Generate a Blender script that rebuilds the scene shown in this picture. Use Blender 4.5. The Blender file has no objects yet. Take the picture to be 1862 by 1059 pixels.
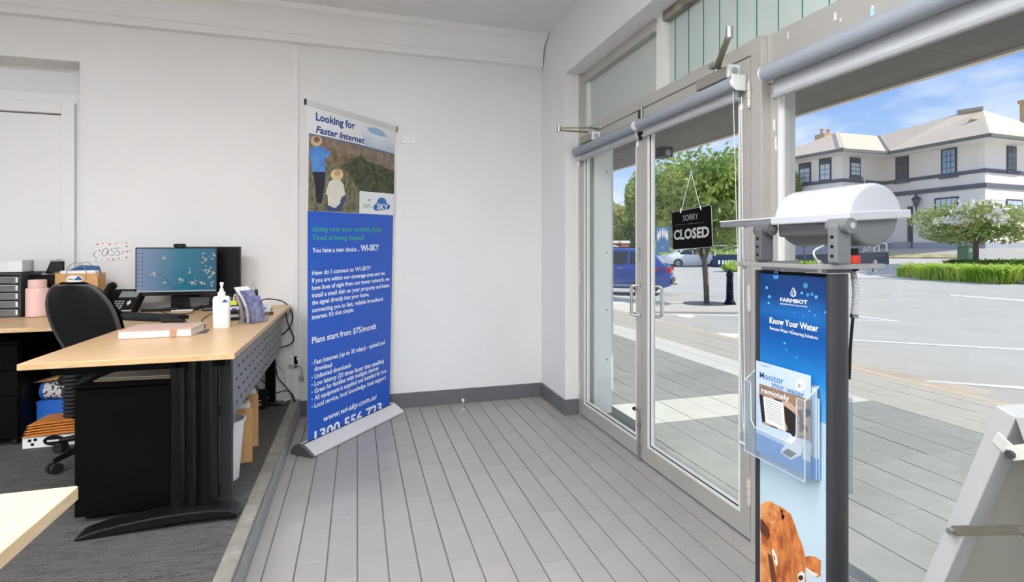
import bpy, bmesh, math, random
import numpy as np
from mathutils import Vector, Matrix

# ------------------------------------------------------------------ camera
F_PX, CX, CY, CAMH, YAW = 958.0, 931.0, 450.0, 1.28, math.radians(16.35)
W_PX, H_PX = 1862.0, 1059.0
scene = bpy.context.scene
col = scene.collection
cam_d = bpy.data.cameras.new('camera')
cam = bpy.data.objects.new('camera', cam_d)
col.objects.link(cam)
cam.location = (0, 0, CAMH)
cam.rotation_euler = (math.pi / 2, 0, -YAW)
cam_d.sensor_fit = 'HORIZONTAL'
cam_d.sensor_width = 36.0
cam_d.lens = 36.0 * F_PX / W_PX
cam_d.shift_y = -(H_PX / 2 - CY) / W_PX
cam_d.clip_start = 0.02
cam_d.clip_end = 600
scene.camera = cam

# ------------------------------------------------------------------ sky, sun, exposure
SUN_STRENGTH, SUN_ELEV, SUN_AZ = 4.6, 39.0, (0.88, -0.47)
SKY_STRENGTH = 1.1
FILL_STRENGTH = 28.0  # emission of the fill panels added out of view on the ceiling
scene.view_settings.view_transform = 'Standard'
scene.view_settings.look = 'None'
scene.view_settings.exposure = 0.12
scene.view_settings.gamma = 1.0
scene.view_settings.use_curve_mapping = False


def lin(c):
    out = []
    for v in c[:3]:
        v = v / 255.0
        out.append(v / 12.92 if v <= 0.04045 else ((v + 0.055) / 1.055) ** 2.4)
    return (out[0], out[1], out[2], 1.0)


world = bpy.data.worlds.new('sky_world')
scene.world = world
world.use_nodes = True
nt = world.node_tree
nt.nodes.clear()
tc = nt.nodes.new('ShaderNodeTexCoord')
sep = nt.nodes.new('ShaderNodeSeparateXYZ')
nt.links.new(tc.outputs['Generated'], sep.inputs[0])
ramp = nt.nodes.new('ShaderNodeValToRGB')
e = ramp.color_ramp.elements
e[0].position, e[0].color = 0.0, lin((226, 236, 248))
e[1].position, e[1].color = 0.6, lin((104, 148, 226))
m = e.new(0.13); m.color = lin((176, 204, 244))
m = e.new(0.26); m.color = lin((134, 172, 236))
nt.links.new(sep.outputs['Z'], ramp.inputs[0])
mp = nt.nodes.new('ShaderNodeMapping')
mp.inputs['Scale'].default_value = (1.5, 1.5, 4.2)
mp.inputs['Location'].default_value = (0.35, 0.1, 0.55)
nt.links.new(tc.outputs['Generated'], mp.inputs[0])
ns = nt.nodes.new('ShaderNodeTexNoise')
ns.inputs['Scale'].default_value = 1.9
ns.inputs['Detail'].default_value = 6
ns.inputs['Roughness'].default_value = 0.55
nt.links.new(mp.outputs[0], ns.inputs['Vector'])
cr = nt.nodes.new('ShaderNodeValToRGB')
cr.color_ramp.elements[0].position = 0.44
cr.color_ramp.elements[0].color = (0, 0, 0, 1)
cr.color_ramp.elements[1].position = 0.66
cr.color_ramp.elements[1].color = (1, 1, 1, 1)
nt.links.new(ns.outputs[0], cr.inputs[0])
mx = nt.nodes.new('ShaderNodeMix')
mx.data_type = 'RGBA'
mx.inputs['B'].default_value = lin((250, 251, 255))
nt.links.new(cr.outputs[0], mx.inputs['Factor'])
nt.links.new(ramp.outputs[0], mx.inputs['A'])
bg = nt.nodes.new('ShaderNodeBackground')
bg.inputs['Strength'].default_value = SKY_STRENGTH
nt.links.new(mx.outputs['Result'], bg.inputs[0])
wo = nt.nodes.new('ShaderNodeOutputWorld')
nt.links.new(bg.outputs[0], wo.inputs[0])

sun_d = bpy.data.lights.new('sun', 'SUN')
sun_d.energy = SUN_STRENGTH
sun_d.angle = math.radians(0.6)
sun_d.color = (1.0, 0.955, 0.88)
sun = bpy.data.objects.new('sun', sun_d)
col.objects.link(sun)
_a = math.radians(SUN_ELEV)
_h = Vector((SUN_AZ[0], SUN_AZ[1])).normalized()
sun_dir = Vector((_h.x * math.cos(_a), _h.y * math.cos(_a), math.sin(_a)))
sun.rotation_euler = sun_dir.to_track_quat('Z', 'Y').to_euler()
sun.location = (20, -20, 40)

# ------------------------------------------------------------------ measuring helpers
FW = Vector((math.sin(YAW), math.cos(YAW), 0))
RT = Vector((math.cos(YAW), -math.sin(YAW), 0))


def ray(px, py):
    """direction per unit of depth through a point of the photograph"""
    return FW + RT * ((px - CX) / F_PX) + Vector((0, 0, (CY - py) / F_PX))


CAM = Vector((0, 0, CAMH))
def PD(px, py, d): return CAM + ray(px, py) * d
def PZ(px, py, z): return CAM + ray(px, py) * ((CAMH - z) * F_PX / (py - CY))
def PX(px, py, x):
    r = ray(px, py); return CAM + r * (x / r.x)
def PY(px, py, y):
    r = ray(px, py); return CAM + r * (y / r.y)


# ------------------------------------------------------------------ materials
MATS = {}


def _nodes(name):
    m = bpy.data.materials.new(name)
    m.use_nodes = True
    m.node_tree.nodes.clear()
    out = m.node_tree.nodes.new('ShaderNodeOutputMaterial')
    return m, m.node_tree, out


def mat(name, c, rough=0.5, metal=0.0, var=0.0, vscale=6.0, vstretch=(1, 1, 1), bump=0.0, bscale=80.0, emit=0.0,
        spec=0.5, coat=0.0, c2=None, ramp_pos=(0.35, 0.65), detail=4, coords='Object'):
    if name in MATS:
        return MATS[name]
    m, t, out = _nodes(name)
    b = t.nodes.new('ShaderNodeBsdfPrincipled')
    b.inputs['Roughness'].default_value = rough
    b.inputs['Metallic'].default_value = metal
    b.inputs['Specular IOR Level'].default_value = spec
    if coat:
        b.inputs['Coat Weight'].default_value = coat
        b.inputs['Coat Roughness'].default_value = 0.08
    base = lin(c)
    b.inputs['Base Color'].default_value = base
    co = None
    if var or bump or c2:
        tcn = t.nodes.new('ShaderNodeTexCoord')
        mpn = t.nodes.new('ShaderNodeMapping')
        mpn.inputs['Scale'].default_value = vstretch
        t.links.new(tcn.outputs[coords], mpn.inputs[0])
        co = mpn.outputs[0]
    if var or c2:
        n = t.nodes.new('ShaderNodeTexNoise')
        n.inputs['Scale'].default_value = vscale
        n.inputs['Detail'].default_value = detail
        t.links.new(co, n.inputs['Vector'])
        r = t.nodes.new('ShaderNodeValToRGB')
        r.color_ramp.elements[0].position = ramp_pos[0]
        r.color_ramp.elements[1].position = ramp_pos[1]
        if c2:
            r.color_ramp.elements[0].color = lin(c2)
            r.color_ramp.elements[1].color = base
        else:
            r.color_ramp.elements[0].color = tuple(max(0, v * (1 - var)) for v in base[:3]) + (1,)
            r.color_ramp.elements[1].color = tuple(min(1, v * (1 + var * 0.6)) for v in base[:3]) + (1,)
        t.links.new(n.outputs[0], r.inputs[0])
        t.links.new(r.outputs[0], b.inputs['Base Color'])
        if emit:
            t.links.new(r.outputs[0], b.inputs['Emission Color'])
    if bump:
        n2 = t.nodes.new('ShaderNodeTexNoise')
        n2.inputs['Scale'].default_value = bscale
        n2.inputs['Detail'].default_value = 3
        t.links.new(co, n2.inputs['Vector'])
        bp = t.nodes.new('ShaderNodeBump')
        bp.inputs['Strength'].default_value = bump
        bp.inputs['Distance'].default_value = 0.004
        t.links.new(n2.outputs[0], bp.inputs['Height'])
        t.links.new(bp.outputs[0], b.inputs['Normal'])
    if emit:
        if not (var or c2):
            b.inputs['Emission Color'].default_value = base
        b.inputs['Emission Strength'].default_value = emit
    t.links.new(b.outputs[0], out.inputs[0])
    MATS[name] = m
    return m


def glass_mat(name, tint=(250, 253, 252), refl=0.03, edge=0.55, rough=0.0, haze=0.0, haze_col=(230, 236, 240)):
    """thin clear sheet: lets light straight through, reflects more at grazing angles"""
    m, t, out = _nodes(name)
    lw = t.nodes.new('ShaderNodeLayerWeight')
    lw.inputs['Blend'].default_value = 0.5
    pw = t.nodes.new('ShaderNodeMath'); pw.operation = 'POWER'; pw.inputs[1].default_value = 5.0
    t.links.new(lw.outputs['Facing'], pw.inputs[0])
    ma = t.nodes.new('ShaderNodeMath'); ma.operation = 'MULTIPLY_ADD'
    ma.inputs[1].default_value = edge; ma.inputs[2].default_value = refl
    t.links.new(pw.outputs[0], ma.inputs[0])
    tr = t.nodes.new('ShaderNodeBsdfTransparent'); tr.inputs[0].default_value = lin(tint)
    gl = t.nodes.new('ShaderNodeBsdfGlossy'); gl.inputs['Roughness'].default_value = rough
    mixs = t.nodes.new('ShaderNodeMixShader')
    t.links.new(ma.outputs[0], mixs.inputs[0])
    src = tr.outputs[0]
    if haze:
        df = t.nodes.new('ShaderNodeBsdfDiffuse'); df.inputs[0].default_value = lin(haze_col)
        mh = t.nodes.new('ShaderNodeMixShader'); mh.inputs[0].default_value = haze
        t.links.new(tr.outputs[0], mh.inputs[1]); t.links.new(df.outputs[0], mh.inputs[2])
        src = mh.outputs[0]
    t.links.new(src, mixs.inputs[1])
    t.links.new(gl.outputs[0], mixs.inputs[2])
    t.links.new(mixs.outputs[0], out.inputs[0])
    MATS[name] = m
    return m


def translucent_mat(name, c, amount=0.45, rough=0.3, var=0.0, vscale=3.0, c2=None):
    """diffusing sheet or leaf: part of the light comes through"""
    m, t, out = _nodes(name)
    b = t.nodes.new('ShaderNodeBsdfPrincipled')
    b.inputs['Roughness'].default_value = rough
    tl = t.nodes.new('ShaderNodeBsdfTranslucent')
    if c2 or var:
        tcn = t.nodes.new('ShaderNodeTexCoord')
        n = t.nodes.new('ShaderNodeTexNoise'); n.inputs['Scale'].default_value = vscale
        n.inputs['Detail'].default_value = 4
        t.links.new(tcn.outputs['Object'], n.inputs['Vector'])
        r = t.nodes.new('ShaderNodeValToRGB')
        r.color_ramp.elements[0].position = 0.36; r.color_ramp.elements[1].position = 0.64
        base = lin(c)
        r.color_ramp.elements[0].color = lin(c2) if c2 else tuple(v * (1 - var) for v in base[:3]) + (1,)
        r.color_ramp.elements[1].color = base
        t.links.new(n.outputs[0], r.inputs[0])
        t.links.new(r.outputs[0], b.inputs['Base Color']); t.links.new(r.outputs[0], tl.inputs[0])
    else:
        b.inputs['Base Color'].default_value = lin(c); tl.inputs[0].default_value = lin(c)
    mixs = t.nodes.new('ShaderNodeMixShader'); mixs.inputs[0].default_value = amount
    t.links.new(b.outputs[0], mixs.inputs[1]); t.links.new(tl.outputs[0], mixs.inputs[2])
    t.links.new(mixs.outputs[0], out.inputs[0])
    MATS[name] = m
    return m


def wood_mat(name, c, c2, stretch, rough=0.35):
    m, t, out = _nodes(name)
    b = t.nodes.new('ShaderNodeBsdfPrincipled'); b.inputs['Roughness'].default_value = rough
    tcn = t.nodes.new('ShaderNodeTexCoord'); mpn = t.nodes.new('ShaderNodeMapping')
    mpn.inputs['Scale'].default_value = stretch
    t.links.new(tcn.outputs['Object'], mpn.inputs[0])
    n = t.nodes.new('ShaderNodeTexNoise'); n.inputs['Scale'].default_value = 9; n.inputs['Detail'].default_value = 8
    n.inputs['Distortion'].default_value = 0.6
    t.links.new(mpn.outputs[0], n.inputs['Vector'])
    r = t.nodes.new('ShaderNodeValToRGB')
    r.color_ramp.elements[0].position = 0.33; r.color_ramp.elements[0].color = lin(c2)
    r.color_ramp.elements[1].position = 0.62; r.color_ramp.elements[1].color = lin(c)
    t.links.new(n.outputs[0], r.inputs[0]); t.links.new(r.outputs[0], b.inputs['Base Color'])
    t.links.new(b.outputs[0], out.inputs[0])
    MATS[name] = m
    return m


def gradient_mat(name, stops, axis='Z', lo=0.0, hi=1.0, rough=0.4, noise=0.0, nscale=4.0, emit=0.0, nstretch=(1, 1, 1)):
    """printed colours that run from one end of a sheet to the other (object coordinates)"""
    m, t, out = _nodes(name)
    b = t.nodes.new('ShaderNodeBsdfPrincipled'); b.inputs['Roughness'].default_value = rough
    tcn = t.nodes.new('ShaderNodeTexCoord'); sp = t.nodes.new('ShaderNodeSeparateXYZ')
    t.links.new(tcn.outputs['Object'], sp.inputs[0])
    mr = t.nodes.new('ShaderNodeMapRange')
    mr.inputs['From Min'].default_value = lo; mr.inputs['From Max'].default_value = hi
    t.links.new(sp.outputs[axis], mr.inputs['Value'])
    val = mr.outputs[0]
    if noise:
        mpn = t.nodes.new('ShaderNodeMapping'); mpn.inputs['Scale'].default_value = nstretch
        t.links.new(tcn.outputs['Object'], mpn.inputs[0])
        n = t.nodes.new('ShaderNodeTexNoise'); n.inputs['Scale'].default_value = nscale; n.inputs['Detail'].default_value = 5
        t.links.new(mpn.outputs[0], n.inputs['Vector'])
        s1 = t.nodes.new('ShaderNodeMath'); s1.operation = 'SUBTRACT'; s1.inputs[1].default_value = 0.5
        t.links.new(n.outputs[0], s1.inputs[0])
        s2 = t.nodes.new('ShaderNodeMath'); s2.operation = 'MULTIPLY_ADD'; s2.inputs[1].default_value = noise
        t.links.new(s1.outputs[0], s2.inputs[0]); t.links.new(val, s2.inputs[2])
        val = s2.outputs[0]
    r = t.nodes.new('ShaderNodeValToRGB')
    els = r.color_ramp.elements
    els[0].position, els[0].color = stops[0][0], lin(stops[0][1])
    els[1].position, els[1].color = stops[-1][0], lin(stops[-1][1])
    for p, c in stops[1:-1]:
        el = els.new(p); el.color = lin(c)
    t.links.new(val, r.inputs[0]); t.links.new(r.outputs[0], b.inputs['Base Color'])
    if emit:
        t.links.new(r.outputs[0], b.inputs['Emission Color']); b.inputs['Emission Strength'].default_value = emit
    t.links.new(b.outputs[0], out.inputs[0])
    MATS[name] = m
    return m


# ------------------------------------------------------------------ building helpers
WL = {}


def tag(o, label=None, cat=None, group=None, kind=None):
    if label: o['label'] = label
    if cat: o['category'] = cat
    if group: o['group'] = group
    if kind: o['kind'] = kind
    return o


def thing(name, label, cat, loc=(0, 0, 0), group=None):
    o = bpy.data.objects.new(name, None)
    o.empty_display_size = 0.1
    col.objects.link(o)
    o.location = loc
    WL[o.name] = Vector(loc)
    return tag(o, label, cat, group)


def struct_root(name, loc=(0, 0, 0)):
    o = bpy.data.objects.new(name, None)
    o.empty_display_size = 0.1
    col.objects.link(o)
    o.location = loc
    WL[o.name] = Vector(loc)
    o['kind'] = 'structure'
    return o


class MB:
    def __init__(s, M=None):
        s.v, s.f, s.M = [], [], M

    def add(s, vs, fs):
        n = len(s.v)
        s.v += [Vector(p) for p in vs]
        s.f += [tuple(i + n for i in f) for f in fs]
        return s

    def box(s, x0, x1, y0, y1, z0, z1):
        return s.add([(x0, y0, z0), (x1, y0, z0), (x1, y1, z0), (x0, y1, z0), (x0, y0, z1), (x1, y0, z1), (x1, y1, z1), (x0, y1, z1)],
                     [(0, 3, 2, 1), (4, 5, 6, 7), (0, 1, 5, 4), (1, 2, 6, 5), (2, 3, 7, 6), (3, 0, 4, 7)])

    def bar(s, a, b, w, h, up=(0, 0, 1)):
        """box along a-b, w across, h along up"""
        a, b = Vector(a), Vector(b)
        d = (b - a).normalized(); up = Vector(up)
        sx = d.cross(up).normalized(); uz = sx.cross(d).normalized()
        vs = []
        for p in (a, b):
            for i, j in ((-1, -1), (1, -1), (1, 1), (-1, 1)):
                vs.append(p + sx * (i * w / 2) + uz * (j * h / 2))
        return s.add(vs, [(0, 1, 2, 3), (7, 6, 5, 4), (0, 4, 5, 1), (1, 5, 6, 2), (2, 6, 7, 3), (3, 7, 4, 0)])

    def prism(s, pts, lo, hi, axis='z'):
        def P(a, b, c):
            return {'z': (a, b, c), 'y': (a, c, b), 'x': (c, a, b)}[axis]
        n = len(pts)
        vs = [P(a, b, lo) for a, b in pts] + [P(a, b, hi) for a, b in pts]
        fs = [tuple(range(n - 1, -1, -1)), tuple(range(n, 2 * n))]
        fs += [(i, (i + 1) % n, (i + 1) % n + n, i + n) for i in range(n)]
        return s.add(vs, fs)

    def slab(s, pts, thick):
        """extrude a 3D polygon along its own normal by thick (behind the face)"""
        pts = [Vector(p) for p in pts]
        nrm = Vector((0, 0, 0))
        for i in range(len(pts)):
            nrm += pts[i].cross(pts[(i + 1) % len(pts)])
        nrm.normalize()
        n = len(pts)
        vs = pts + [p - nrm * thick for p in pts]
        fs = [tuple(range(n)), tuple(range(2 * n - 1, n - 1, -1))]
        fs += [(i, i + n, (i + 1) % n + n, (i + 1) % n) for i in range(n)]
        return s.add(vs, fs)

    def tube(s, pts, r, n=8, closed=False):
        pts = [Vector(p) for p in pts]
        k = len(pts)
        rs = r if isinstance(r, (list, tuple)) else [r] * k
        prev = None
        vs = []
        for i, p in enumerate(pts):
            if closed:
                d = (pts[(i + 1) % k] - pts[i - 1])
            else:
                d = pts[min(i + 1, k - 1)] - pts[max(i - 1, 0)]
            d = d.normalized() if d.length > 1e-9 else Vector((0, 0, 1))
            if prev is None:
                ref = Vector((0, 0, 1)) if abs(d.z) < 0.9 else Vector((1, 0, 0))
                u = d.cross(ref).normalized()
            else:
                u = (prev - d * prev.dot(d)).normalized()
            prev = u
            w = d.cross(u)
            for j in range(n):
                a = 2 * math.pi * j / n
                vs.append(p + (u * math.cos(a) + w * math.sin(a)) * rs[i])
        fs = []
        for i in range(k if closed else k - 1):
            for j in range(n):
                a, b = i * n + j, i * n + (j + 1) % n
                c, d2 = ((i + 1) % k) * n + (j + 1) % n, ((i + 1) % k) * n + j
                fs.append((a, b, c, d2))
        if not closed:
            fs.append(tuple(range(n - 1, -1, -1)))
            fs.append(tuple(range((k - 1) * n, k * n)))
        return s.add(vs, fs)

    def lathe(s, prof, c=(0, 0, 0), n=24, axis='z'):
        """profile of (radius, height) turned about an axis through c"""
        c = Vector(c); vs = []
        for r, h in prof:
            for j in range(n):
                a = 2 * math.pi * j / n
                x, y = max(r, 1e-5) * math.cos(a), max(r, 1e-5) * math.sin(a)
                vs.append(c + Vector({'z': (x, y, h), 'y': (x, h, -y), 'x': (h, x, y)}[axis]))
        k = len(prof); fs = []
        for i in range(k - 1):
            for j in range(n):
                fs.append((i * n + j, i * n + (j + 1) % n, (i + 1) * n + (j + 1) % n, (i + 1) * n + j))
        fs.append(tuple(range(n - 1, -1, -1)))
        fs.append(tuple(range((k - 1) * n, k * n)))
        return s.add(vs, fs)

    def grid(s, fn, nu, nv, thick=0.0, nrm=None):
        """surface fn(u, v); with a thickness it becomes a closed sheet"""
        P = [[Vector(fn(i / nu, j / nv)) for i in range(nu + 1)] for j in range(nv + 1)]
        vs = [p for row in P for p in row]
        w = nu + 1
        fs = [(j * w + i, j * w + i + 1, (j + 1) * w + i + 1, (j + 1) * w + i) for j in range(nv) for i in range(nu)]
        if thick:
            N = len(vs)
            vs2 = []
            for j in range(nv + 1):
                for i in range(nu + 1):
                    du = P[j][min(i + 1, nu)] - P[j][max(i - 1, 0)]
                    dv = P[min(j + 1, nv)][i] - P[max(j - 1, 0)][i]
                    vs2.append(P[j][i] - du.cross(dv).normalized() * thick)
            vs += vs2
            fs += [tuple(i + N for i in reversed(f)) for f in fs]
            rim = [i for i in range(w)] + [j * w + nu for j in range(1, nv + 1)] + \
                  [nv * w + i for i in range(nu - 1, -1, -1)] + [j * w for j in range(nv - 1, 0, -1)]
            for a, b in zip(rim, rim[1:] + rim[:1]):
                fs.append((b, a, a + N, b + N))
        return s.add(vs, fs)

    def build(s, name, m, parent=None, smooth=None, bevel=0.0, seg=2, kind=None, label=None):
        off = Vector((0, 0, 0))
        if parent is not None:
            off = WL[parent.name]
        vs = [(s.M @ p if s.M else p) - off for p in s.v]
        me = bpy.data.meshes.new(name)
        me.from_pydata([tuple(p) for p in vs], [], s.f)
        bm = bmesh.new(); bm.from_mesh(me)
        bmesh.ops.recalc_face_normals(bm, faces=bm.faces)
        if bevel:
            ed = [x for x in bm.edges if len(x.link_faces) == 2 and x.calc_face_angle(0) > 0.5]
            if ed:
                bmesh.ops.bevel(bm, geom=ed, offset=bevel, segments=seg, affect='EDGES', profile=0.5, clamp_overlap=True)
        bm.to_mesh(me); bm.free()
        me.materials.append(MATS[m] if isinstance(m, str) else m)
        if smooth:
            for p in me.polygons: p.use_smooth = True
            try: me.set_sharp_from_angle(angle=smooth if isinstance(smooth, float) else 0.7)
            except Exception: pass
        o = bpy.data.objects.new(name, me)
        col.objects.link(o)
        if parent is not None:
            o.parent = parent
        WL[o.name] = off.copy()
        if kind: o['kind'] = kind
        if label: o['label'] = label
        return o


def copy_tree(o, delta, parent=None):
    c = o.copy()
    col.objects.link(c)
    if parent is None:
        c.location = Vector(o.location) + Vector(delta)
        WL[c.name] = WL[o.name] + Vector(delta)
    else:
        c.parent = parent
        WL[c.name] = WL[parent.name].copy()
    for ch in [k for k in bpy.data.objects if k.parent == o]:
        copy_tree(ch, delta, c)
    return c


def bez(pts, n=8):
    """smooth run through points (Catmull-Rom)"""
    pts = [Vector(p) for p in pts]
    out = []
    for i in range(len(pts) - 1):
        p0, p1, p2, p3 = pts[max(i - 1, 0)], pts[i], pts[i + 1], pts[min(i + 2, len(pts) - 1)]
        for k in range(n):
            t = k / n
            out.append(0.5 * ((2 * p1) + (p2 - p0) * t + (2 * p0 - 5 * p1 + 4 * p2 - p3) * t * t + (3 * p1 - p0 - 3 * p2 + p3) * t ** 3))
    out.append(pts[-1])
    return out


def rrect(x0, x1, y0, y1, r, n=4):
    out = []
    for cx, cy, a0 in ((x1 - r, y1 - r, 0), (x0 + r, y1 - r, 90), (x0 + r, y0 + r, 180), (x1 - r, y0 + r, 270)):
        for k in range(n + 1):
            a = math.radians(a0 + 90 * k / n)
            out.append((cx + r * math.cos(a), cy + r * math.sin(a)))
    return out


TEXTS = []


def text(s, f, left, right, cap, m, parent, nrm, off=0.0006, bold=0.0, shear=0.0, S=None, name='lettering', thick=0.0004):
    """queue a printed line: f maps a point of the photograph onto the sheet, S the sheet into the room"""
    TEXTS.append(dict(s=s, L=Vector(f(*left)), R=Vector(f(*right)), U=Vector(f(left[0], left[1] - cap)), m=m, parent=parent,
                      nrm=nrm, off=off, bold=bold, shear=shear, S=S, name=name, thick=thick))


def flush_texts():
    obs = []
    for t in TEXTS + [dict(s='H', bold=0, shear=0)]:
        c = bpy.data.curves.new('t', 'FONT')
        c.body = t['s']; c.size = 1.0; c.resolution_u = 2
        c.offset = t['bold']; c.shear = t['shear']
        c.fill_mode = 'FRONT'
        o = bpy.data.objects.new('t', c); col.objects.link(o)
        obs.append(o)
    dg = bpy.context.evaluated_depsgraph_get()
    meshes = [bpy.data.meshes.new_from_object(o.evaluated_get(dg)) for o in obs]
    caph = max(v.co.y for v in meshes[-1].vertices)
    for o in obs:
        c = o.data
        bpy.data.objects.remove(o); bpy.data.curves.remove(c)
    for t, me in zip(TEXTS, meshes):
        xs = [v.co.x for v in me.vertices]
        if not xs: continue
        x0, w = min(xs), max(xs) - min(xs)
        dx, dy = t['R'] - t['L'], t['U'] - t['L']
        vs = []
        for v in me.vertices:
            p = t['L'] + dx * ((v.co.x - x0) / w) + dy * (v.co.y / caph)
            if t['S']: p = t['S'](p.x, p.y)
            vs.append(p + Vector(t['nrm']) * t['off'])
        fs = [tuple(p.vertices) for p in me.polygons]
        n = len(vs)
        back = [p - Vector(t['nrm']) * t['thick'] for p in vs]
        b = MB().add(vs + back, fs)
        b.build(t['name'], t['m'], t['parent'], kind='stuff')
        bpy.data.meshes.remove(me)


def flat(name, pts, f, m, parent, nrm, off=0.0004, S=None, thick=0.0003, kind=None):
    """printed patch lying on a sheet"""
    P = [Vector(f(*p)) for p in pts]
    if S: P = [S(p.x, p.y) for p in P]
    nv = Vector(nrm)
    n = len(P)
    vs = [p + nv * off for p in P] + [p + nv * (off - thick) for p in P]
    fs = [tuple(range(n)), tuple(range(2 * n - 1, n - 1, -1))] + [(i, i + n, (i + 1) % n + n, (i + 1) % n) for i in range(n)]
    return MB().add(vs, fs).build(name, m, parent, kind=kind)


def disc(cx, cy, rx, ry=None, n=14, a0=0):
    ry = ry or rx
    return [(cx + rx * math.cos(a0 + 2 * math.pi * k / n), cy + ry * math.sin(a0 + 2 * math.pi * k / n)) for k in range(n)]
# ------------------------------------------------------------------ common materials
mat('wall_white', (233, 233, 232), 0.6, var=0.015, vscale=2.0)
mat('ceiling_white', (226, 226, 226), 0.8)
mat('trim_white', (236, 236, 235), 0.45)
mat('tile_grey', (163, 161, 157), 0.38, var=0.05, vscale=5, bump=0.12, bscale=40, coords='Object')
mat('tile_grey_b', (161, 159, 155), 0.40, var=0.05, vscale=5, bump=0.12, bscale=40)
mat('tile_grey_c', (165, 163, 159), 0.36, var=0.05, vscale=5, bump=0.12, bscale=40)
mat('grout', (116, 115, 112), 0.8, var=0.15, vscale=30)
mat('skirt_grey', (104, 106, 108), 0.42, var=0.04, vscale=4)
mat('kerb_stone', (140, 137, 130), 0.75, var=0.18, vscale=14, bump=0.4, bscale=60)
mat('kerb_face', (170, 170, 168), 0.6, var=0.1, vscale=10)
mat('alu', (190, 188, 182), 0.42, metal=0.35, var=0.03, vscale=3)
mat('alu_light', (206, 204, 198), 0.45, metal=0.15)
mat('bead_white', (232, 232, 228), 0.45)
mat('gasket', (28, 28, 28), 0.6)
mat('chrome', (215, 214, 210), 0.22, metal=0.9)
mat('steel', (170, 170, 168), 0.35, metal=0.85)
mat('brass_dull', (150, 140, 112), 0.4, metal=0.7)
mat('black', (11, 11, 12), 0.5, spec=0.3)
mat('black_metal', (5, 5, 6), 0.5, spec=0.12)
mat('black_gloss', (18, 18, 19), 0.25)
mat('black_rubber', (24, 24, 25), 0.7)
mat('dark_grey', (58, 59, 62), 0.5)
mat('mid_grey', (98, 100, 103), 0.5)
mat('grey_light', (165, 167, 170), 0.5)
mat('white_plastic', (236, 236, 234), 0.4)
mat('white_paper', (238, 238, 236), 0.8)
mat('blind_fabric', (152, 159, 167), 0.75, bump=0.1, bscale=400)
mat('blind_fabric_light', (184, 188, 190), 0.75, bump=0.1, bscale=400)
mat('red_plastic', (214, 58, 38), 0.4)
mat('kraft', (206, 160, 108), 0.85, var=0.06, vscale=20)
glass_mat('pane', edge=0.5, refl=0.025)
glass_mat('acrylic', tint=(240, 246, 250), refl=0.05, edge=0.6, haze=0.10)
glass_mat('clear_plastic', tint=(238, 240, 242), refl=0.06, edge=0.6, haze=0.12)
glass_mat('smoke_plastic', tint=(70, 68, 62), refl=0.05, edge=0.4, haze=0.25, haze_col=(30, 29, 26))
translucent_mat('frosted', (226, 232, 226), 0.35, rough=0.25)
translucent_mat('frosted_green', (226, 238, 232), 0.35, rough=0.2, var=0.05)
mat('glass_edge_green', (58, 128, 108), 0.3)

# ------------------------------------------------------------------ room dimensions
YB = 4.275          # back wall
XP = 1.52           # pier and bulkhead face
XD = 1.63           # inner face of the shopfront
XG = 1.70           # glass of the transoms and shop window
YJ = 3.74           # far jamb of the doors
ZC = 3.05           # ceiling
ZT = 0.13           # carpet level above the tiles
XK = -0.4165        # edge of the step
XL, YF = -4.2, -3.2  # left wall, front wall

# ------------------------------------------------------------------ floor with its tiles
floor = MB().box(XK, 2.0, YF, YB + 0.2, -0.12, -0.0035).build('floor', 'grout')
tag(floor, kind='structure')
TW, TL = 0.1184, 0.2435
random.seed(3)
rows = []
tile_meshes = {}


def tile_mesh(w, l, key, m):
    k = (round(w, 3), round(l, 3), m)
    if k not in tile_meshes:
        b = MB().box(0, w, 0, l, -0.014, 0.0)
        o = b.build('tile_source', m, bevel=0.0006, seg=1)
        tile_meshes[k] = o.data
        bpy.data.objects.remove(o)
    return tile_meshes[k]


n_tiles = 0
far_rest = MB()
i0 = int(math.floor(XK / TW))
for i in range(i0, 14):
    x0, x1 = i * TW + 0.0032, (i + 1) * TW - 0.0032
    x0c, x1c = max(x0, XK + 0.002), min(x1, XD + 0.03)
    if x1c - x0c < 0.02: continue
    ph = (0.0 if i % 2 else TL * 0.5) + random.uniform(-0.03, 0.03)
    if i == 12: ph = (2.973 - 12 * TL)
    y = YF - 0.5 + ph
    while y < YB:
        y0, y1 = max(y, YF), min(y + TL - 0.0005, YB - 0.012)
        y += TL
        if y1 - y0 < 0.02: continue
        # tiles the photograph shows (or a step to the side would show) are single pieces
        d = (FW.x * (x0 + x1) / 2 + FW.y * (y0 + y1) / 2)
        if d > 1.90 and n_tiles < 300:
            w_, l_ = x1c - x0c, y1 - y0
            me = tile_mesh(w_, l_, 0, random.choice(['tile_grey', 'tile_grey', 'tile_grey_b', 'tile_grey_c']))
            o = bpy.data.objects.new('tile', me)
            col.objects.link(o); o.parent = floor
            o.location = (x0c, y0, random.uniform(-0.0006, 0.0006))
            o.rotation_euler = (random.uniform(-0.003, 0.003), random.uniform(-0.004, 0.004), 0)
            n_tiles += 1
        else:
            far_rest.box(x0c, x1c, y0, y1, -0.014, 0.0)
far_rest.build('remaining_tiles', 'tile_grey', floor, kind='stuff')

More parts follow.
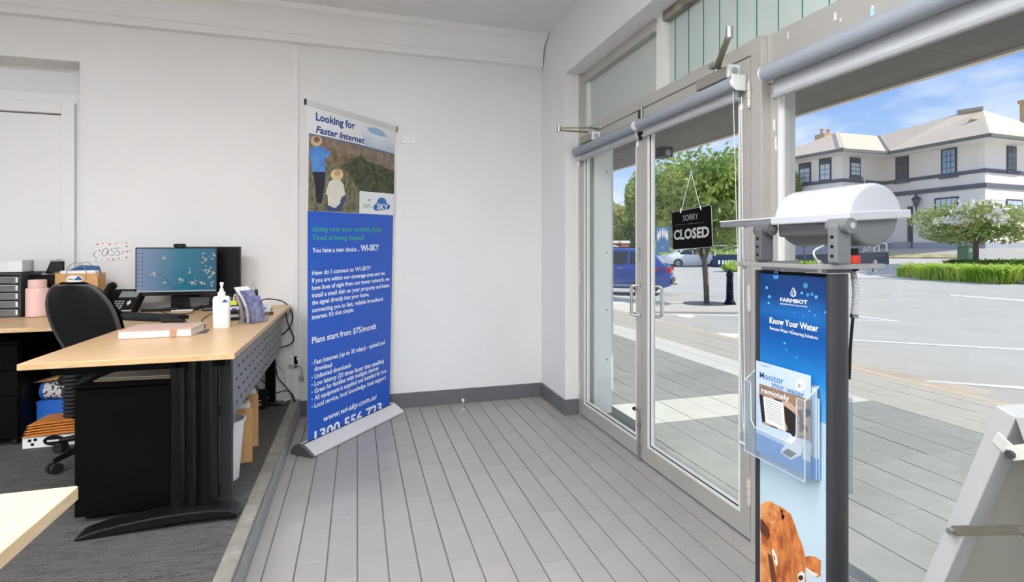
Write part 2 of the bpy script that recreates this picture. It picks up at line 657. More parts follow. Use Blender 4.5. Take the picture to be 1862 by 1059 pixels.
# carpet platform
mcar, tcar, outc = _nodes('carpet')
bcar = tcar.nodes.new('ShaderNodeBsdfPrincipled'); bcar.inputs['Roughness'].default_value = 0.95
tc1 = tcar.nodes.new('ShaderNodeTexCoord')
mp1 = tcar.nodes.new('ShaderNodeMapping'); mp1.inputs['Scale'].default_value = (6, 90, 1)
tcar.links.new(tc1.outputs['Object'], mp1.inputs[0])
n1 = tcar.nodes.new('ShaderNodeTexNoise'); n1.inputs['Scale'].default_value = 2.2; n1.inputs['Detail'].default_value = 5
tcar.links.new(mp1.outputs[0], n1.inputs['Vector'])
n2 = tcar.nodes.new('ShaderNodeTexNoise'); n2.inputs['Scale'].default_value = 420
tcar.links.new(tc1.outputs['Object'], n2.inputs['Vector'])
ad = tcar.nodes.new('ShaderNodeMath'); ad.operation = 'ADD'
tcar.links.new(n1.outputs[0], ad.inputs[0]); tcar.links.new(n2.outputs[0], ad.inputs[1])
rc = tcar.nodes.new('ShaderNodeValToRGB')
rc.color_ramp.elements[0].position = 0.78; rc.color_ramp.elements[0].color = lin((26, 26, 27))
rc.color_ramp.elements[1].position = 1.22; rc.color_ramp.elements[1].color = lin((92, 91, 89))
tcar.links.new(ad.outputs[0], rc.inputs[0]); tcar.links.new(rc.outputs[0], bcar.inputs['Base Color'])
bpc = tcar.nodes.new('ShaderNodeBump'); bpc.inputs['Strength'].default_value = 0.6; bpc.inputs['Distance'].default_value = 0.004
tcar.links.new(n2.outputs[0], bpc.inputs['Height']); tcar.links.new(bpc.outputs[0], bcar.inputs['Normal'])
tcar.links.new(bcar.outputs[0], outc.inputs[0]); MATS['carpet'] = mcar
tag(MB().box(XL, XK - 0.06, YF, YB + 0.3, -0.12, ZT).build('floor_carpet', 'carpet'), kind='structure')

# step edge: stones one by one
step = MB().box(XK - 0.06, XK - 0.004, YF, YB, -0.12, ZT - 0.02).build('trim_step', 'kerb_face')
tag(step, kind='structure')
y = YF
k = 0
while y < YB - 0.01:
    l = 0.245
    y1 = min(y + l - 0.003, YB)
    b = MB().box(XK - 0.062, XK, y, y1, ZT - 0.022, ZT + 0.004)
    b.build('edge_stone', 'kerb_stone', step, bevel=0.003, seg=1)
    MB().box(XK - 0.010, XK + 0.001, y, y1, -0.01, ZT - 0.0235).build('riser_tile', 'kerb_face', step)
    y += l

# ------------------------------------------------------------------ walls
XO = -1.816   # right edge of the door recess
ZO = 2.545
wb = MB()
wb.box(XO, 2.2, YB, YB + 0.25, -0.12, ZC + 0.1)
wb.box(XL, XO, YB, YB + 0.25, ZO, ZC + 0.1)
wb.box(XL, -3.15, YB, YB + 0.25, -0.12, ZO)
wb.box(-3.3, XO + 0.1, YB + 0.2, YB + 0.4, -0.12, ZC)
tag(wb.build('wall_back', 'wall_white'), kind='structure')
tag(MB().box(XL - 0.2, XL, YF - 0.2, YB + 0.4, -0.12, ZC + 0.1).build('wall_left', 'wall_white'), kind='structure')
tag(MB().box(XL, 2.2, YF - 0.2, YF, -0.12, ZC + 0.1).build('wall_front', 'wall_white'), kind='structure')
wr = MB()
wr.box(XP, 1.80, YJ, YB + 0.2, -0.12, ZC + 0.1)             # pier beside the doors
wr.box(XP, 1.95, YF, YJ, 2.607, ZC + 0.1)                    # bulkhead over the shopfront
wr.box(1.58, 1.80, YF, -2.6, -0.12, 2.62)
tag(wr.build('wall_right', 'wall_white'), kind='structure')
tag(MB().box(XL, 2.0, YF, YB + 0.1, ZC, ZC + 0.15).build('ceiling', 'ceiling_white'), kind='structure')

# cornice on the back wall
prof = [(YB, 2.812), (YB - 0.058, 2.812), (YB - 0.060, 2.818), (YB - 0.060, 2.862), (YB - 0.066, 2.866), (YB - 0.066, 2.872)]
for k in range(9):
    a = k / 8 * math.pi / 2
    prof.append((YB - 0.068 - 0.105 * (1 - math.cos(a)), 2.874 + 0.135 * math.sin(a)))
prof += [(YB - 0.182, 3.012), (YB - 0.186, 3.03), (YB - 0.186, ZC), (YB, ZC)]
tag(MB().prism(prof, XL, XP - 0.01, 'x').build('trim_cornice', 'trim_white', smooth=0.5), kind='structure')
# cover strip in line with the step, and skirting
tag(MB().box(-0.462, -0.428, YB - 0.012, YB + 0.01, 0.13, 2.812).build('trim_cover_strip', 'trim_white', bevel=0.004), kind='structure')
sk = MB().box(XK, XP, YB - 0.010, YB + 0.01, -0.05, 0.117).build('baseboard_back', 'grout')
tag(sk, kind='structure')
x = XK + 0.001
while x < XP - 0.01:
    x1 = min(x + 0.2435, XP - 0.012)
    MB().box(x, x1 - 0.002, YB - 0.013, YB, -0.004, 0.118).build('skirting_tile', 'skirt_grey', sk, bevel=0.002, seg=1)
    x += 0.2435
sr = MB().box(XP - 0.010, XD - 0.005, YJ - 0.010, YB - 0.013, -0.05, 0.117).build('baseboard_right', 'grout')
tag(sr, kind='structure')
for y0, y1 in ((YJ - 0.012, YJ + 0.235), (YJ + 0.238, YB - 0.014)):
    MB().box(XP - 0.013, XP, y0, y1, -0.004, 0.118).build('skirting_tile', 'skirt_grey', sr, bevel=0.002, seg=1)
MB().box(XP - 0.011, XD - 0.006, YJ - 0.013, YJ - 0.001, -0.004, 0.118).build('skirting_tile', 'skirt_grey', sr, bevel=0.002, seg=1)

# white inner door in the recess
d3 = struct_root('door_3', (-2.5, YB + 0.16, ZT))
MB().box(-2.82, -1.985, YB + 0.155, YB + 0.195, ZT + 0.004, 2.205).build('door_leaf', 'trim_white', d3, bevel=0.002)
fr = MB()
fr.box(-1.978, -1.90, YB + 0.12, YB + 0.2, ZT, 2.29); fr.box(-2.90, -2.828, YB + 0.12, YB + 0.2, ZT, 2.29)
fr.box(-2.828, -1.978, YB + 0.12, YB + 0.2, 2.212, 2.29)
fr.box(-1.90, XO + 0.02, YB + 0.145, YB + 0.2, ZT, 2.36)
fr.box(-2.98, XO + 0.02, YB + 0.15, YB + 0.2, 2.29, 2.36)
fr.build('architrave', 'trim_white', d3, bevel=0.004)
kn = MB().lathe([(0.012, 0.0), (0.012, -0.03), (0.03, -0.04), (0.036, -0.055), (0.033, -0.072), (0.02, -0.083), (0.001, -0.085)],
                (PY(98, 489, YB + 0.155).x, YB + 0.155, PY(98, 489, YB + 0.155).z), 20, 'y')
kn.build('door_knob', mat('bronze', (148, 128, 108), 0.3, metal=0.8), d3, smooth=True)
# painted bricks showing low on the wall behind the desk
wbk = bpy.data.objects['wall_back']
WL['wall_back'] = Vector((0, 0, 0))
for r_ in range(4):
    for c_ in range(3):
        xa = -0.98 + c_ * 0.24 + (0.12 if r_ % 2 else 0)
        xb = min(xa + 0.23, -0.465)
        if xb - xa > 0.03:
            MB().box(xa, xb, YB - 0.004, YB + 0.02, ZT + 0.012 + r_ * 0.086, ZT + 0.088 + r_ * 0.086).build('brick', 'wall_white', wbk, bevel=0.003, seg=1)

# unseen glowing panels added on the ceiling to brighten the room
def add_fill_panel(x, y, label):
    t = thing('fill_panel', label, 'ceiling light', (x, y, ZC), 'recessed office ceiling lights')
    b = MB()
    b.box(x - 0.62, x + 0.62, y - 0.32, y - 0.30, ZC - 0.06, ZC); b.box(x - 0.62, x + 0.62, y + 0.30, y + 0.32, ZC - 0.06, ZC)
    b.box(x - 0.62, x - 0.60, y - 0.30, y + 0.30, ZC - 0.06, ZC); b.box(x + 0.60, x + 0.62, y - 0.30, y + 0.30, ZC - 0.06, ZC)
    b.build('frame', 'trim_white', t)
    MB().box(x - 0.6, x + 0.6, y - 0.3, y + 0.3, ZC - 0.045, ZC - 0.03).build('fill_emitter', mat('fill_glow', (252, 252, 255), 0.5, emit=FILL_STRENGTH), t)


add_fill_panel(-2.6, 1.0, 'rectangular white ceiling light above the desks on the left')
add_fill_panel(-0.25, 0.95, 'rectangular white ceiling light above the tiled entry')
add_fill_panel(-1.2, -0.7, 'rectangular white ceiling light in the middle of the office')
add_fill_panel(0.6, -1.6, 'rectangular white ceiling light at the rear of the entry')
add_fill_panel(-2.8, -2.0, 'rectangular white ceiling light at the rear left of the office')
# ------------------------------------------------------------------ shopfront: frame, doors, transoms, window
ZH = 2.105
frame = struct_root('wall_shopfront', (1.68, 1.8, 0))
MB().box(XD, XD + 0.10, 3.70, YJ + 0.01, -0.02, 2.607).build('jamb', 'alu', frame, bevel=0.002)
MB().box(XD, XD + 0.10, 1.83, 1.895, -0.02, 2.175).build('jamb', 'alu', frame, bevel=0.002)
MB().box(XD + 0.045, XD + 0.10, 1.752, 1.83, -0.02, 2.0).build('window_jamb', 'alu', frame, bevel=0.002)
MB().box(XD + 0.05, XD + 0.055 + 0.01, 1.795, 1.802, 0.12, 2.0).build('bead', 'bead_white', frame)
MB().box(XD + 0.035, XD + 0.046, 1.752, 1.778, 0.12, 2.0).build('bead', 'bead_white', frame)
MB().box(XD, XD + 0.10, 1.895, 3.70, ZH + 0.006, 2.172).build('transom_bar', 'alu', frame, bevel=0.002)
MB().box(XD + 0.03, XD + 0.10, -2.6, 1.83, 1.97, 2.172).build('head_bar', 'alu', frame, bevel=0.003)
MB().box(XD + 0.03, XD + 0.10, -2.6, 1.752, -0.02, 0.12).build('bottom_rail', 'alu', frame, bevel=0.003)
MB().box(XD + 0.022, XD + 0.03, -2.6, 1.752, 0.105, 0.125).build('bead', 'bead_white', frame)
MB().box(XD + 0.03, XD + 0.10, -0.50, -0.43, 0.12, 1.97).build('mullion', 'alu', frame)
MB().box(XD + 0.035, XD + 0.10, 2.612, 2.70, 2.172, 2.607).build('transom_mullion', 'bead_white', frame, bevel=0.002)
MB().box(XD + 0.02, XD + 0.10, 2.70, 3.70, 2.535, 2.607).build('transom_head', 'alu', frame, bevel=0.002)
MB().box(XD + 0.02, XD + 0.10, -2.6, 2.612, 2.555, 2.607).build('transom_head', mat('alu_worn', (150, 143, 128), 0.5, metal=0.2, var=0.35, vscale=9), frame, bevel=0.002)
MB().box(XD + 0.045, XD + 0.10, 3.66, 3.70, 2.172, 2.535).build('transom_jamb', 'bead_white', frame)
# paint chips on the head bar
for px, py, w, h in ((1519, 30, 5, 13), (1529, 36, 4, 5), (1433, 64, 3, 12)):
    p = PX(px, py, XD + 0.03)
    MB().box(XD + 0.0285, XD + 0.0302, p.y - w * 0.001, p.y + w * 0.001, p.z - h * 0.0011, p.z + h * 0.0011).build('paint_chip', 'bead_white', frame)

for px, py, w, h in ((1408, 228, 5, 22), (1411, 262, 5, 26)):
    p = PX(px, py, XD + 0.045)
    MB().prism([(p.y - w * 0.0012, p.z - h * 0.0011), (p.y + w * 0.001, p.z - h * 0.0008), (p.y + w * 0.0013, p.z + h * 0.001), (p.y - w * 0.0006, p.z + h * 0.0012)], XD + 0.0435, XD + 0.0452, 'x').build('paint_chip', 'bead_white', frame)
p = PX(1588, 20, XD + 0.03)
af_ = thing('air_freshener', 'tiny pale blue bottle shaped tag stuck above the window blind', 'tag', p)
MB().prism([(p.y - 0.006, p.z - 0.018), (p.y + 0.006, p.z - 0.018), (p.y + 0.006, p.z + 0.004), (p.y + 0.003, p.z + 0.009), (p.y - 0.003, p.z + 0.009), (p.y - 0.006, p.z + 0.004)], XD + 0.024, XD + 0.0295, 'x').build('bottle', mat('tag_cyan', (176, 220, 226), 0.4), af_)
MB().box(XD + 0.0245, XD + 0.029, p.y - 0.003, p.y + 0.003, p.z + 0.009, p.z + 0.017).build('cap', 'white_plastic', af_)
w1 = struct_root('window_1', (XG, 3.18, 2.17))
MB().box(XG - 0.004, XG + 0.004, 2.70, 3.66, 2.172, 2.535).build('pane', 'frosted', w1)
w2 = struct_root('window_2', (XG, 0, 2.17))
y = 2.610
while y > -2.5:
    w_ = 0.1245 if y < 2.60 else 0.058
    MB().box(XG - 0.004, XG + 0.004, y - w_ + 0.004, y, 2.172, 2.56).build('glass_strip', 'frosted_green', w2)
    MB().box(XG - 0.007, XG + 0.005, y - w_, y - w_ + 0.0035, 2.172, 2.56).build('strip_edge', 'glass_edge_green', w2)
    y -= w_
w3 = struct_root('window_3', (XG, 0.6, 0.12))
MB().box(XG - 0.003, XG + 0.003, -0.43, 1.752, 0.115, 1.975).build('pane', 'pane', w3)
MB().box(XG - 0.003, XG + 0.003, -2.6, -0.50, 0.115, 1.975).build('pane', 'pane', w3)


def hinge(parent, y, z, x=XD - 0.006):
    b = MB()
    b.lathe([(0.009, -0.05), (0.009, -0.018)], (x, y, z), 12).lathe([(0.0095, -0.016), (0.0095, 0.016)], (x, y, z), 12)
    b.lathe([(0.009, 0.018), (0.009, 0.05)], (x, y, z), 12).lathe([(0.006, -0.058), (0.006, 0.058)], (x, y, z), 8)
    b.build('hinge', 'alu_light', parent, smooth=True, kind='stuff')


def leaf(name, y0, y1, hinge_y, meet):
    """y0 nearer, y1 farther"""
    d = struct_root(name, (XD, (y0 + y1) / 2, 0))
    x0, x1 = XD, XD + 0.044
    s = 0.06
    MB().box(x0, x1, y0, y0 + s, 0.012, ZH).build('stile', 'alu', d, bevel=0.002)
    MB().box(x0, x1, y1 - s, y1, 0.012, ZH).build('stile', 'alu', d, bevel=0.002)
    MB().box(x0, x1, y0 + s, y1 - s, ZH - 0.09, ZH).build('top_rail', 'alu', d, bevel=0.002)
    MB().box(x0, x1, y0 + s, y1 - s, 0.012, 0.105).build('bottom_rail', 'alu', d, bevel=0.002)
    for b, m, o0, o1, xa, xb in (('bead', 'bead_white', 0.0, 0.010, x0 - 0.001, x1 + 0.001), ('gasket', 'gasket', 0.010, 0.016, x0 + 0.010, x1 - 0.010),
                                 ('bead_inner', 'bead_white', 0.016, 0.024, x0 + 0.013, x1 - 0.013)):
        q = MB()
        a0, a1, c0, c1 = y0 + s, y1 - s, 0.105, ZH - 0.09
        q.box(xa, xb, a0 + o0, a0 + o1, c0 + o0, c1 - o0); q.box(xa, xb, a1 - o1, a1 - o0, c0 + o0, c1 - o0)
        q.box(xa, xb, a0 + o1, a1 - o1, c0 + o0, c0 + o1); q.box(xa, xb, a0 + o1, a1 - o1, c1 - o1, c1 - o0)
        q.build(b, m, d)
    MB().box(x0 + 0.020, x0 + 0.026, y0 + s, y1 - s, 0.105, ZH - 0.09).build('pane', 'pane', d)
    for z in (0.22, 1.06, 1.94):
        hinge(d, hinge_y, z)
    return d


d1 = leaf('door_1', 2.804, 3.699, 3.70, 0)
d2 = leaf('door_2', 1.899, 2.798, 1.897, 1)
# pull handles, lock, bolts
def pull(parent, x, xo, y, yo, label):
    z0, z1 = 0.872, 1.05
    pts = bez([(x, y, z1), (xo * 0.7 + x * 0.3, yo * 0.5 + y * 0.5, z1), (xo, yo, z1 - 0.012), (xo, yo, z1 - 0.04), (xo, yo, z0 + 0.04), (xo, yo, z0 + 0.012),
               (xo * 0.7 + x * 0.3, yo * 0.5 + y * 0.5, z0), (x, y, z0)], 5)
    h = MB().tube(pts, 0.009, 10).build('pull_handle', 'chrome', parent, smooth=True)
    h['label'] = label
    for z in (z0, z1):
        MB().lathe([(0.017, -0.003), (0.017, 0.003), (0.01, 0.006)], (x - 0.002, y, z), 12, 'x').build('handle_rose', 'chrome', h, smooth=True)


pull(d1, XD, XD - 0.045, 2.822, 2.845, 'chrome D-shaped pull handle on the room side')
pull(d1, XD + 0.044, XD + 0.085, 2.84, 2.87, 'chrome D-shaped pull handle on the street side')
pull(d2, XD + 0.044, XD + 0.085, 2.75, 2.72, 'chrome D-shaped pull handle on the street side')
lk = MB().prism(rrect(2.812, 2.836, 1.20, 1.28, 0.011), XD - 0.004, XD + 0.001, 'x').build('lock_plate', 'steel', d1)
MB().lathe([(0.008, -0.008), (0.008, 0.0)], (XD - 0.002, 2.824, 1.25), 12, 'x').build('lock_cylinder', 'chrome', lk)
MB().lathe([(0.006, -0.006), (0.006, 0.0)], (XD - 0.002, 2.824, 1.215), 12, 'x').build('lock_cylinder', 'steel', lk)
b = MB().tube([(XD - 0.012, 2.815, 0.0), (XD - 0.012, 2.815, 0.30)], 0.006, 8)
b.box(XD - 0.02, XD, 2.806, 2.824, 0.06, 0.09); b.box(XD - 0.02, XD, 2.806, 2.824, 0.20, 0.225)
b.tube([(XD - 0.012, 2.815, 0.296), (XD - 0.014, 2.86, 0.298)], 0.005, 8)
bo = b.build('floor_bolt', 'steel', d1, smooth=True)
MB().lathe([(0.001, -0.01), (0.010, -0.008), (0.012, 0.0), (0.010, 0.008), (0.001, 0.01)], (XD - 0.014, 2.866, 0.298), 12, 'y').build('knob', 'black', bo, smooth=True)
MB().box(XD - 0.016, XD, 2.808, 2.822, 2.03, 2.10).build('head_bolt', 'dark_grey', d1, bevel=0.002)
MB().tube([(XD - 0.01, 2.79, 2.02), (XD - 0.01, 2.79, 2.125)], 0.006, 8).build('head_bolt', 'steel', d2, smooth=True)
MB().box(XD - 0.018, XD, 2.79, 2.812, 1.925, 1.965).build('latch', 'black', d1, bevel=0.002)

# white reveal board outside, seen through the far leaf
rev = MB().box(XD + 0.10, XD + 0.245, 3.672, YJ + 0.02, -0.02, 2.12).build('trim_reveal_board', 'trim_white')
tag(rev, kind='structure')
for z in (0.42, 0.80, 1.24, 1.86):
    MB().lathe([(0.006, -0.003), (0.006, 0.001)], (XD + 0.205, 3.672, z), 10, 'y').build('screw', 'mid_grey', rev)


# ------------------------------------------------------------------ roller blinds
def chain(b, pts, r=0.0023):
    run = []
    for p, q in zip(pts, pts[1:]):
        n = max(2, int((Vector(q) - Vector(p)).length / 0.006))
        run += [Vector(p).lerp(Vector(q), k / n) for k in range(n)]
    run.append(Vector(pts[-1]))
    b.tube(run, [r * (1.0 if i % 2 else 0.45) for i in range(len(run))], 5)


def blind(label, y0, y1, zr, r, zb, xr, xf, near_bracket=True):
    t = thing('roller_blind', label, 'roller blind', (xr, (y0 + y1) / 2, zr), 'grey roller blinds on the shopfront')
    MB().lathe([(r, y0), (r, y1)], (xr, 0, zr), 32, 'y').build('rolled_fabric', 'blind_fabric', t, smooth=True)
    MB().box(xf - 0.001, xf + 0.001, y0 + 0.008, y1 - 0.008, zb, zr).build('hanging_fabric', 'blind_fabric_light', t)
    MB().lathe([(0.011, y0 + 0.006), (0.011, y1 - 0.006)], (xf, 0, zb), 16, 'y').build('bottom_rail', 'grey_light', t, smooth=True)
    for ye, s in ((y0, -1), (y1, 1)):
        b = MB().lathe([(r * 0.95, 0.0), (r * 0.95, 0.012 * s)], (xr, ye, zr), 24, 'y')
        b.box(xr, xf + 0.024, min(ye, ye + 0.012 * s), max(ye, ye + 0.012 * s), zr - r * 0.85, zr + r * 0.85)
        b.build('bracket', 'white_plastic', t, bevel=0.0015)
    return t


bl1 = blind('grey roller blind rolled up at the head of the far door leaf', 2.80, 3.688, 2.0, 0.030, 1.934, 1.583, 1.605)
b = MB(); chain(b, [(1.583, 2.795, 1.97), (1.60, 2.797, 1.90)]); b.lathe([(0.006, -0.02), (0.007, 0.0), (0.004, 0.012)], (1.60, 2.797, 1.90), 8)
b.build('pull_chain', 'white_plastic', bl1)
b = MB(); b.lathe([(0.004, -0.012), (0.007, 0.0), (0.006, 0.03)], (1.60, 3.684, 1.90), 8); b.box(1.597, 1.604, 3.66, 3.672, 1.905, 1.97)
b.build('cord_end', 'white_plastic', bl1, kind='stuff')
bl2 = blind('grey roller blind rolled up on the near door leaf with a long bead chain', 1.935, 2.752, 2.0, 0.030, 1.934, 1.583, 1.605)
pa, pb = PX(1333, 165, 1.583), PX(1348, 176, 1.583)
q = PX(1354, 783, 1.612)
b = MB()
chain(b, [pa, pa.lerp(q, 0.55) + Vector((0, 0.008, 0)), q + Vector((0, 0.012, 0.05)), q + Vector((0, 0.006, 0.006)), q, q + Vector((0, -0.005, 0.03)), pb.lerp(q, 0.6), pb])
b.build('bead_chain', 'white_plastic', bl2)
MB().lathe([(0.003, -0.012), (0.006, -0.006), (0.006, 0.006), (0.003, 0.012)], PX(1348, 195, 1.583), 10).build('chain_joiner', 'white_plastic', bl2, smooth=True)
pc = PX(1355, 800, XD - 0.004)
b = MB().prism(rrect(pc.y - 0.019, pc.y + 0.019, pc.z - 0.034, pc.z + 0.03, 0.012), XD - 0.018, XD - 0.001, 'x')
b.build('chain_guide', 'clear_plastic', bl2)
MB().box(XD - 0.019, XD - 0.017, pc.y - 0.017, pc.y + 0.017, pc.z - 0.018, pc.z - 0.008).build('guide_strip', 'white_plastic', bl2)
b = MB().prism([(1.553, 2.032), (1.625, 2.032), (1.625, 1.962), (1.573, 1.962), (1.553, 1.982)], 1.915, 1.922, 'y')
b.build('chain_housing', 'white_plastic', bl2, bevel=0.003)
bl3 = blind('wide grey roller blind rolled up above the shop window', -2.35, 1.762, 1.985, 0.034, 1.892, 1.59, 1.622)

# ------------------------------------------------------------------ door closers
def closer(label, ya, yb, piv, elbow, shoe):
    t = thing('door_closer', label, 'door closer', (XD, (ya + yb) / 2, 2.03), 'overhead door closers')
    MB().box(XD - 0.06, XD, ya + 0.02, yb, 2.035, 2.088).build('body', mat('closer_grey', (156, 152, 144), 0.4, metal=0.4), t, bevel=0.006)
    c = MB().box(XD - 0.062, XD, ya, ya + 0.02, 2.03, 2.09).build('end_cap', 'bead_white', t, bevel=0.006)
    MB().lathe([(0.016, -0.004), (0.016, 0.002)], (XD - 0.032, ya, 2.06), 16, 'y').build('adjuster', 'grey_light', c)
    MB().lathe([(0.013, 0.0), (0.013, 0.02)], (piv[0], piv[1], 2.086), 14).build('spindle', 'steel', t)
    MB().bar((piv[0], piv[1], 2.105), (elbow[0], elbow[1], 2.105), 0.022, 0.008).build('main_arm', 'brass_dull', t, bevel=0.002)
    e = MB().bar((elbow[0], elbow[1], 2.12), (shoe[0], shoe[1], 2.125), 0.016, 0.007).build('forearm', 'brass_dull', t, bevel=0.002)
    MB().lathe([(0.014, -0.012), (0.014, 0.03)], (elbow[0], elbow[1], 2.105), 14).build('elbow_joint', 'steel', t)
    MB().box(shoe[0] - 0.025, XD, shoe[1] - 0.02, shoe[1] + 0.02, 2.118, 2.14).build('shoe', 'steel', t, bevel=0.002)


closer('metal door closer above the near door leaf with its arm folded out', 1.955, 2.20, (1.595, 2.07), (1.385, 1.725), (1.61, 2.10))
closer('metal door closer above the far door leaf beside the white pier', 3.36, 3.58, (1.595, 3.47), (1.36, 3.465), (1.61, 3.40))

# ------------------------------------------------------------------ signs on the doors
XS = XD + 0.012
fs = lambda px, py: PX(px, py, XS)
NR = Vector((-1, 0, 0))
sg = thing('hanging_sign', 'black square SORRY CLOSED sign hanging inside the near glass door', 'sign', fs(1258, 420))
TLc, TRc, BRc, BLc = fs(1221.5, 387), fs(1292.5, 373.5), fs(1294, 446.5), fs(1223.5, 454)
ex, ez = (TRc - TLc), (BLc - TLc)
q = []
for u, v in rrect(0, 1, 0, 1, 0.05):
    p = TLc + ex * u + ez * v
    q.append((p.y, p.z))
MB().prism(q, XS, XS + 0.004, 'x').build('board', mat('sign_black', (6, 6, 7), 0.7, spec=0.1), sg)
mat('sign_edge', (176, 178, 176), 0.5)
ring = [TLc + ex * u + ez * v for u, v in rrect(-0.004, 1.004, -0.004, 1.004, 0.054)]
MB().tube([p + Vector((0.002, 0, 0)) for p in ring], 0.0016, 6, closed=True).build('edge_strip', 'sign_edge', sg)
mat('sign_text_dim', (150, 150, 150), 0.6); mat('sign_text', (178, 178, 178), 0.6)
text('SORRY', fs, (1242, 402.6), (1269.7, 398.2), 10.4, 'sign_text_dim', sg, NR)
text('CLOSED', fs, (1225.2, 436.3), (1289.8, 430.4), 16.5, 'sign_text', sg, NR, bold=0.035)
text('we are', fs, (1251.5, 408.3), (1259.5, 407.2), 2.2, 'sign_text_dim', sg, NR)
flat('rule', [(1229, 409.5), (1249, 407.6), (1249, 408.1), (1229, 410)], fs, 'mid_grey', sg, NR)
flat('rule', [(1262, 406.3), (1280, 404.4), (1280, 404.9), (1262, 406.8)], fs, 'mid_grey', sg, NR)
hk = fs(1258, 313)
b = MB().tube([fs(1238, 387), hk + Vector((-0.004, 0.0, 0))], 0.0014, 6)
b.tube([fs(1274, 381), hk + Vector((-0.004, 0.0, 0))], 0.0014, 6)
b.tube([fs(1238, 379), fs(1237, 388)], 0.0022, 6).tube([fs(1273, 374), fs(1275, 382)], 0.0022, 6)
b.build('cord', 'white_plastic', sg, kind='stuff')
b = MB().lathe([(0.016, 0.008), (0.013, 0.0), (0.007, -0.006), (0.004, -0.010)], hk, 16, 'x').tube([hk + Vector((-0.008, 0, 0)), hk + Vector((-0.012, 0, -0.012)), hk + Vector((-0.006, 0, -0.016))], 0.0018, 6)
b.build('suction_hook', 'clear_plastic', sg, smooth=True)

stk = thing('door_sticker', 'blue rectangular sticker with white standing figures on the near glass door', 'sticker', fs(1205, 436))
XS2 = XD + 0.019
f2 = lambda px, py: PX(px, py, XS2)
a, b_, c, d = f2(1192.5, 414), f2(1218.5, 411.5), f2(1217.5, 458), f2(1193, 459.5)
MB().slab([a, d, c, b_], 0.0008).build('sheet', mat('sticker_blue', (88, 128, 176), 0.5), stk)
for k, (hx, hy) in enumerate(((1197, 424), (1200.5, 420), (1205.5, 418.5), (1210, 419.5), (1213.5, 423.5))):
    m = 'white_paper'
    flat('printed_figure', [(hx - 1.3, hy), (hx + 1.3, hy), (hx + 1.8, hy + 5), (hx + 1.0, hy + 15), (hx - 0.2, hy + 9), (hx - 1.4, hy + 15), (hx - 1.8, hy + 5)], f2, m, stk, NR, 0.0012)
    flat('printed_head', disc(hx, hy - 2.0, 1.3, 1.6, 8), f2, m, stk, NR, 0.0012)
flat('printed_mark', disc(1205, 450, 2.2, 2.6, 8), f2, mat('sticker_pale', (150, 172, 200), 0.6), stk, NR, 0.0012)

# ------------------------------------------------------------------ small things on wall and floor
p0, p1 = PY(729, 245, YB), PY(756, 262, YB)
sw = thing('wall_switch', 'small white switch plate on the back wall beside the banner', 'switch', ((p0.x + p1.x) / 2, YB, p1.z))
MB().box(p0.x, p1.x, YB - 0.009, YB, p1.z, p0.z).build('plate', 'white_plastic', sw, bevel=0.003)
MB().box((p0.x + p1.x) / 2 - 0.008, (p0.x + p1.x) / 2 + 0.008, YB - 0.012, YB - 0.009, (p0.z + p1.z) / 2 - 0.012, (p0.z + p1.z) / 2 + 0.012).build('rocker', 'white_plastic', sw, bevel=0.001)
p0 = PZ(842, 746, 0)
ds = thing('door_stop', 'small chrome post door stop on the grey tiles by the back wall', 'door stop', p0)
MB().lathe([(0.022, 0.0), (0.022, 0.004), (0.012, 0.010), (0.006, 0.016), (0.006, 0.066)], p0, 18).build('post', 'chrome', ds, smooth=True)
MB().lathe([(0.001, 0.066), (0.010, 0.068), (0.011, 0.078), (0.008, 0.086), (0.001, 0.088)], p0, 16).build('cap', 'white_plastic', ds, smooth=True)
# ------------------------------------------------------------------ pull-up banner
mat('banner_white', (240, 240, 241), 0.45)
mat('banner_blue', (30, 92, 200), 0.38)
mat('silver', (222, 222, 220), 0.42, metal=0.12)
mat('silver_dark', (120, 121, 122), 0.3, metal=0.7)
mat('letter_blue', (38, 72, 150), 0.5)
mat('letter_white', (246, 248, 252), 0.5)
mat('letter_green', (58, 178, 140), 0.5)
gl0 = PZ(547, 830, 0)           # near end of the base on the floor
gl1 = PZ(716, 749, 0)           # far end
ax = (gl1 - gl0); ax.z = 0
blen = ax.length; ax.normalize()
bn = Vector((ax.y, -ax.x, 0))   # faces the room
ban = thing('pull_up_banner', 'tall blue and white pull-up banner advertising faster internet beside the step', 'banner', (gl0 + gl1) / 2)
Mb = Matrix.Translation(gl0) @ Matrix((ax, bn, Vector((0, 0, 1)))).transposed().to_4x4()
# base: curved aluminium cassette, local x along, y to the front
pr = [(a_ * 0.80, b_ * 0.74) for a_, b_ in [(-0.10, 0.006), (-0.10, 0.03), (-0.085, 0.058), (-0.055, 0.082), (-0.02, 0.092), (0.0, 0.09), (0.03, 0.076), (0.07, 0.05), (0.11, 0.022), (0.115, 0.008), (0.09, 0.004), (-0.08, 0.004)]]
MB(Mb).prism(pr, 0.02, blen - 0.02, 'x').build('base', 'silver', ban, smooth=0.6)
for x0, x1 in ((-0.004, 0.02), (blen - 0.02, blen + 0.004)):
    e = MB(Mb).prism([(a * 1.03, b * 1.04) for a, b in pr], x0, x1, 'x').build('end_cap', 'silver_dark' if x0 < 0 else 'silver', ban, bevel=0.004)
MB(Mb).box(0.02, blen - 0.02, -0.003, 0.004, 0.065, 0.0685).build('slot', 'black', ban)
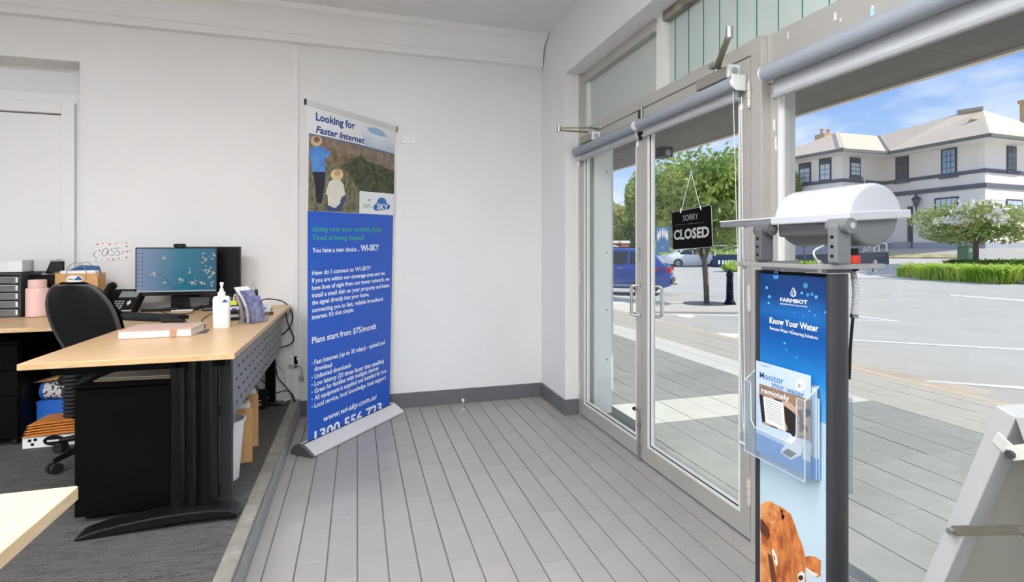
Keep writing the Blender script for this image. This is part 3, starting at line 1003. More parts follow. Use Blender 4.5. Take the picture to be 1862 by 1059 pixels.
# sheet: four measured corners
BLp = gl0 + ax * 0.055 + Vector((0, 0, 0.064)); BRp = gl1 - ax * 0.055 + Vector((0, 0, 0.064))
wid = (BRp - BLp).length
dTL = PD(559, 190, 1.0); 
TLp = PD(559.5, 190, ray(559.5, 190).dot(FW) * (BLp - CAM).dot(FW) * 1.008)
bpn = (BRp - BLp).cross(TLp - BLp).normalized()
_r = ray(718, 236)
TRp = CAM + _r * ((BLp - CAM).dot(bpn) / _r.dot(bpn))
zt = (TLp.z + TRp.z) / 2


def proj(p):
    d = (p - CAM).dot(FW)
    return (CX + F_PX * (p - CAM).dot(RT) / d, CY - F_PX * (p.z - CAMH) / d)


def hb(px, py):
    """place on the sheet seen at a place in the photograph"""
    r = ray(px, py)
    return CAM + r * ((BLp - CAM).dot(bpn) / r.dot(bpn))


SB = None
sn = bpn if bpn.dot(CAM - BLp) > 0 else -bpn


def edge_at(a, b_, py):
    lo, hi = 0.0, 1.0
    for _ in range(40):
        m_ = (lo + hi) / 2
        if proj(a.lerp(b_, m_))[1] < py: lo = m_
        else: hi = m_
    return a.lerp(b_, lo)


EL, ER = edge_at(TLp, BLp, 383.8), edge_at(TRp, BRp, 391.5)
MB().slab([TLp, EL, ER, TRp], 0.0006).build('upper_sheet', 'banner_white', ban)
MB().slab([EL, BLp, BRp, ER], 0.0006).build('lower_sheet', 'banner_blue', ban)
MB().slab([p - sn * 0.0012 for p in (TLp, BLp, BRp, TRp)], 0.0006).build('sheet_back', 'banner_white', ban)
MB().bar(TLp - (TRp - TLp).normalized() * 0.012 + Vector((0, 0, 0.012)), TRp + (TRp - TLp).normalized() * 0.014 + Vector((0, 0, 0.012)), 0.016, 0.036).build('top_rail', 'silver', ban, bevel=0.004)
for p, s in ((TLp, -1), (TRp, 1)):
    q = p + (TRp - TLp).normalized() * 0.016 * s + Vector((0, 0, 0.012))
    MB().bar(q, q + (TRp - TLp).normalized() * 0.008 * s, 0.019, 0.039).build('rail_end', 'dark_grey', ban, bevel=0.003)
mid = (BLp + BRp) / 2; mt = (TLp + TRp) / 2
MB().tube([mid - bn * 0.03, mt - bn * 0.02], 0.009, 10).build('support_pole', 'steel', ban, smooth=True)

# printed photograph
def bflat(name, pts, m, off=0.0012, kind=None): return flat(name, pts, hb, m, ban, sn, off, S=SB, kind=kind)
gradient_mat('print_sky', [(0.0, (168, 192, 214)), (0.35, (196, 212, 226)), (0.7, (232, 237, 242)), (1.0, (240, 240, 241))], 'Z', 1.95, 2.17, noise=0.5, nscale=5)
mat('print_far_hills', (156, 136, 118), 0.6, c2=(120, 108, 100), vscale=22)
mat('print_hills', (150, 126, 98), 0.6, c2=(92, 88, 62), vscale=20)
mat('print_scrub', (92, 96, 62), 0.6, c2=(48, 56, 40), vscale=26)
mat('print_ground', (150, 140, 112), 0.6, c2=(70, 74, 48), vscale=34, ramp_pos=(0.3, 0.7))
mat('print_ridge', (132, 142, 152), 0.6)
mat('print_shirt', (92, 150, 222), 0.6, var=0.2, vscale=18)
mat('print_trousers', (38, 40, 58), 0.6)
mat('print_hat', (214, 184, 150), 0.6, var=0.1, vscale=20); mat('print_hat_dark', (134, 104, 84), 0.6)
mat('print_cream', (226, 220, 208), 0.6, var=0.08, vscale=18); mat('print_skin', (150, 106, 84), 0.6)
mat('print_hat_pale', (232, 206, 160), 0.6)
def E(pts, sc, ox, oy): return [(ox + x / sc, oy + y / sc) for x, y in pts]
c6 = lambda pts: E(pts, 4.236, 540, 170)
bflat('printed_sky', c6([(470, 215), (560, 235), (745, 285), (748, 480), (90, 320), (90, 308), (300, 352), (520, 400)]), 'print_ridge' if False else 'print_sky', 0.0008)
bflat('printed_cloud', c6([(540, 262), (600, 262), (660, 290), (700, 340), (640, 330), (560, 300)]), mat('print_cloud_blue', (158, 192, 226), 0.6), 0.0010)
bflat('printed_far_ridge', c6([(90, 305), (230, 335), (420, 378), (600, 425), (748, 465), (748, 495), (600, 455), (420, 405), (230, 365), (90, 330)]), mat('print_ridge2', (110, 116, 130), 0.6), 0.0012)
bflat('printed_far_hills', c6([(90, 322), (230, 352), (420, 392), (600, 440), (748, 482), (748, 600), (560, 520), (420, 470), (260, 430), (90, 420)]), 'print_far_hills', 0.0014)
bflat('printed_hills', c6([(90, 400), (260, 420), (430, 470), (560, 520), (748, 590), (746, 775), (480, 752), (478, 922), (85, 905)]), 'print_hills', 0.0016)
bflat('printed_scrub', c6([(420, 520), (500, 470), (530, 520), (640, 560), (748, 600), (746, 775), (480, 752), (478, 860), (400, 700), (330, 560)]), 'print_scrub', 0.0018)
bflat('printed_ground', c6([(88, 560), (230, 520), (330, 560), (420, 640), (478, 760), (478, 922), (85, 905)]), 'print_ground', 0.0020)
# man with raised arms, seen from behind
bflat('printed_trousers', c6([(118, 600), (218, 600), (212, 690), (188, 850), (145, 840), (140, 720)]), 'print_trousers', 0.0022)
bflat('printed_shirt', c6([(92, 440), (120, 408), (180, 405), (240, 432), (262, 455), (240, 492), (212, 500), (216, 604), (118, 606), (108, 520), (94, 490)]), 'print_shirt', 0.0024)
bflat('printed_arm', c6([(208, 372), (222, 378), (242, 438), (228, 440), (200, 392)]), 'print_skin', 0.0026)
bflat('printed_hands', c6(disc(202, 374, 14, 11, 10)), 'print_skin', 0.0028)
bflat('printed_hat', c6(disc(148, 366, 43, 42, 18)), 'print_hat', 0.0028)
bflat('printed_hat_crown', c6(disc(150, 356, 24, 24, 14)), 'print_hat_dark', 0.0032)
# kneeling man in a pale shirt
bflat('printed_jeans', c6([(216, 850), (236, 870), (330, 830), (362, 790), (375, 800), (340, 905), (262, 912), (222, 900)]), mat('print_jeans', (58, 78, 118), 0.6), 0.0022)
bflat('printed_pale_shirt', c6([(246, 680), (280, 660), (330, 665), (356, 700), (370, 780), (338, 800), (330, 850), (290, 885), (238, 862), (234, 790), (218, 770)]), 'print_cream', 0.0024)
bflat('printed_pale_hat', c6(disc(306, 626, 48, 44, 18)), 'print_hat_pale', 0.0026)
bflat('printed_pale_crown', c6(disc(310, 612, 25, 28, 14)), mat('print_hat_tan', (206, 166, 120), 0.6), 0.0030)
# brand patch
bflat('logo_patch', c6([(480, 752), (748, 776), (745, 940), (478, 924)]), 'banner_white', 0.0030)
cl = []
for cx, cy, r, a0, a1 in ((612, 878, 26, 90, 250), (650, 838, 36, 170, 370), (690, 872, 24, 290, 450)):
    for k in range(9):
        a = math.radians(a0 + (a1 - a0) * k / 8); cl.append((cx + r * math.cos(a), cy + r * math.sin(a)))
bflat('logo_cloud', c6(cl), mat('logo_blue', (38, 112, 190), 0.5), 0.0034)
mat('logo_green', (86, 168, 98), 0.5)
for r in (6, 13, 20):
    arc = [(553 + r * math.cos(math.radians(a)), 834 + r * 0.95 * math.sin(math.radians(a))) for a in range(225, 316, 15)]
    arc += [(553 + (r - 4) * math.cos(math.radians(a)), 834 + (r - 4) * 0.95 * math.sin(math.radians(a))) for a in range(315, 224, -15)]
    bflat('logo_wave', c6(arc), 'mid_grey', 0.0034)
def bt(s, l, r, cap, m='letter_white', bold=0.024, shear=0.0, off=0.0012):
    text(s, hb, l, r, cap, m, ban, sn, off, bold, shear, S=SB)
bt('WI-', (659.2, 379), (676.3, 380.3), 9.3, 'logo_green', 0.0, off=0.0036)
bt('SKY', (684.8, 381), (705, 382.2), 10.4, 'letter_white', 0.02, off=0.0040)
bt('Looking for', (574.2, 218.4), (645.5, 235.2), 13.6, 'letter_blue', 0.028)
bt('Faster Internet', (574.2, 240.8), (662.8, 261.8), 12.2, 'letter_blue', 0.028, 0.22)
bt('Going over your monthly limit?', (567.6, 420.7), (694.8, 421.2), 8.8, 'letter_green', 0.022)
bt('Tired of being shaped?', (567.6, 436.9), (663, 436.0), 8.8, 'letter_green', 0.022)
bt('You have a new choice ..', (567.6, 459.7), (653.2, 457.0), 8.6, bold=0.022)
bt('WI-SKY', (655.5, 457.0), (689, 455.4), 11.0, bold=0.03)
bt('How do I connect to WI-SKY?', (567, 501), (673.6, 491), 8.2, bold=0.022)
bt('If you are within our coverage area and we', (567, 514.6), (699.5, 500), 8.0)
bt('have lines of sight from our tower network, we', (567, 528), (707.8, 510.5), 8.0)
bt('install a small dish on your property and beam', (567, 541.6), (707.8, 522), 8.0)
bt('the signal directly into your home,', (567, 555), (670.9, 538.5), 8.0)
bt('connecting you to fast, reliable broadband', (567, 568.6), (696, 546.8), 8.0)
bt("internet. It's that simple.", (567, 581.5), (643.2, 566.6), 8.0)
bt('Plans start from $75/month', (567, 625.3), (683.7, 597.7), 11.2, bold=0.024)
for s, l, r in (('Fast internet (up to 30 mbps) - upload and', (571.4, 663.3), (699.5, 625.8)), ('download', (571.4, 675.6), (603.3, 667.3)),
                ('Unlimited downloads', (571.4, 689.6), (638, 667.5)), ('Low latency (20 times faster than satellite)', (571.4, 702.6), (697.8, 660)),
                ('Great for families with multiple devices', (571.4, 715.9), (688, 672.4)),
                ('All equipment is supplied and installed for you', (571.4, 728.9), (702, 677.3)),
                ('Local service, local knowledge, local support', (571.4, 742.4), (701, 689.6))):
    bt(s, l, r, 8.4)
    if s != 'download':
        bflat('bullet', disc(567.3, l[1] - 2.2, 1.1, 1.4, 8), 'letter_white', 0.0012)
bt('www.wi-sky.com.au', (588, 767.5), (684.8, 725), 10.5, bold=0.022, shear=0.25)
bt('1300 556 723', (571.4, 806), (694, 748.5), 20.0, bold=0.026)
# ------------------------------------------------------------------ desks
wood_mat('beech', (220, 186, 142), (202, 164, 118), (1.2, 14, 6), 0.34)
wood_mat('beech_y', (222, 190, 148), (206, 170, 126), (14, 1.2, 6), 0.34)
wood_mat('beech_pale', (226, 200, 162), (214, 184, 142), (12, 1.2, 6), 0.36)
mat('beech_edge', (204, 164, 118), 0.45, var=0.10, vscale=9, vstretch=(1, 1, 12))
ZD = ZT + 0.72
XR = -0.478
YN = 2.365
wk = thing('corner_desk', 'L-shaped beech office desk with black fluted leg and perforated panel', 'desk', (-0.85, 2.6, ZT))
MB().box(-1.2, XR, YN, YB - 0.02, ZD - 0.024, ZD).build('desktop', 'beech', wk, bevel=0.002, seg=1)
pl = [(-1.2, 3.30), (-1.2, YB - 0.075), (-3.0, YB - 0.075), (-3.0, 3.43), (-1.42, 3.43), (-1.31, 3.40), (-1.24, 3.35)]
MB().prism(pl, ZD - 0.024, ZD, 'z').build('return_top', 'beech', wk, bevel=0.0015, seg=1)
# fluted leg
lg = MB()
for x0, x1, y0, y1 in ((-0.752, -0.685, 2.50, 2.57), (-0.683, -0.648, 2.492, 2.575), (-0.646, -0.575, 2.498, 2.575)):
    lg.prism(rrect(x0, x1, y0, y1, min(x1 - x0, 0.06) * 0.42, 5), ZT + 0.03, ZD - 0.05, 'z')
lg.box(-0.74, -0.58, 2.51, 2.565, ZT + 0.03, ZD - 0.05)
leg = lg.build('leg', mat('leg_black', (8, 8, 9), 0.3, spec=0.4), wk, smooth=0.5)
ft = [(-1.065, ZT), (-1.06, ZT + 0.012), (-1.0, ZT + 0.03), (-0.9, ZT + 0.046), (-0.8, ZT + 0.056), (-0.7, ZT + 0.06), (-0.58, ZT + 0.058), (-0.52, ZT + 0.05),
      (-0.49, ZT + 0.035), (-0.482, ZT + 0.018), (-0.50, ZT + 0.014), (-0.56, ZT + 0.02), (-0.7, ZT + 0.02), (-0.9, ZT + 0.01), (-1.02, ZT)]
MB().prism(ft, 2.45, 2.545, 'y').build('foot', mat('foot_metal', (16, 16, 17), 0.3, spec=0.45), wk, bevel=0.006)
MB().box(-1.12, -0.54, 2.50, 2.57, ZD - 0.075, ZD - 0.026).build('top_beam', 'black_metal', wk, bevel=0.003)
MB().box(-1.16, -1.12, 2.50, 2.57, ZD - 0.075, ZD - 0.026).build('beam_end', 'black_metal', wk)
rl = MB().box(-0.64, -0.575, 4.155, 4.21, ZT, ZD - 0.026)
rl.build('leg', 'black_metal', wk, bevel=0.004)
MB().prism([(ZT, 0), (ZT, 0)] and [(-0.86, ZT), (-0.86, ZT + 0.015), (-0.62, ZT + 0.03), (-0.52, ZT + 0.01), (-0.52, ZT)], 4.14, 4.22, 'y').build('foot', 'foot_metal', wk, bevel=0.003)
# perforated modesty panel
mp_ = MB().prism([(2.575, ZD - 0.03), (4.15, ZD - 0.03), (4.15, 0.53), (2.64, 0.53), (2.575, 0.40)], -0.537, -0.532, 'x')
pan = mp_.build('modesty_panel', mat('panel_grey', (150, 152, 155), 0.4, metal=0.2), wk)
MB().box(-0.575, -0.530, 2.56, 2.60, ZT + 0.06, ZD - 0.03).build('cable_riser', mat('riser', (38, 39, 41), 0.35), wk, bevel=0.003)
sl = MB()
for r_ in range(5):
    for c_ in range(15):
        y0 = 2.66 + c_ * 0.1 + (0.05 if r_ % 2 else 0)
        z0 = 0.775 - r_ * 0.052
        if y0 < 4.1:
            sl.box(-0.538, -0.5312, y0, y0 + 0.034, z0, z0 + 0.009)
sl.build('slots', 'black', pan, kind='stuff')
MB().box(-2.98, -2.93, 3.55, 4.1, ZT, ZD - 0.026).build('end_panel', 'black_metal', wk)
MB().box(-2.93, -1.25, 4.13, 4.15, ZT + 0.25, ZD - 0.026).build('back_panel', 'black_metal', wk)

d3_ = thing('office_desk', 'pale beech desk corner in the near left of the room', 'desk', (-0.9, 0.65, ZT))
MB().box(-1.35, -0.483, 0.10, 1.133, ZD - 0.026, ZD).build('desktop', 'beech_pale', d3_, bevel=0.002, seg=1)
for x in (-1.24, -0.66):
    MB().box(x, x + 0.06, 0.3, 0.9, ZT, ZT + 0.04).build('foot', 'black_metal', d3_, bevel=0.004)
    MB().box(x, x + 0.06, 0.55, 0.67, ZT + 0.04, ZD - 0.026).build('leg', 'black_metal', d3_, bevel=0.004)


# ------------------------------------------------------------------ drawer pedestals
def pedestal(label, x0, x1, y0, y1, z1):
    t = thing('drawer_pedestal', label, 'drawer unit', ((x0 + x1) / 2, (y0 + y1) / 2, ZT), 'black mobile drawer units')
    zb = ZT + 0.045
    MB().box(x0, x1, y0 + 0.018, y1, zb, z1 - 0.014).build('body', 'black_metal', t, bevel=0.003)
    MB().box(x0 - 0.004, x1 + 0.004, y0, y1 + 0.003, z1 - 0.014, z1).build('top_panel', 'black_metal', t, bevel=0.003)
    for x in (x0 + 0.04, x1 - 0.04):
        for y in (y0 + 0.05, y1 - 0.05):
            MB().lathe([(0.022, -0.012), (0.022, 0.012)], (x, y, ZT + 0.022), 14, 'x').build('caster', 'black_rubber', t, smooth=True)
    return t


t = pedestal('black drawer unit under the desk with a beige folder on top', -1.125, -0.725, 2.60, 3.12, 0.704)
MB().box(-1.122, -0.728, 2.598, 2.617, ZT + 0.03, 0.685).build('back_panel', 'black_metal', t, bevel=0.002)
t = pedestal('black drawer unit at the left edge under the return desk', -2.31, -1.875, 3.72, 4.12, 0.735)
for k, (z0, z1) in enumerate(((0.18, 0.42), (0.425, 0.565), (0.57, 0.715))):
    f = MB().box(-2.305, -1.88, 3.718, 3.738, z0, z1).build('drawer_front', 'black_metal', t, bevel=0.002)
    MB().box(-2.16, -1.97, 3.705, 3.718, z1 - 0.05, z1 - 0.038).build('handle', 'chrome', f, bevel=0.002)
fo = thing('folder', 'beige card folder lying on the black drawer unit', 'folder', (-0.9, 2.8, 0.705))
MB().prism([(-1.08, 2.66), (-0.74, 2.64), (-0.73, 2.95), (-1.04, 3.0)], 0.7045, 0.712, 'z').build('cover', mat('folder_beige', (196, 180, 150), 0.7, var=0.05), fo)
MB().prism([(-1.07, 2.675), (-0.76, 2.655), (-0.75, 2.93), (-1.03, 2.98)], 0.7125, 0.716, 'z').build('papers', 'white_paper', fo)

# ------------------------------------------------------------------ office chair
mat('chair_black', (13, 13, 14), 0.55, bump=0.1, bscale=300)
mat('chair_rim', (44, 45, 47), 0.6)
CH = Vector((-1.31, 3.47, ZT))
ch = thing('office_chair', 'black office swivel chair with rounded backrest between the desks', 'chair', CH)
fdir = Vector((0.25, 0.97, 0)).normalized()
sdir = Vector((fdir.y, -fdir.x, 0))           # to the far right of the backrest
bc = Vector((-1.369, 3.255, 0))


def back_pt(u, v, depth):
    z = 0.66 + 0.445 * v
    hw = 0.13 + 0.055 * math.sin(min(1, v / 0.5) * math.pi / 2) if v < 0.5 else 0.185 * (max(0.0, 1 - ((v - 0.5) / 0.52) ** 2.4)) ** 0.5
    s_ = (u * 2 - 1)
    lean = -fdir * (0.18 * (v - 0.4))
    bow = fdir * (0.035 * s_ * s_)
    p = bc + sdir * (s_ * hw) + lean + bow + fdir * depth
    return Vector((p.x, p.y, z))


MB().grid(lambda u, v: back_pt(0.5 + (u - 0.5) * 0.90, 0.02 + v * 0.93, 0.0), 16, 22, 0.012).build('back_shell', 'chair_black', ch, smooth=True)
def cush(u, v):
    e = (1 - abs(u * 2 - 1) ** 6) * (1 - abs(v * 2 - 1) ** 8)
    return back_pt(u, v, 0.012 + 0.045 * e ** 0.5)
MB().grid(cush, 16, 22, 0.0).build('back_cushion', 'chair_black', ch, smooth=True)
rimp = [back_pt(0.95, 0.02 + 0.93 * v / 20, 0.004) for v in range(0, 21)] + [back_pt(0.05, 0.02 + 0.93 * v / 20, 0.004) for v in range(20, -1, -1)]
MB().tube(rimp, 0.011, 8).build('rim', mat('chair_piping', (70, 71, 73), 0.5), ch, smooth=True)
be = []
for k in range(15):
    z = 0.40 + k * 0.02
    be += [(0.030, z), (0.040, z + 0.01)]
b0 = PD(131, 700, 2.74)
MB().lathe(be, (b0.x, b0.y, 0), 18).build('bellows', 'black_rubber', ch, smooth=0.3)
MB().tube([(b0.x, b0.y, 0.42), (b0.x, b0.y, 0.40), tuple((CH + Vector((0, 0, 0.36))))], 0.016, 8).build('back_bar', 'black', ch)
MB().lathe([(0.001, 0.53), (0.2, 0.535), (0.24, 0.555), (0.245, 0.575), (0.22, 0.60), (0.12, 0.61), (0.001, 0.612)], (CH.x, CH.y, 0), 28).build('seat', 'chair_black', ch, smooth=True)
MB().lathe([(0.028, 0.12), (0.028, 0.28), (0.018, 0.28), (0.018, 0.41)], CH, 16).build('gas_lift', 'black', ch, smooth=True)
tip0 = Vector((-1.49, 3.20, 0)) - Vector((CH.x, CH.y, 0))
a0 = math.atan2(tip0.y, tip0.x)
for k in range(5):
    a = a0 + k * 2 * math.pi / 5
    dv = Vector((math.cos(a), math.sin(a), 0))
    l = MB().tube([CH + Vector((0, 0, 0.105)), CH + dv * 0.12 + Vector((0, 0, 0.1)), CH + dv * 0.30 + Vector((0, 0, 0.065))], [0.028, 0.022, 0.014], 8)
    leg_ = l.build('base_leg', 'black_gloss', ch, smooth=True)
    tp = CH + dv * 0.30
    sd = Vector((-dv.y, dv.x, 0))
    w = MB()
    for s_ in (-1, 1):
        c_ = tp + sd * (0.016 * s_) + Vector((0, 0, 0.028))
        pts = []
        w.tube([c_ - sd * 0.009, c_ + sd * 0.009], 0.027, 16)
    w.build('caster', mat('caster_grey', (40, 40, 41), 0.4), leg_, smooth=0.6, kind='stuff')

# ------------------------------------------------------------------ monitors
def monitor(label, c0, c1, z0, z1, screen_m, stand=True, grp=None):
    c0, c1 = Vector((c0[0], c0[1], 0)), Vector((c1[0], c1[1], 0))
    ex = (c1 - c0).normalized(); w = (c1 - c0).length
    nb = Vector((-ex.y, ex.x, 0)) * 1.0      # away from the viewer
    if nb.y < 0: nb = -nb
    cx = (c0 + c1) / 2 + nb * 0.06
    t = thing('computer_monitor', label, 'monitor', (cx.x, cx.y, ZD), grp)
    M = Matrix.Translation((c0.x, c0.y, 0)) @ Matrix((ex, nb, Vector((0, 0, 1)))).transposed().to_4x4()
    MB(M).box(0, w, 0.0, 0.018, z0, z1).build('bezel', 'black_gloss', t, bevel=0.003)
    MB(M).box(w * 0.2, w * 0.8, 0.018, 0.05, z0 + 0.04, z1 - 0.05).build('housing', 'black', t, bevel=0.01)
    sc_ = MB(M).box(0.008, w - 0.008, -0.0012, 0.001, z0 + 0.026, z1 - 0.008).build('screen', screen_m, t)
    if stand:
        MB(M).prism([(w * 0.5 - 0.055, ZD + 0.012), (w * 0.5 + 0.065, ZD + 0.012), (w * 0.5 + 0.045, z0 + 0.08), (w * 0.5 - 0.05, z0 + 0.08)], 0.055, 0.07, 'y').build('stand', 'black_gloss', t, bevel=0.003)
        MB(M).prism(rrect(w * 0.5 - 0.12, w * 0.5 + 0.12, 0.0, 0.16, 0.02), ZD + 0.0005, ZD + 0.012, 'z').build('stand_base', 'black_gloss', t, bevel=0.002)
    return t, sc_, M, w


gradient_mat('screen_on', [(0.0, (116, 130, 160)), (0.3, (84, 116, 142)), (0.55, (30, 104, 128)), (1.0, (8, 84, 112))], 'X', -0.245, 0.23, 0.25, emit=0.12)
m1, s1, M1, mw = monitor('computer monitor showing a teal blossom picture, webcam on top', (-1.412, 4.05), (-0.926, 4.05), 0.955, 1.279, 'screen_on', grp='monitors on the corner desk')
mat('blossom', (196, 188, 168), 0.6, emit=0.10); mat('blossom_core', (110, 92, 66), 0.6, emit=0.2); mat('twig', (30, 44, 58), 0.6)
random.seed(8)
fl, fc = MB(M1), MB(M1)
sx = lambda px: PY(px, 500, 4.05).x + 1.412
sz = lambda py: CAMH - (py - 450) * 3.55 / 958
for cx, cy, n, sp in ((280, 497, 8, 5), (300, 470, 3, 4), (298, 515, 5, 5), (350, 514, 12, 8), (332, 508, 8, 7), (366, 516, 6, 5), (376, 492, 12, 10), (385, 500, 7, 6), (388, 468, 8, 7), (368, 472, 5, 7), (372, 476, 3, 4), (392, 458, 4, 4), (386, 518, 6, 6), (345, 495, 4, 6)):
    for k in range(n):
        x_, z_ = sx(cx + random.gauss(0, sp * 0.5)), sz(cy + random.gauss(0, sp * 0.5))
        if not (0.014 < x_ < mw - 0.014 and 0.99 < z_ < 1.262): continue
        r_ = random.uniform(0.004, 0.008)
        fl.prism([(x_ + r_ * (1 if j % 2 else 0.55) * math.cos(j * math.pi / 5), z_ + r_ * (1 if j % 2 else 0.55) * math.sin(j * math.pi / 5)) for j in range(10)], -0.0016, -0.0013, 'y')
        fc.prism([(x_ + r_ * 0.3 * math.cos(j * 1.257), z_ + r_ * 0.3 * math.sin(j * 1.257)) for j in range(5)], -0.0019, -0.0017, 'y')
fl.build('blossoms', 'blossom', s1, kind='stuff'); fc.build('blossom_centres', 'blossom_core', s1, kind='stuff')
tw = MB(M1)
def twg(a, b_, w_):
    tw.bar((sx(a[0]), -0.0014, sz(a[1])), (sx(b_[0]), -0.0014, sz(b_[1])), w_, 0.0003, up=(0, 1, 0))
twg((282, 496), (300, 505), .002); twg((300, 505), (320, 528), .003); twg((292, 500), (302, 472), .001); twg((262, 504), (282, 506), .001)
tw.build('twigs', 'twig', s1, kind='stuff')
ic = MB(M1)
for r_ in range(9):
    for c_ in range(2):
        ic.box(0.014 + c_ * 0.024, 0.022 + c_ * 0.024, -0.0016, -0.0013, 1.235 - r_ * 0.027, 1.243 - r_ * 0.027)
ic.build('screen_icons', mat('icon_dark', (40, 58, 92), 0.5, emit=0.2), s1, kind='stuff')
MB(M1).box(0.008, mw - 0.008, -0.0017, -0.0012, 0.981, 0.988).build('task_bar', mat('taskbar', (150, 160, 172), 0.5, emit=0.3), s1)
monitor('second computer monitor with a black screen standing behind the lit one', (-1.16, 4.19), (-0.792, 4.10), 0.93, 1.285, 'black', grp='monitors on the corner desk')
wc = thing('webcam', 'small black webcam clipped on top of the lit monitor', 'webcam', (-1.17, 4.05, 1.28))
px_ = PY(327, 447, 4.05)
MB().prism(rrect(px_.x - 0.034, px_.x + 0.034, 1.279, 1.304, 0.011), 4.035, 4.065, 'y').build('body', 'black', wc)
MB().lathe([(0.009, -0.004), (0.009, 0.002)], (px_.x + 0.008, 4.034, 1.291), 14, 'y').build('lens', 'black_gloss', wc, smooth=True)
MB().box(px_.x - 0.015, px_.x + 0.015, 4.052, 4.08, 1.25, 1.28).build('clip', 'black', wc, bevel=0.002)

# ------------------------------------------------------------------ phone, keyboard, mouse
ph = thing('desk_phone', 'black desk phone with a handset on its left side', 'phone', (-1.5, 4.06, ZD))
P0 = Vector((-1.60, 3.98, ZD))
pd_ = Vector((0.98, -0.18, 0)).normalized(); pb_ = Vector((0.18, 0.98, 0)).normalized()
Mp = Matrix.Translation(P0) @ Matrix((pd_, pb_, Vector((0, 0, 1)))).transposed().to_4x4()
# wedge: local x width 0.21, y back 0.14
MB(Mp).prism([(0.0, 0.0), (0.0, 0.018), (0.13, 0.15), (0.15, 0.15), (0.15, 0.10), (0.06, 0.0)], 0.0, 0.21, 'x').build('body', 'black', ph, bevel=0.004)
sl_ = Vector((0, 0.13, 0.132)).normalized()
def phone_face(u0, u1, s0, s1, lift, th=0.002):
    """patch on the sloping face: u across, s up the slope from the front lip"""
    nrm = Vector((0, -0.712, 0.702))
    q = []
    for u, s_ in ((u0, s0), (u1, s0), (u1, s1), (u0, s1)):
        p = Vector((u, 0.0, 0.018)) + sl_ * s_
        q.append(p + nrm * lift)
    return q
for nm, a, m in (('display', (0.085, 0.195, 0.115, 0.165), mat('lcd', (126, 132, 128), 0.3)), ('display_frame', (0.07, 0.208, 0.1, 0.182), 'black_gloss')):
    MB(Mp).slab(phone_face(*a, 0.004 if nm == 'display' else 0.002), 0.003).build(nm, m, ph)
for r_ in range(4):
    for c_ in range(3):
        MB(Mp).slab(phone_face(0.075 + c_ * 0.022, 0.09 + c_ * 0.022, 0.022 + r_ * 0.018, 0.032 + r_ * 0.018, 0.003), 0.003).build('key', 'grey_light', ph)
for a in ((0.155, 0.175, 0.062, 0.076), (0.16, 0.17, 0.05, 0.058), (0.16, 0.17, 0.08, 0.088)):
    MB(Mp).slab(phone_face(*a, 0.003), 0.003).build('key', 'white_plastic', ph)
MB(Mp).slab(phone_face(0.008, 0.205, 0.0, 0.010, 0.002), 0.003).build('lip', 'grey_light', ph)
hp = [Vector((0.03, 0.0, 0.03)) + sl_ * s_ + Vector((0, -0.712, 0.702)) * l for s_, l in ((0.0, 0.02), (0.03, 0.035), (0.09, 0.042), (0.15, 0.038), (0.185, 0.022))]
MB(Mp).tube(bez(hp, 4), [0.024] * 4 + [0.019] * 9 + [0.025] * 4, 10).build('handset', 'black', ph, smooth=True)

kb = thing('keyboard', 'black computer keyboard angled on the corner desk', 'keyboard', (-1.2, 3.62, ZD))
kd = Vector((0.87, -0.49, 0)).normalized(); kn_ = Vector((0.49, 0.87, 0)).normalized()
Mk = Matrix.Translation(Vector((-1.2, 3.63, ZD))) @ Matrix((kd, kn_, Vector((0, 0, 1)))).transposed().to_4x4()
MB(Mk).prism([(-0.075, 0.001), (-0.075, 0.01), (0.075, 0.024), (0.075, 0.001)], -0.22, 0.22, 'x').build('case', 'black', kb, bevel=0.003)
ky = MB(Mk)
for r_ in range(5):
    for c_ in range(20):
        y0 = -0.062 + r_ * 0.0265; z0 = 0.0105 + (y0 + 0.075) * 0.0935
        ky.box(-0.208 + c_ * 0.0209, -0.208 + c_ * 0.0209 + 0.017, y0, y0 + 0.021, z0, z0 + 0.006)
ky.build('keys', mat('key_black', (32, 32, 34), 0.5), kb, kind='stuff')
ms = thing('computer_mouse', 'black computer mouse beside the keyboard', 'mouse', PZ(208, 571, ZD))
c_ = PZ(211, 572, ZD)
MB().add([], []).lathe([(0.028, 0.0005), (0.032, 0.01), (0.028, 0.024), (0.015, 0.033), (0.001, 0.035)], c_, 18).build('body', 'black', ms, smooth=True)
MB().box(c_.x - 0.003, c_.x + 0.003, c_.y - 0.016, c_.y - 0.006, c_.z + 0.026, c_.z + 0.036).build('wheel', 'mid_grey', ms)
hs = thing('wrist_pad', 'curved black wrist pad in front of the keyboard', 'wrist rest', PZ(320, 587, ZD))
c_ = PZ(318, 588, ZD)
MB().tube(bez([c_ - kd * 0.09 + Vector((0, 0, 0.012)), c_ + kn_ * 0.02 + Vector((0, 0, 0.013)), c_ + kd * 0.06 + Vector((0, 0, 0.012))], 6), 0.012, 8).build('pad', 'black_rubber', hs, smooth=True)
tg = MB().tube([c_ + kd * 0.062 + Vector((0, 0, 0.012)), c_ + kd * 0.075 + Vector((0, 0, 0.008))], 0.006, 8).build('pad_end', 'dark_grey', hs)

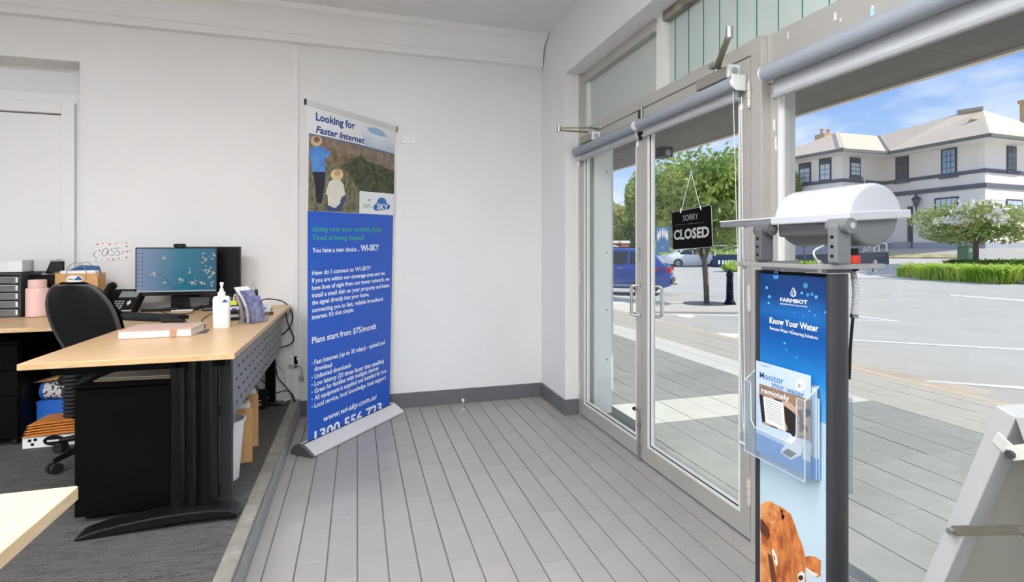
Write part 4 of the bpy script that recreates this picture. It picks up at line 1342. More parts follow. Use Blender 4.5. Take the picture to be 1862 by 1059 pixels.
# ------------------------------------------------------------------ notebook, bottle and the little things
nb_ = thing('notebook', 'thick pink notebook with cream pages lying on the desk front', 'notebook', (-0.92, 2.97, ZD))
mat('pink_cover', (206, 172, 160), 0.6); mat('pages', (240, 234, 224), 0.8, var=0.05, vscale=40, vstretch=(1, 1, 30))
MB().prism([(-1.07, 2.862), (-0.765, 2.872), (-0.758, 3.085), (-1.07, 3.10)], ZD + 0.036, ZD + 0.0395, 'z').build('front_cover', 'pink_cover', nb_, bevel=0.001, seg=1)
MB().prism([(-1.066, 2.866), (-0.772, 2.876), (-0.766, 3.078), (-1.066, 3.094)], ZD + 0.0045, ZD + 0.036, 'z').build('pages', 'pages', nb_)
MB().prism([(-1.07, 2.862), (-0.765, 2.872), (-0.758, 3.085), (-1.07, 3.10)], ZD + 0.001, ZD + 0.0045, 'z').build('back_cover', 'pink_cover', nb_, bevel=0.001, seg=1)
MB().box(-0.858, -0.832, 2.8655, 2.869, ZD + 0.003, ZD + 0.0385).build('strap', mat('strap_tan', (190, 140, 118), 0.6), nb_)
nb2 = thing('booklet', 'thin dark green booklet half hidden under the pink notebook', 'booklet', (-0.74, 2.93, ZD))
MB().prism([(-0.80, 2.92), (-0.725, 2.96), (-0.74, 3.10), (-0.80, 3.11)], ZD + 0.0002, ZD + 0.0009, 'z').build('cover', mat('booklet_green', (92, 92, 78), 0.6), nb2)

bo_ = thing('pump_bottle', 'white pump bottle of hand sanitiser standing on the desk', 'bottle', PZ(403, 597, ZD))
c_ = PZ(403, 596, ZD)
pr_ = rrect(c_.x - 0.041, c_.x + 0.041, c_.y - 0.026, c_.y + 0.026, 0.018)
v_ = MB()
ringz = [(0.0005, 0.95), (0.006, 1.0), (0.15, 1.0), (0.162, 0.95), (0.168, 0.8), (0.170, 0.45)]
vs, fs_ = [], []
n_ = len(pr_)
for z, k in ringz:
    vs += [(c_.x + (x - c_.x) * k, c_.y + (y - c_.y) * k, ZD + z) for x, y in pr_]
for i in range(len(ringz) - 1):
    fs_ += [(i * n_ + j, i * n_ + (j + 1) % n_, (i + 1) * n_ + (j + 1) % n_, (i + 1) * n_ + j) for j in range(n_)]
fs_ += [tuple(range(n_ - 1, -1, -1)), tuple(range((len(ringz) - 1) * n_, len(ringz) * n_))]
v_.add(vs, fs_).build('body', 'white_plastic', bo_, smooth=True)
MB().lathe([(0.018, 0.168), (0.019, 0.172), (0.019, 0.188), (0.015, 0.192), (0.010, 0.196), (0.010, 0.208), (0.005, 0.21), (0.005, 0.228)], (c_.x, c_.y, ZD), 18).build('collar', 'white_plastic', bo_, smooth=True)
b = MB().lathe([(0.005, 0.21), (0.007, 0.225), (0.010, 0.24), (0.008, 0.243)], (c_.x, c_.y, ZD), 14).tube([(c_.x, c_.y, ZD + 0.238), (c_.x + 0.012, c_.y - 0.03, ZD + 0.234)], 0.005, 8)
b.build('pump_head', 'white_plastic', bo_, smooth=True)
ly = c_.y - 0.0262
def cl_pts(cx, cz, s): return [(cx + s * x, cz + s * y) for x, y in ((-1, -0.45), (1, -0.45), (0.95, 0.0), (0.6, 0.25), (0.2, 0.7), (-0.3, 0.55), (-0.5, 0.1), (-0.9, -0.1))]
MB().prism(cl_pts(c_.x + 0.02, ZD + 0.143, 0.014), ly, ly + 0.0005, 'y').build('logo_cloud', mat('logo_blue_dark', (30, 74, 160), 0.5), bo_)

mat('leaf_purple', (92, 92, 140), 0.6, c2=(160, 160, 196), vscale=30); mat('leaf_pink', (206, 172, 170), 0.6); mat('leaf_navy', (48, 52, 84), 0.6, c2=(140, 150, 170), vscale=25)
glass_mat('thin_clear', tint=(246, 248, 249), refl=0.04, edge=0.4, haze=0.02)
hd = thing('leaflet_holder', 'clear acrylic leaflet holder with curled leaflets on the desk', 'leaflet holder', PZ(448, 590, ZD))
c_ = PZ(447, 589, ZD)
wv = RT.copy(); av = (FW * 0.93 + RT * 0.36).normalized()
Mh = Matrix.Translation(c_) @ Matrix((wv, av, Vector((0, 0, 1)))).transposed().to_4x4()
b = MB(Mh)
b.box(-0.045, 0.05, -0.002, 0.0, 0, 0.10); b.box(-0.045, 0.05, 0.098, 0.1, 0, 0.10); b.box(0.048, 0.05, 0, 0.1, 0, 0.10); b.box(-0.045, -0.043, 0, 0.1, 0, 0.10); b.box(-0.045, 0.05, 0, 0.1, 0, 0.002)
b.build('tray', 'thin_clear', hd, kind='stuff')
for k, (x0, m_, hh, cu, th) in enumerate(((-0.030, 'leaf_pink', 0.17, 0.035, 0.002), (-0.012, 'leaf_navy', 0.19, 0.05, 0.002), (0.008, 'white_paper', 0.215, 0.075, 0.007), (0.017, 'leaf_purple', 0.19, 0.055, 0.0015), (0.032, 'leaf_purple', 0.15, 0.03, 0.0015))):
    def lf(u, v, x0=x0, hh=hh, cu=cu):
        return Mh @ Vector((x0 - cu * v ** 2.2, 0.004 + 0.09 * u, 0.004 + hh * v * (1 - 0.9 * cu * v)))
    MB().grid(lf, 4, 12, th).build('leaflet', m_, hd, smooth=True)
gc = thing('pen_glass', 'clear glass holding a remote and pens behind the leaflets', 'glass', PZ(470, 584, ZD))
c_ = PZ(470, 583, ZD)
MB().lathe([(0.026, 0.0005), (0.028, 0.09), (0.026, 0.09), (0.024, 0.006), (0.001, 0.006)], c_, 20).build('glass_wall', 'clear_plastic', gc, smooth=True)
rm = thing('remote_control', 'slim dark remote standing in the pen glass', 'remote', c_ + Vector((-0.008, 0, 0.007)))
MB().prism(rrect(c_.x - 0.022, c_.x - 0.002, c_.z + 0.008, c_.z + 0.185, 0.007), c_.y - 0.006, c_.y + 0.004, 'y').build('body', 'dark_grey', rm, bevel=0.002)
MB().box(c_.x - 0.017, c_.x - 0.007, c_.y - 0.0075, c_.y - 0.006, c_.z + 0.14, c_.z + 0.17).build('buttons', 'black', rm)
sc2 = thing('scissors', 'grey handled scissors standing behind the leaflets', 'scissors', c_ + Vector((-0.06, 0.06, 0)))
e0 = c_ + Vector((-0.05, 0.06, 0.0))
b = MB()
for s_ in (-1, 1):
    b.tube([e0 + Vector((0.012 * s_ + 0.011 * math.cos(a), 0, 0.19 + 0.024 * math.sin(a))) for a in [k * math.pi / 6 for k in range(12)]], 0.004, 6, closed=True)
b.build('handles', 'grey_light', sc2, smooth=True, kind='stuff')
MB().prism([(e0.x - 0.012, e0.z + 0.168), (e0.x + 0.012, e0.z + 0.168), (e0.x + 0.003, e0.z + 0.001), (e0.x - 0.003, e0.z + 0.001)], e0.y - 0.001, e0.y + 0.001, 'y').build('blades', 'steel', sc2)
st = thing('stapler', 'black and white stapler with a blue mark behind the bottle', 'stapler', PZ(425, 583, ZD))
c_ = PZ(424, 583, ZD)
MB().box(c_.x - 0.04, c_.x + 0.035, c_.y - 0.01, c_.y + 0.12, ZD + 0.0008, ZD + 0.016).build('base', 'black', st, bevel=0.003)
MB().box(c_.x - 0.03, c_.x + 0.03, c_.y - 0.005, c_.y + 0.1, ZD + 0.018, ZD + 0.036).build('magazine', 'grey_light', st, bevel=0.003)
MB().box(c_.x - 0.036, c_.x + 0.034, c_.y - 0.012, c_.y + 0.12, ZD + 0.038, ZD + 0.062).build('arm', 'black', st, bevel=0.008)
MB().box(c_.x - 0.034, c_.x + 0.032, c_.y - 0.013, c_.y + 0.06, ZD + 0.062, ZD + 0.076).build('top_pad', 'white_plastic', st, bevel=0.005)
MB().box(c_.x - 0.005, c_.x + 0.02, c_.y - 0.0145, c_.y - 0.013, ZD + 0.064, ZD + 0.074).build('blue_mark', 'logo_blue_dark', st)
ny = thing('sticky_notes', 'small block of yellow sticky notes behind the stapler', 'note pad', PZ(425, 570, ZD))
c_ = PZ(424, 571, ZD)
MB().box(c_.x - 0.02, c_.x + 0.02, c_.y, c_.y + 0.02, ZD + 0.001, ZD + 0.055).build('pen_box', 'black', ny, bevel=0.002)
MB().box(c_.x - 0.016, c_.x + 0.018, c_.y + 0.004, c_.y + 0.016, ZD + 0.055, ZD + 0.085).build('notes', mat('note_yellow', (206, 222, 60), 0.6), ny)
for dx, hh in ((-0.012, 0.12), (0.004, 0.135), (0.026, 0.125)):
    pen = thing('pen', {-0.012: 'white pen leaning behind the sticky notes', 0.004: 'silver pen standing among the desk clutter', 0.026: 'clear pen nearest the leaflet holder'}[dx], 'pen', (c_.x + dx, c_.y + 0.03, ZD))
    MB().tube([(c_.x + dx, c_.y + 0.03, ZD + 0.001), (c_.x + dx + 0.012, c_.y + 0.035, ZD + hh)], 0.004, 8).build('barrel', 'white_plastic' if dx < 0 else 'steel', pen, smooth=True)
    MB().lathe([(0.0045, 0), (0.003, 0.012)], (c_.x + dx + 0.012, c_.y + 0.035, ZD + hh), 8).build('cap', 'dark_grey', pen)
cs = thing('card_stand', 'small white card with a blue mark in a dark wooden block', 'card stand', PZ(484, 574, ZD))
c_ = PZ(484, 574, ZD)
MB().bar(c_ + Vector((-0.045, 0.0, 0.011)), c_ + Vector((0.035, 0.03, 0.011)), 0.03, 0.02).build('block', mat('walnut', (74, 58, 46), 0.5), cs, bevel=0.002)
MB().bar(c_ + Vector((-0.045, 0.0, 0.044)), c_ + Vector((0.02, 0.025, 0.044)), 0.003, 0.045).build('card', 'white_paper', cs)
q_ = c_ + Vector((-0.012, 0.0103, 0.044))
MB().prism(cl_pts(q_.x, q_.z, 0.011), q_.y - 0.0035, q_.y - 0.003, 'y').build('blue_mark', 'logo_blue_dark', cs)
rc_ = thing('white_cable_cover', 'flat white cable cover lying below the lit monitor', 'cover', PZ(330, 566, ZD))
c_ = PZ(330, 566, ZD)
MB().bar(c_ + Vector((-0.06, 0, 0.005)), c_ + Vector((0.07, 0.0, 0.005)), 0.02, 0.008).build('cover', 'white_plastic', rc_, bevel=0.003)
bb = thing('bar_speaker', 'dark slim bar lying in front of the lit monitor', 'speaker', PZ(290, 566, ZD))
c_ = PZ(290, 567, ZD)
MB().bar(c_ + Vector((-0.11, 0.01, 0.011)), c_ + Vector((0.11, 0.0, 0.011)), 0.025, 0.02).build('body', 'dark_grey', bb, bevel=0.005)
MB().bar(c_ + Vector((-0.10, -0.004, 0.012)), c_ + Vector((0.10, -0.014, 0.012)), 0.003, 0.012).build('grille', 'black', bb)
dk = thing('docking_box', 'small black box with cables behind the pump bottle', 'box', PZ(382, 563, ZD))
c_ = PZ(382, 565, ZD)
MB().box(c_.x - 0.04, c_.x + 0.04, c_.y - 0.03, c_.y + 0.06, ZD + 0.0006, ZD + 0.035).build('case', 'black', dk, bevel=0.004)
MB().box(c_.x - 0.03, c_.x + 0.03, c_.y - 0.031, c_.y - 0.03, ZD + 0.01, ZD + 0.02).build('ports', 'mid_grey', dk)


def cable(label, pts, r=0.0035, m='black_rubber', name='cable', plug=None):
    t = thing(name, label, 'cable', pts[0])
    MB().tube(bez(pts, 7), r, 7).build('cord', m, t, smooth=True)
    if plug:
        p, q = Vector(plug[0]), Vector(plug[1])
        MB().bar(p, q, 0.026, 0.03).build('plug', m, t, bevel=0.004)
    return t


z_ = ZD + 0.005
cable('thin black cable curling across the desk by the notebook', [PZ(385, 570, z_), PZ(372, 578, z_), PZ(367, 584, z_), PZ(373, 592, z_), PZ(371, 598, z_)], 0.0022)
cable('black cable looping on the desk under the lit monitor', [PZ(300, 562, z_), PZ(294, 567, z_), PZ(310, 571, z_), PZ(345, 570, z_), PZ(352, 564, z_), PZ(340, 561, z_)], 0.0022)
cable('thin black cable hanging behind the pump bottle', [PD(380, 535, 3.5), PD(392, 545, 3.45), PD(372, 552, 3.5), PD(352, 563, 3.6), PD(318, 576, 3.4)], 0.002)
PB = lambda px, py, y=4.235: PY(px, py, y)
cable('black cable bowing out over the far right desk corner', [PZ(462, 556, ZD + 0.05), PB(480, 545, 4.1), PB(500, 545, 4.16), PB(517, 550), PB(528, 562), PB(532, 578), PB(526, 596), PB(512, 609), PB(494, 611, 4.19)], 0.0045)
cable('black cable hanging in an S below the far right desk corner', [PZ(487, 565, ZD + 0.01), PB(500, 561, 4.12), PB(511, 561), PB(519, 570), PB(524, 590), PB(531, 606), PB(534, 617), PB(527, 627), PB(510, 632), PB(494, 632, 4.19)], 0.0045)
WS = YB - 0.02
cable('black cable from the wall socket down over the step edge', [PB(499, 664, WS - 0.02), PB(502, 672, WS - 0.02), PB(506, 688), PB(518, 702), PB(529, 716), PB(535, 735, 4.2), PB(538, 760, 4.18), PB(541, 772, 4.17), PB(536, 775, 4.17), PB(535, 765, 4.18), PB(540, 750, 4.2), PB(533, 720, 4.2), PB(520, 711, 4.22), PB(498, 717, 4.2), PB(485, 722, 4.15)], 0.004,
      plug=(PB(499, 664, WS), PB(499, 664, WS - 0.035)))
cable('white power cable running along the floor behind the desk', [PB(516, 712, 4.22), PB(498, 720, 4.2), PB(478, 727, 4.1), PB(465, 732, 4.0), PB(452, 733, 3.9)], 0.004, 'white_plastic')
cable('short white cable lying at the corner of the carpet', [PB(526, 726, 4.22), PB(515, 732, 4.2), PB(505, 735, 4.18), PB(494, 736, 4.15)], 0.004, 'white_plastic')
cable('white cable hanging from the left wall socket', [PB(505, 663, WS - 0.015), PB(513, 670, WS - 0.02), PB(518, 677, WS - 0.01), PB(519, 700, WS), PB(520, 716, WS)], 0.0045, 'white_plastic')
cable('grey cable from the right wall socket towards the banner', [PB(524, 666, WS - 0.015), PB(537, 664, WS - 0.03), PB(547, 669, WS - 0.03), PB(549, 680, WS - 0.02), PB(548, 688, WS - 0.02)], 0.005, 'grey_light', plug=(PB(548, 683, WS - 0.02), PB(547.5, 691, WS - 0.02)))
cable('black cable drooping behind the perforated panel', [PB(448, 700, 4.1), PB(456, 697, 4.1), PB(465, 706, 4.08), PB(468, 716, 4.06), PB(469, 724, 4.05)], 0.0045)
cable('black cable rising behind the desk leg', [PB(466, 677, 4.12), PB(468, 686, 4.12), PB(475, 692, 4.12), PB(482, 698, 4.1)], 0.0035)
cable('second black cable rising behind the perforated panel', [PB(459, 685, 4.12), PB(461, 695, 4.1), PB(470, 708, 4.06), PB(476, 720, 4.05)], 0.0035)
cable('blue network cable coiled by the black adaptor', [PB(441, 712, 4.0), PB(446, 720, 4.0), PB(441, 727, 4.0), PB(452, 722, 4.02), PB(456, 730, 4.03), PB(446, 731, 4.0)], 0.0035, mat('cable_blue', (52, 66, 130), 0.5))

for lab, a, b_ in (('white double wall socket half hidden behind the desk leg', (496, 650), (518, 670)), ('white double wall socket beside the banner', (520, 648), (549, 668))):
    p0, p1 = PY(a[0], a[1], YB), PY(b_[0], b_[1], YB)
    so = thing('wall_socket', lab, 'socket', ((p0.x + p1.x) / 2, YB, p1.z), 'white wall sockets under the desk')
    MB().box(p0.x, p1.x, YB - 0.012, YB - 0.0, p1.z, p0.z).build('plate', 'white_plastic', so, bevel=0.003)
    for fx in (0.3, 0.72):
        xx = p0.x + (p1.x - p0.x) * fx
        MB().box(xx - 0.006, xx + 0.006, YB - 0.0145, YB - 0.012, p0.z - 0.03, p0.z - 0.014).build('rocker', 'white_plastic', so, bevel=0.001)
        for s_ in (-1, 1):
            MB().box(xx - 0.008 + s_ * 0.006, xx - 0.006 + s_ * 0.006, YB - 0.0124, YB - 0.0115, p1.z + 0.02, p1.z + 0.032).build('slot', 'dark_grey', so)
ab = thing('power_adaptor', 'chunky black power adaptor on the carpet behind the desk', 'adaptor', PZ(470, 746, ZT))
c_ = PZ(470, 746, ZT)
MB().box(c_.x - 0.05, c_.x + 0.05, c_.y, c_.y + 0.08, ZT + 0.0008, ZT + 0.13).build('case', 'black', ab, bevel=0.01)
MB().box(c_.x - 0.02, c_.x + 0.02, c_.y - 0.001, c_.y, ZT + 0.03, ZT + 0.045).build('rating_label', 'grey_light', ab)

# waste bin and paper bags
wb_ = thing('waste_bin', 'white round waste bin behind the black desk leg', 'bin', PZ(414, 873, ZT))
c_ = PZ(411, 872, ZT)
MB().lathe([(0.055, 0.0008), (0.058, 0.004), (0.082, 0.285), (0.090, 0.288), (0.090, 0.298), (0.080, 0.298), (0.056, 0.008), (0.001, 0.008)], c_, 32).build('wall', 'white_plastic', wb_, smooth=0.6)
MB().lathe([(0.074, 0.25), (0.04, 0.262), (0.001, 0.268)], c_, 18).build('liner', mat('liner_blue', (160, 178, 214), 0.5, var=0.15, vscale=25), wb_, smooth=True)


def paper_bag(label, c, w, dp, h, ang, inner=True, handles=True, grp=None, m='kraft'):
    t = thing('paper_bag', label, 'paper bag', c, grp)
    M = Matrix.Translation(c) @ Matrix.Rotation(ang, 4, 'Z')
    b = MB(M)
    k = 0.004
    b.box(-w / 2, w / 2, -dp / 2, -dp / 2 + k, 0.001, h); b.box(-w / 2, w / 2, dp / 2 - k, dp / 2, 0.001, h)
    b.add([(-w / 2, -dp / 2 + k, 0.001), (-w / 2, dp / 2 - k, 0.001), (-w / 2, dp / 2 - k, h), (-w / 2 + 0.02, 0, h), (-w / 2, -dp / 2 + k, h), (-w / 2 + 0.003, 0, 0.04)],
          [(0, 1, 5), (1, 2, 3, 5), (5, 3, 4, 0)])
    b.add([(w / 2, -dp / 2 + k, 0.001), (w / 2, dp / 2 - k, 0.001), (w / 2, dp / 2 - k, h), (w / 2 - 0.02, 0, h), (w / 2, -dp / 2 + k, h), (w / 2 - 0.003, 0, 0.04)],
          [(0, 1, 5), (1, 2, 3, 5), (5, 3, 4, 0)])
    b.box(-w / 2 + k, w / 2 - k, -dp / 2 + k, dp / 2 - k, 0.001, 0.004)
    b.build('bag', m, t, kind='stuff')
    if inner:
        MB(M).box(-w / 2 + 0.012, w / 2 - 0.012, -dp / 2 + 0.012, dp / 2 - 0.012, 0.006, h + 0.025).build('contents', 'white_paper', t, bevel=0.006)
    return t, M


paper_bag('kraft paper bag with white tissue standing behind the waste bin', PZ(440, 838, ZT), 0.10, 0.09, 0.29, 0.2, grp='kraft bags behind the desk')
paper_bag('kraft paper bag standing second behind the waste bin', PZ(449, 812, ZT) + Vector((0.005, 0.02, 0)), 0.10, 0.09, 0.30, 0.2, grp='kraft bags behind the desk')

# ------------------------------------------------------------------ on the return desk
dr = thing('drawer_tower', 'clear plastic five drawer paper tower on the return desk', 'drawer tower', (-2.14, 4.05, ZD))
X0, X1, Y0, Y1 = -2.30, -1.985, 3.955, 4.18
b = MB()
b.box(X0, X0 + 0.006, Y0, Y1, ZD + 0.001, ZD + 0.262); b.box(X1 - 0.006, X1, Y0, Y1, ZD + 0.001, ZD + 0.262)
b.box(X0, X1, Y0, Y1, ZD + 0.262, ZD + 0.27); b.box(X0, X1, Y1 - 0.006, Y1, ZD + 0.001, ZD + 0.262); b.box(X0, X1, Y0, Y1, ZD + 0.0008, ZD + 0.006)
b.build('frame', mat('tower_grey', (74, 75, 78), 0.35), dr, kind='stuff')
for k in range(5):
    z0 = ZD + 0.010 + k * 0.050
    f = MB().grid(lambda u, v: Vector((X0 + 0.008 + (X1 - X0 - 0.016) * u, Y0 - 0.006 - 0.018 * math.sin(math.pi * u) * v, z0 + 0.040 * v)), 10, 3, 0.003)
    f.box(X0 + 0.008, X1 - 0.008, Y0, Y1 - 0.01, z0, z0 + 0.003)
    dw = f.build('drawer', 'clear_plastic', dr, kind='stuff')
    MB().tube([(X0 + 0.01 + (X1 - X0 - 0.02) * i / 10, Y0 - 0.008 - 0.018 * math.sin(math.pi * i / 10), z0 + 0.036 + 0.004 * math.sin(math.pi * i / 10)) for i in range(11)], 0.0022, 6).build('rim', 'grey_light', dw)
    MB().box(X1 - 0.02, X1 - 0.012, Y0 - 0.010, Y0 - 0.006, z0 + 0.006, z0 + 0.038).build('edge_strip', 'white_plastic', dw)
fb = thing('file_box', 'black file box standing behind the pink flask', 'box', (-1.9, 4.13, ZD))
MB().box(-1.975, -1.845, 4.04, 4.19, ZD + 0.001, ZD + 0.25).build('case', 'black', fb, bevel=0.003)
MB().box(-1.96, -1.86, 4.036, 4.04, ZD + 0.03, ZD + 0.06).build('label_slot', 'dark_grey', fb)
ty = thing('letter_tray', 'smoke plastic letter tray on top of the paper drawers', 'tray', (-2.1, 4.08, ZD + 0.272))
b = MB()
b.box(-2.33, -1.865, 3.98, 4.19, ZD + 0.271, ZD + 0.275)
b.box(-2.33, -1.865, 4.187, 4.19, ZD + 0.275, ZD + 0.335)
b.prism([(3.98, ZD + 0.275), (4.19, ZD + 0.275), (4.19, ZD + 0.335), (4.03, ZD + 0.335)], -1.868, -1.865, 'x')
b.prism([(3.98, ZD + 0.275), (4.19, ZD + 0.275), (4.19, ZD + 0.335), (4.03, ZD + 0.335)], -2.33, -2.327, 'x')
b.build('tray', 'smoke_plastic', ty, kind='stuff')
MB().tube([(-1.8665, 3.98, ZD + 0.276), (-1.8665, 4.03, ZD + 0.336), (-1.8665, 4.19, ZD + 0.336)], 0.003, 6).build('rim', 'black', ty)
bx = thing('white_carton', 'white marbled carton lying in the smoke plastic tray', 'box', (-2.07, 4.08, ZD + 0.276))
MB().box(-2.17, -2.0, 4.0, 4.17, ZD + 0.2758, ZD + 0.345).build('carton', mat('marble_white', (232, 232, 230), 0.5, c2=(214, 214, 214), vscale=8), bx, bevel=0.003)
MB().box(-2.172, -1.998, 3.998, 4.172, ZD + 0.345, ZD + 0.35).build('lid', 'white_paper', bx, bevel=0.002)
bx2 = thing('grey_carton', 'pale grey carton behind the marbled carton in the tray', 'box', (-1.94, 4.13, ZD + 0.276))
MB().box(-1.992, -1.872, 4.10, 4.184, ZD + 0.2758, ZD + 0.352).build('carton', mat('carton_grey', (206, 206, 204), 0.6), bx2, bevel=0.003)
for k in range(2):
    MB().box(-1.90 + k * 0.014, -1.891 + k * 0.014, 4.098, 4.10, ZD + 0.325, ZD + 0.345).build('printed_mark', 'mid_grey', bx2)
fk = thing('flask', 'matt pink insulated flask with screw lid on the return desk', 'flask', (-1.905, 3.965, ZD))
c_ = Vector((-1.905, 3.965, ZD))
mat('pink_matt', (232, 196, 190), 0.6)
MB().lathe([(0.050, 0.001), (0.056, 0.006), (0.056, 0.172), (0.053, 0.178), (0.040, 0.181)], c_, 32).build('body', 'pink_matt', fk, smooth=0.6)
MB().lathe([(0.044, 0.181), (0.045, 0.184), (0.045, 0.225), (0.042, 0.229), (0.001, 0.23)], c_, 32).build('lid', 'pink_matt', fk, smooth=0.6)
t, M = paper_bag('kraft gift bag with a round sticker and rope handles on the return desk', Vector((-1.725, 4.075, ZD)), 0.235, 0.10, 0.262, -0.05, inner=False)
MB(M).box(-0.10, 0.10, -0.04, 0.04, 0.006, 0.280).build('tissue', 'white_paper', t, bevel=0.008)
MB(M).tube([(-0.09, 0.02, 0.27), (0.0, 0.02, 0.295), (0.085, 0.02, 0.288), (0.10, 0.02, 0.26)], [0.006, 0.02, 0.02, 0.008], 8).build('blue_wrap', mat('wrap_blue', (44, 92, 136), 0.6), t)
for s_ in (-1, 1):
    MB(M).tube(bez([(-0.055, 0.052 * s_, 0.22), (-0.052, 0.052 * s_, 0.28), (-0.03, 0.05 * s_, 0.32), (0.0, 0.05 * s_, 0.33), (0.03, 0.05 * s_, 0.32), (0.052, 0.052 * s_, 0.28), (0.055, 0.052 * s_, 0.22)], 5), 0.0022, 6).build('rope_handle', mat('rope_grey', (150, 146, 140), 0.8), t)
MB(M).prism(disc(-0.012, 0.226, 0.048, 0.024, 20), -0.0515, -0.0508, 'y').build('sticker', 'white_paper', t)
MB(M).prism(cl_pts(0.010, 0.229, 0.022), -0.0522, -0.0516, 'y').build('sticker_cloud', 'logo_blue_dark', t)
MB(M).prism([(-0.045, 0.221), (-0.018, 0.221), (-0.018, 0.230), (-0.045, 0.230)], -0.0522, -0.0516, 'y').build('sticker_word', 'logo_green', t)

# child's name drawing on the wall
YW = YB - 0.003
fw_ = lambda px, py: PY(px, py, YW)
dwg = thing('name_drawing', 'white sheet with a handwritten name and small hearts taped to the wall', 'drawing', PY(205, 460, YW))
sheet = [(177, 440.5), (238, 440), (240, 472), (195, 474), (171, 479), (168, 477), (172, 460)]
NB = Vector((0, -1, 0))
flat('sheet', sheet, fw_, 'white_paper', dwg, NB, 0.0012, thick=0.001)
mat('ink_blue', (96, 104, 160), 0.6); mat('heart_red', (206, 84, 92), 0.6); mat('heart_orange', (228, 150, 92), 0.6); mat('ink_dark', (90, 92, 110), 0.6)
c1 = lambda x, y: (x / 5.296, 420 + y / 5.296)
def stroke(pts, m, w=0.0022):
    P = [fw_(*c1(*p)) + Vector((0, -0.0016, 0)) for p in pts]
    MB().tube(bez(P, 4), w, 5).build('ink_stroke', m, dwg)
stroke([(935, 200), (912, 205), (905, 240), (925, 262), (940, 255)], 'ink_blue', 0.0018)
stroke([(1040, 175), (1010, 170), (985, 205), (990, 235), (1015, 240), (1035, 205), (1042, 180), (1040, 225), (1060, 235)], 'ink_blue')
stroke([(1110, 170), (1080, 168), (1068, 190), (1100, 205), (1098, 235), (1065, 238)], 'ink_dark', 0.0016)
stroke([(1160, 165), (1130, 165), (1120, 190), (1150, 205), (1148, 232), (1115, 238)], 'ink_dark', 0.0016)
stroke([(1178, 190), (1180, 230)], 'ink_dark', 0.0014)
for x, y, m in ((990, 122, 'heart_orange'), (1058, 130, 'heart_red'), (1120, 118, 'heart_orange'), (1222, 150, 'heart_red'), (960, 190, 'heart_red'), (1228, 198, 'heart_red'), (1218, 256, 'heart_red'), (1145, 265, 'heart_orange'), (1092, 275, 'heart_red'), (1040, 270, 'heart_orange'), (940, 130, 'heart_red'), (925, 290, 'heart_orange'), (1215, 115, 'heart_orange')):
    px, py = c1(x, y)
    flat('drawn_heart', [(px, py + 2.2), (px - 2, py), (px - 1.4, py - 1.6), (px, py - 0.8), (px + 1.4, py - 1.6), (px + 2, py)], fw_, m, dwg, NB, 0.0018)
for x, y in ((1030, 112), (960, 230), (1205, 200), (1175, 115), (905, 240), (980, 280), (1250, 190), (1110, 150)):
    px, py = c1(x, y)
    flat('drawn_dot', disc(px, py, 0.9, 1.0, 6), fw_, 'ink_blue', dwg, NB, 0.0018)

# ------------------------------------------------------------------ under the return desk
cb = thing('white_shoe_box', 'flat white box with a black oval label under the return desk', 'box', (-1.67, 3.75, ZT))
xa, xb, ya, yb, za = -1.83, -1.50, 3.66, 3.85, ZT + 0.066
MB().box(xa, xb, ya, yb, ZT + 0.001, za).build('carton', 'white_paper', cb, bevel=0.002)
MB().prism(disc((xa + xb) / 2 - 0.015, ZT + 0.036, 0.052, 0.03, 22), ya - 0.001, ya - 0.0002, 'y').build('oval_label', 'black', cb)
MB().box((xa + xb) / 2 - 0.048, (xa + xb) / 2 + 0.018, ya - 0.0016, ya - 0.0011, ZT + 0.03, ZT + 0.04).build('label_word', 'white_paper', cb)
for dx, dz in ((0.035, 0.045), (0.062, 0.048), (0.048, 0.022)):
    MB().prism(disc(xa + dx, ZT + dz, 0.009, 0.009, 12), ya - 0.001, ya - 0.0002, 'y').build('dot_print', 'black', cb)
for k in range(5):
    ev = thing('orange_envelope', ['bottom', 'second', 'middle', 'fourth', 'topmost'][k] + ' orange padded envelope in the pile on the white box', 'envelope', (-1.66, 3.75, za), 'orange padded envelopes in a pile')
    z0 = za + 0.001 + k * 0.0155
    MB().prism([(-1.832 + 0.006 * k, z0), (-1.5, z0 + 0.010 + 0.002 * k), (-1.49, z0 + 0.020 + 0.002 * k), (-1.66, z0 + 0.018), (-1.822 + 0.006 * k, z0 + 0.007)], 3.648 + 0.004 * (k % 2), 3.855, 'y').build('envelope', mat('env_orange', (214, 132, 52), 0.7, var=0.1, vscale=12), ev, bevel=0.002, seg=1)
    MB().box(-1.81 + 0.006 * k, -1.80 + 0.006 * k, 3.6455 + 0.004 * (k % 2), 3.6478 + 0.004 * (k % 2), z0 + 0.002, z0 + 0.006).build('flap', 'kraft', ev)
bl = thing('blue_box', 'bright blue box behind the orange envelopes', 'box', (-1.74, 3.92, ZT))
MB().box(-1.865, -1.62, 3.87, 3.97, ZT + 0.001, ZT + 0.20).build('carton', mat('box_blue', (36, 108, 206), 0.5), bl, bevel=0.003)
MB().box(-1.867, -1.618, 3.868, 3.972, ZT + 0.20, ZT + 0.215).build('lid', 'box_blue', bl, bevel=0.002)
gb = thing('patterned_roll', 'blue roll with a white patterned band above the orange envelopes', 'roll', (-1.76, 3.92, ZT + 0.22))
gc_ = Vector((-1.76, 3.92, ZT + 0.2725))
MB().lathe([(0.001, -0.09), (0.055, -0.09), (0.055, 0.09), (0.001, 0.09)], gc_, 24, 'x').build('roll', 'box_blue', gb, smooth=0.6)
mat('pattern_white', (226, 226, 226), 0.6, c2=(52, 54, 66), vscale=60, ramp_pos=(0.44, 0.5))
MB().lathe([(0.056, -0.07), (0.0565, 0.075)], gc_, 24, 'x').build('patterned_band', 'pattern_white', gb, smooth=0.6)
kc = thing('brown_card', 'brown card lying over the blue roll', 'card', gc_ + Vector((0, 0, 0.06)))
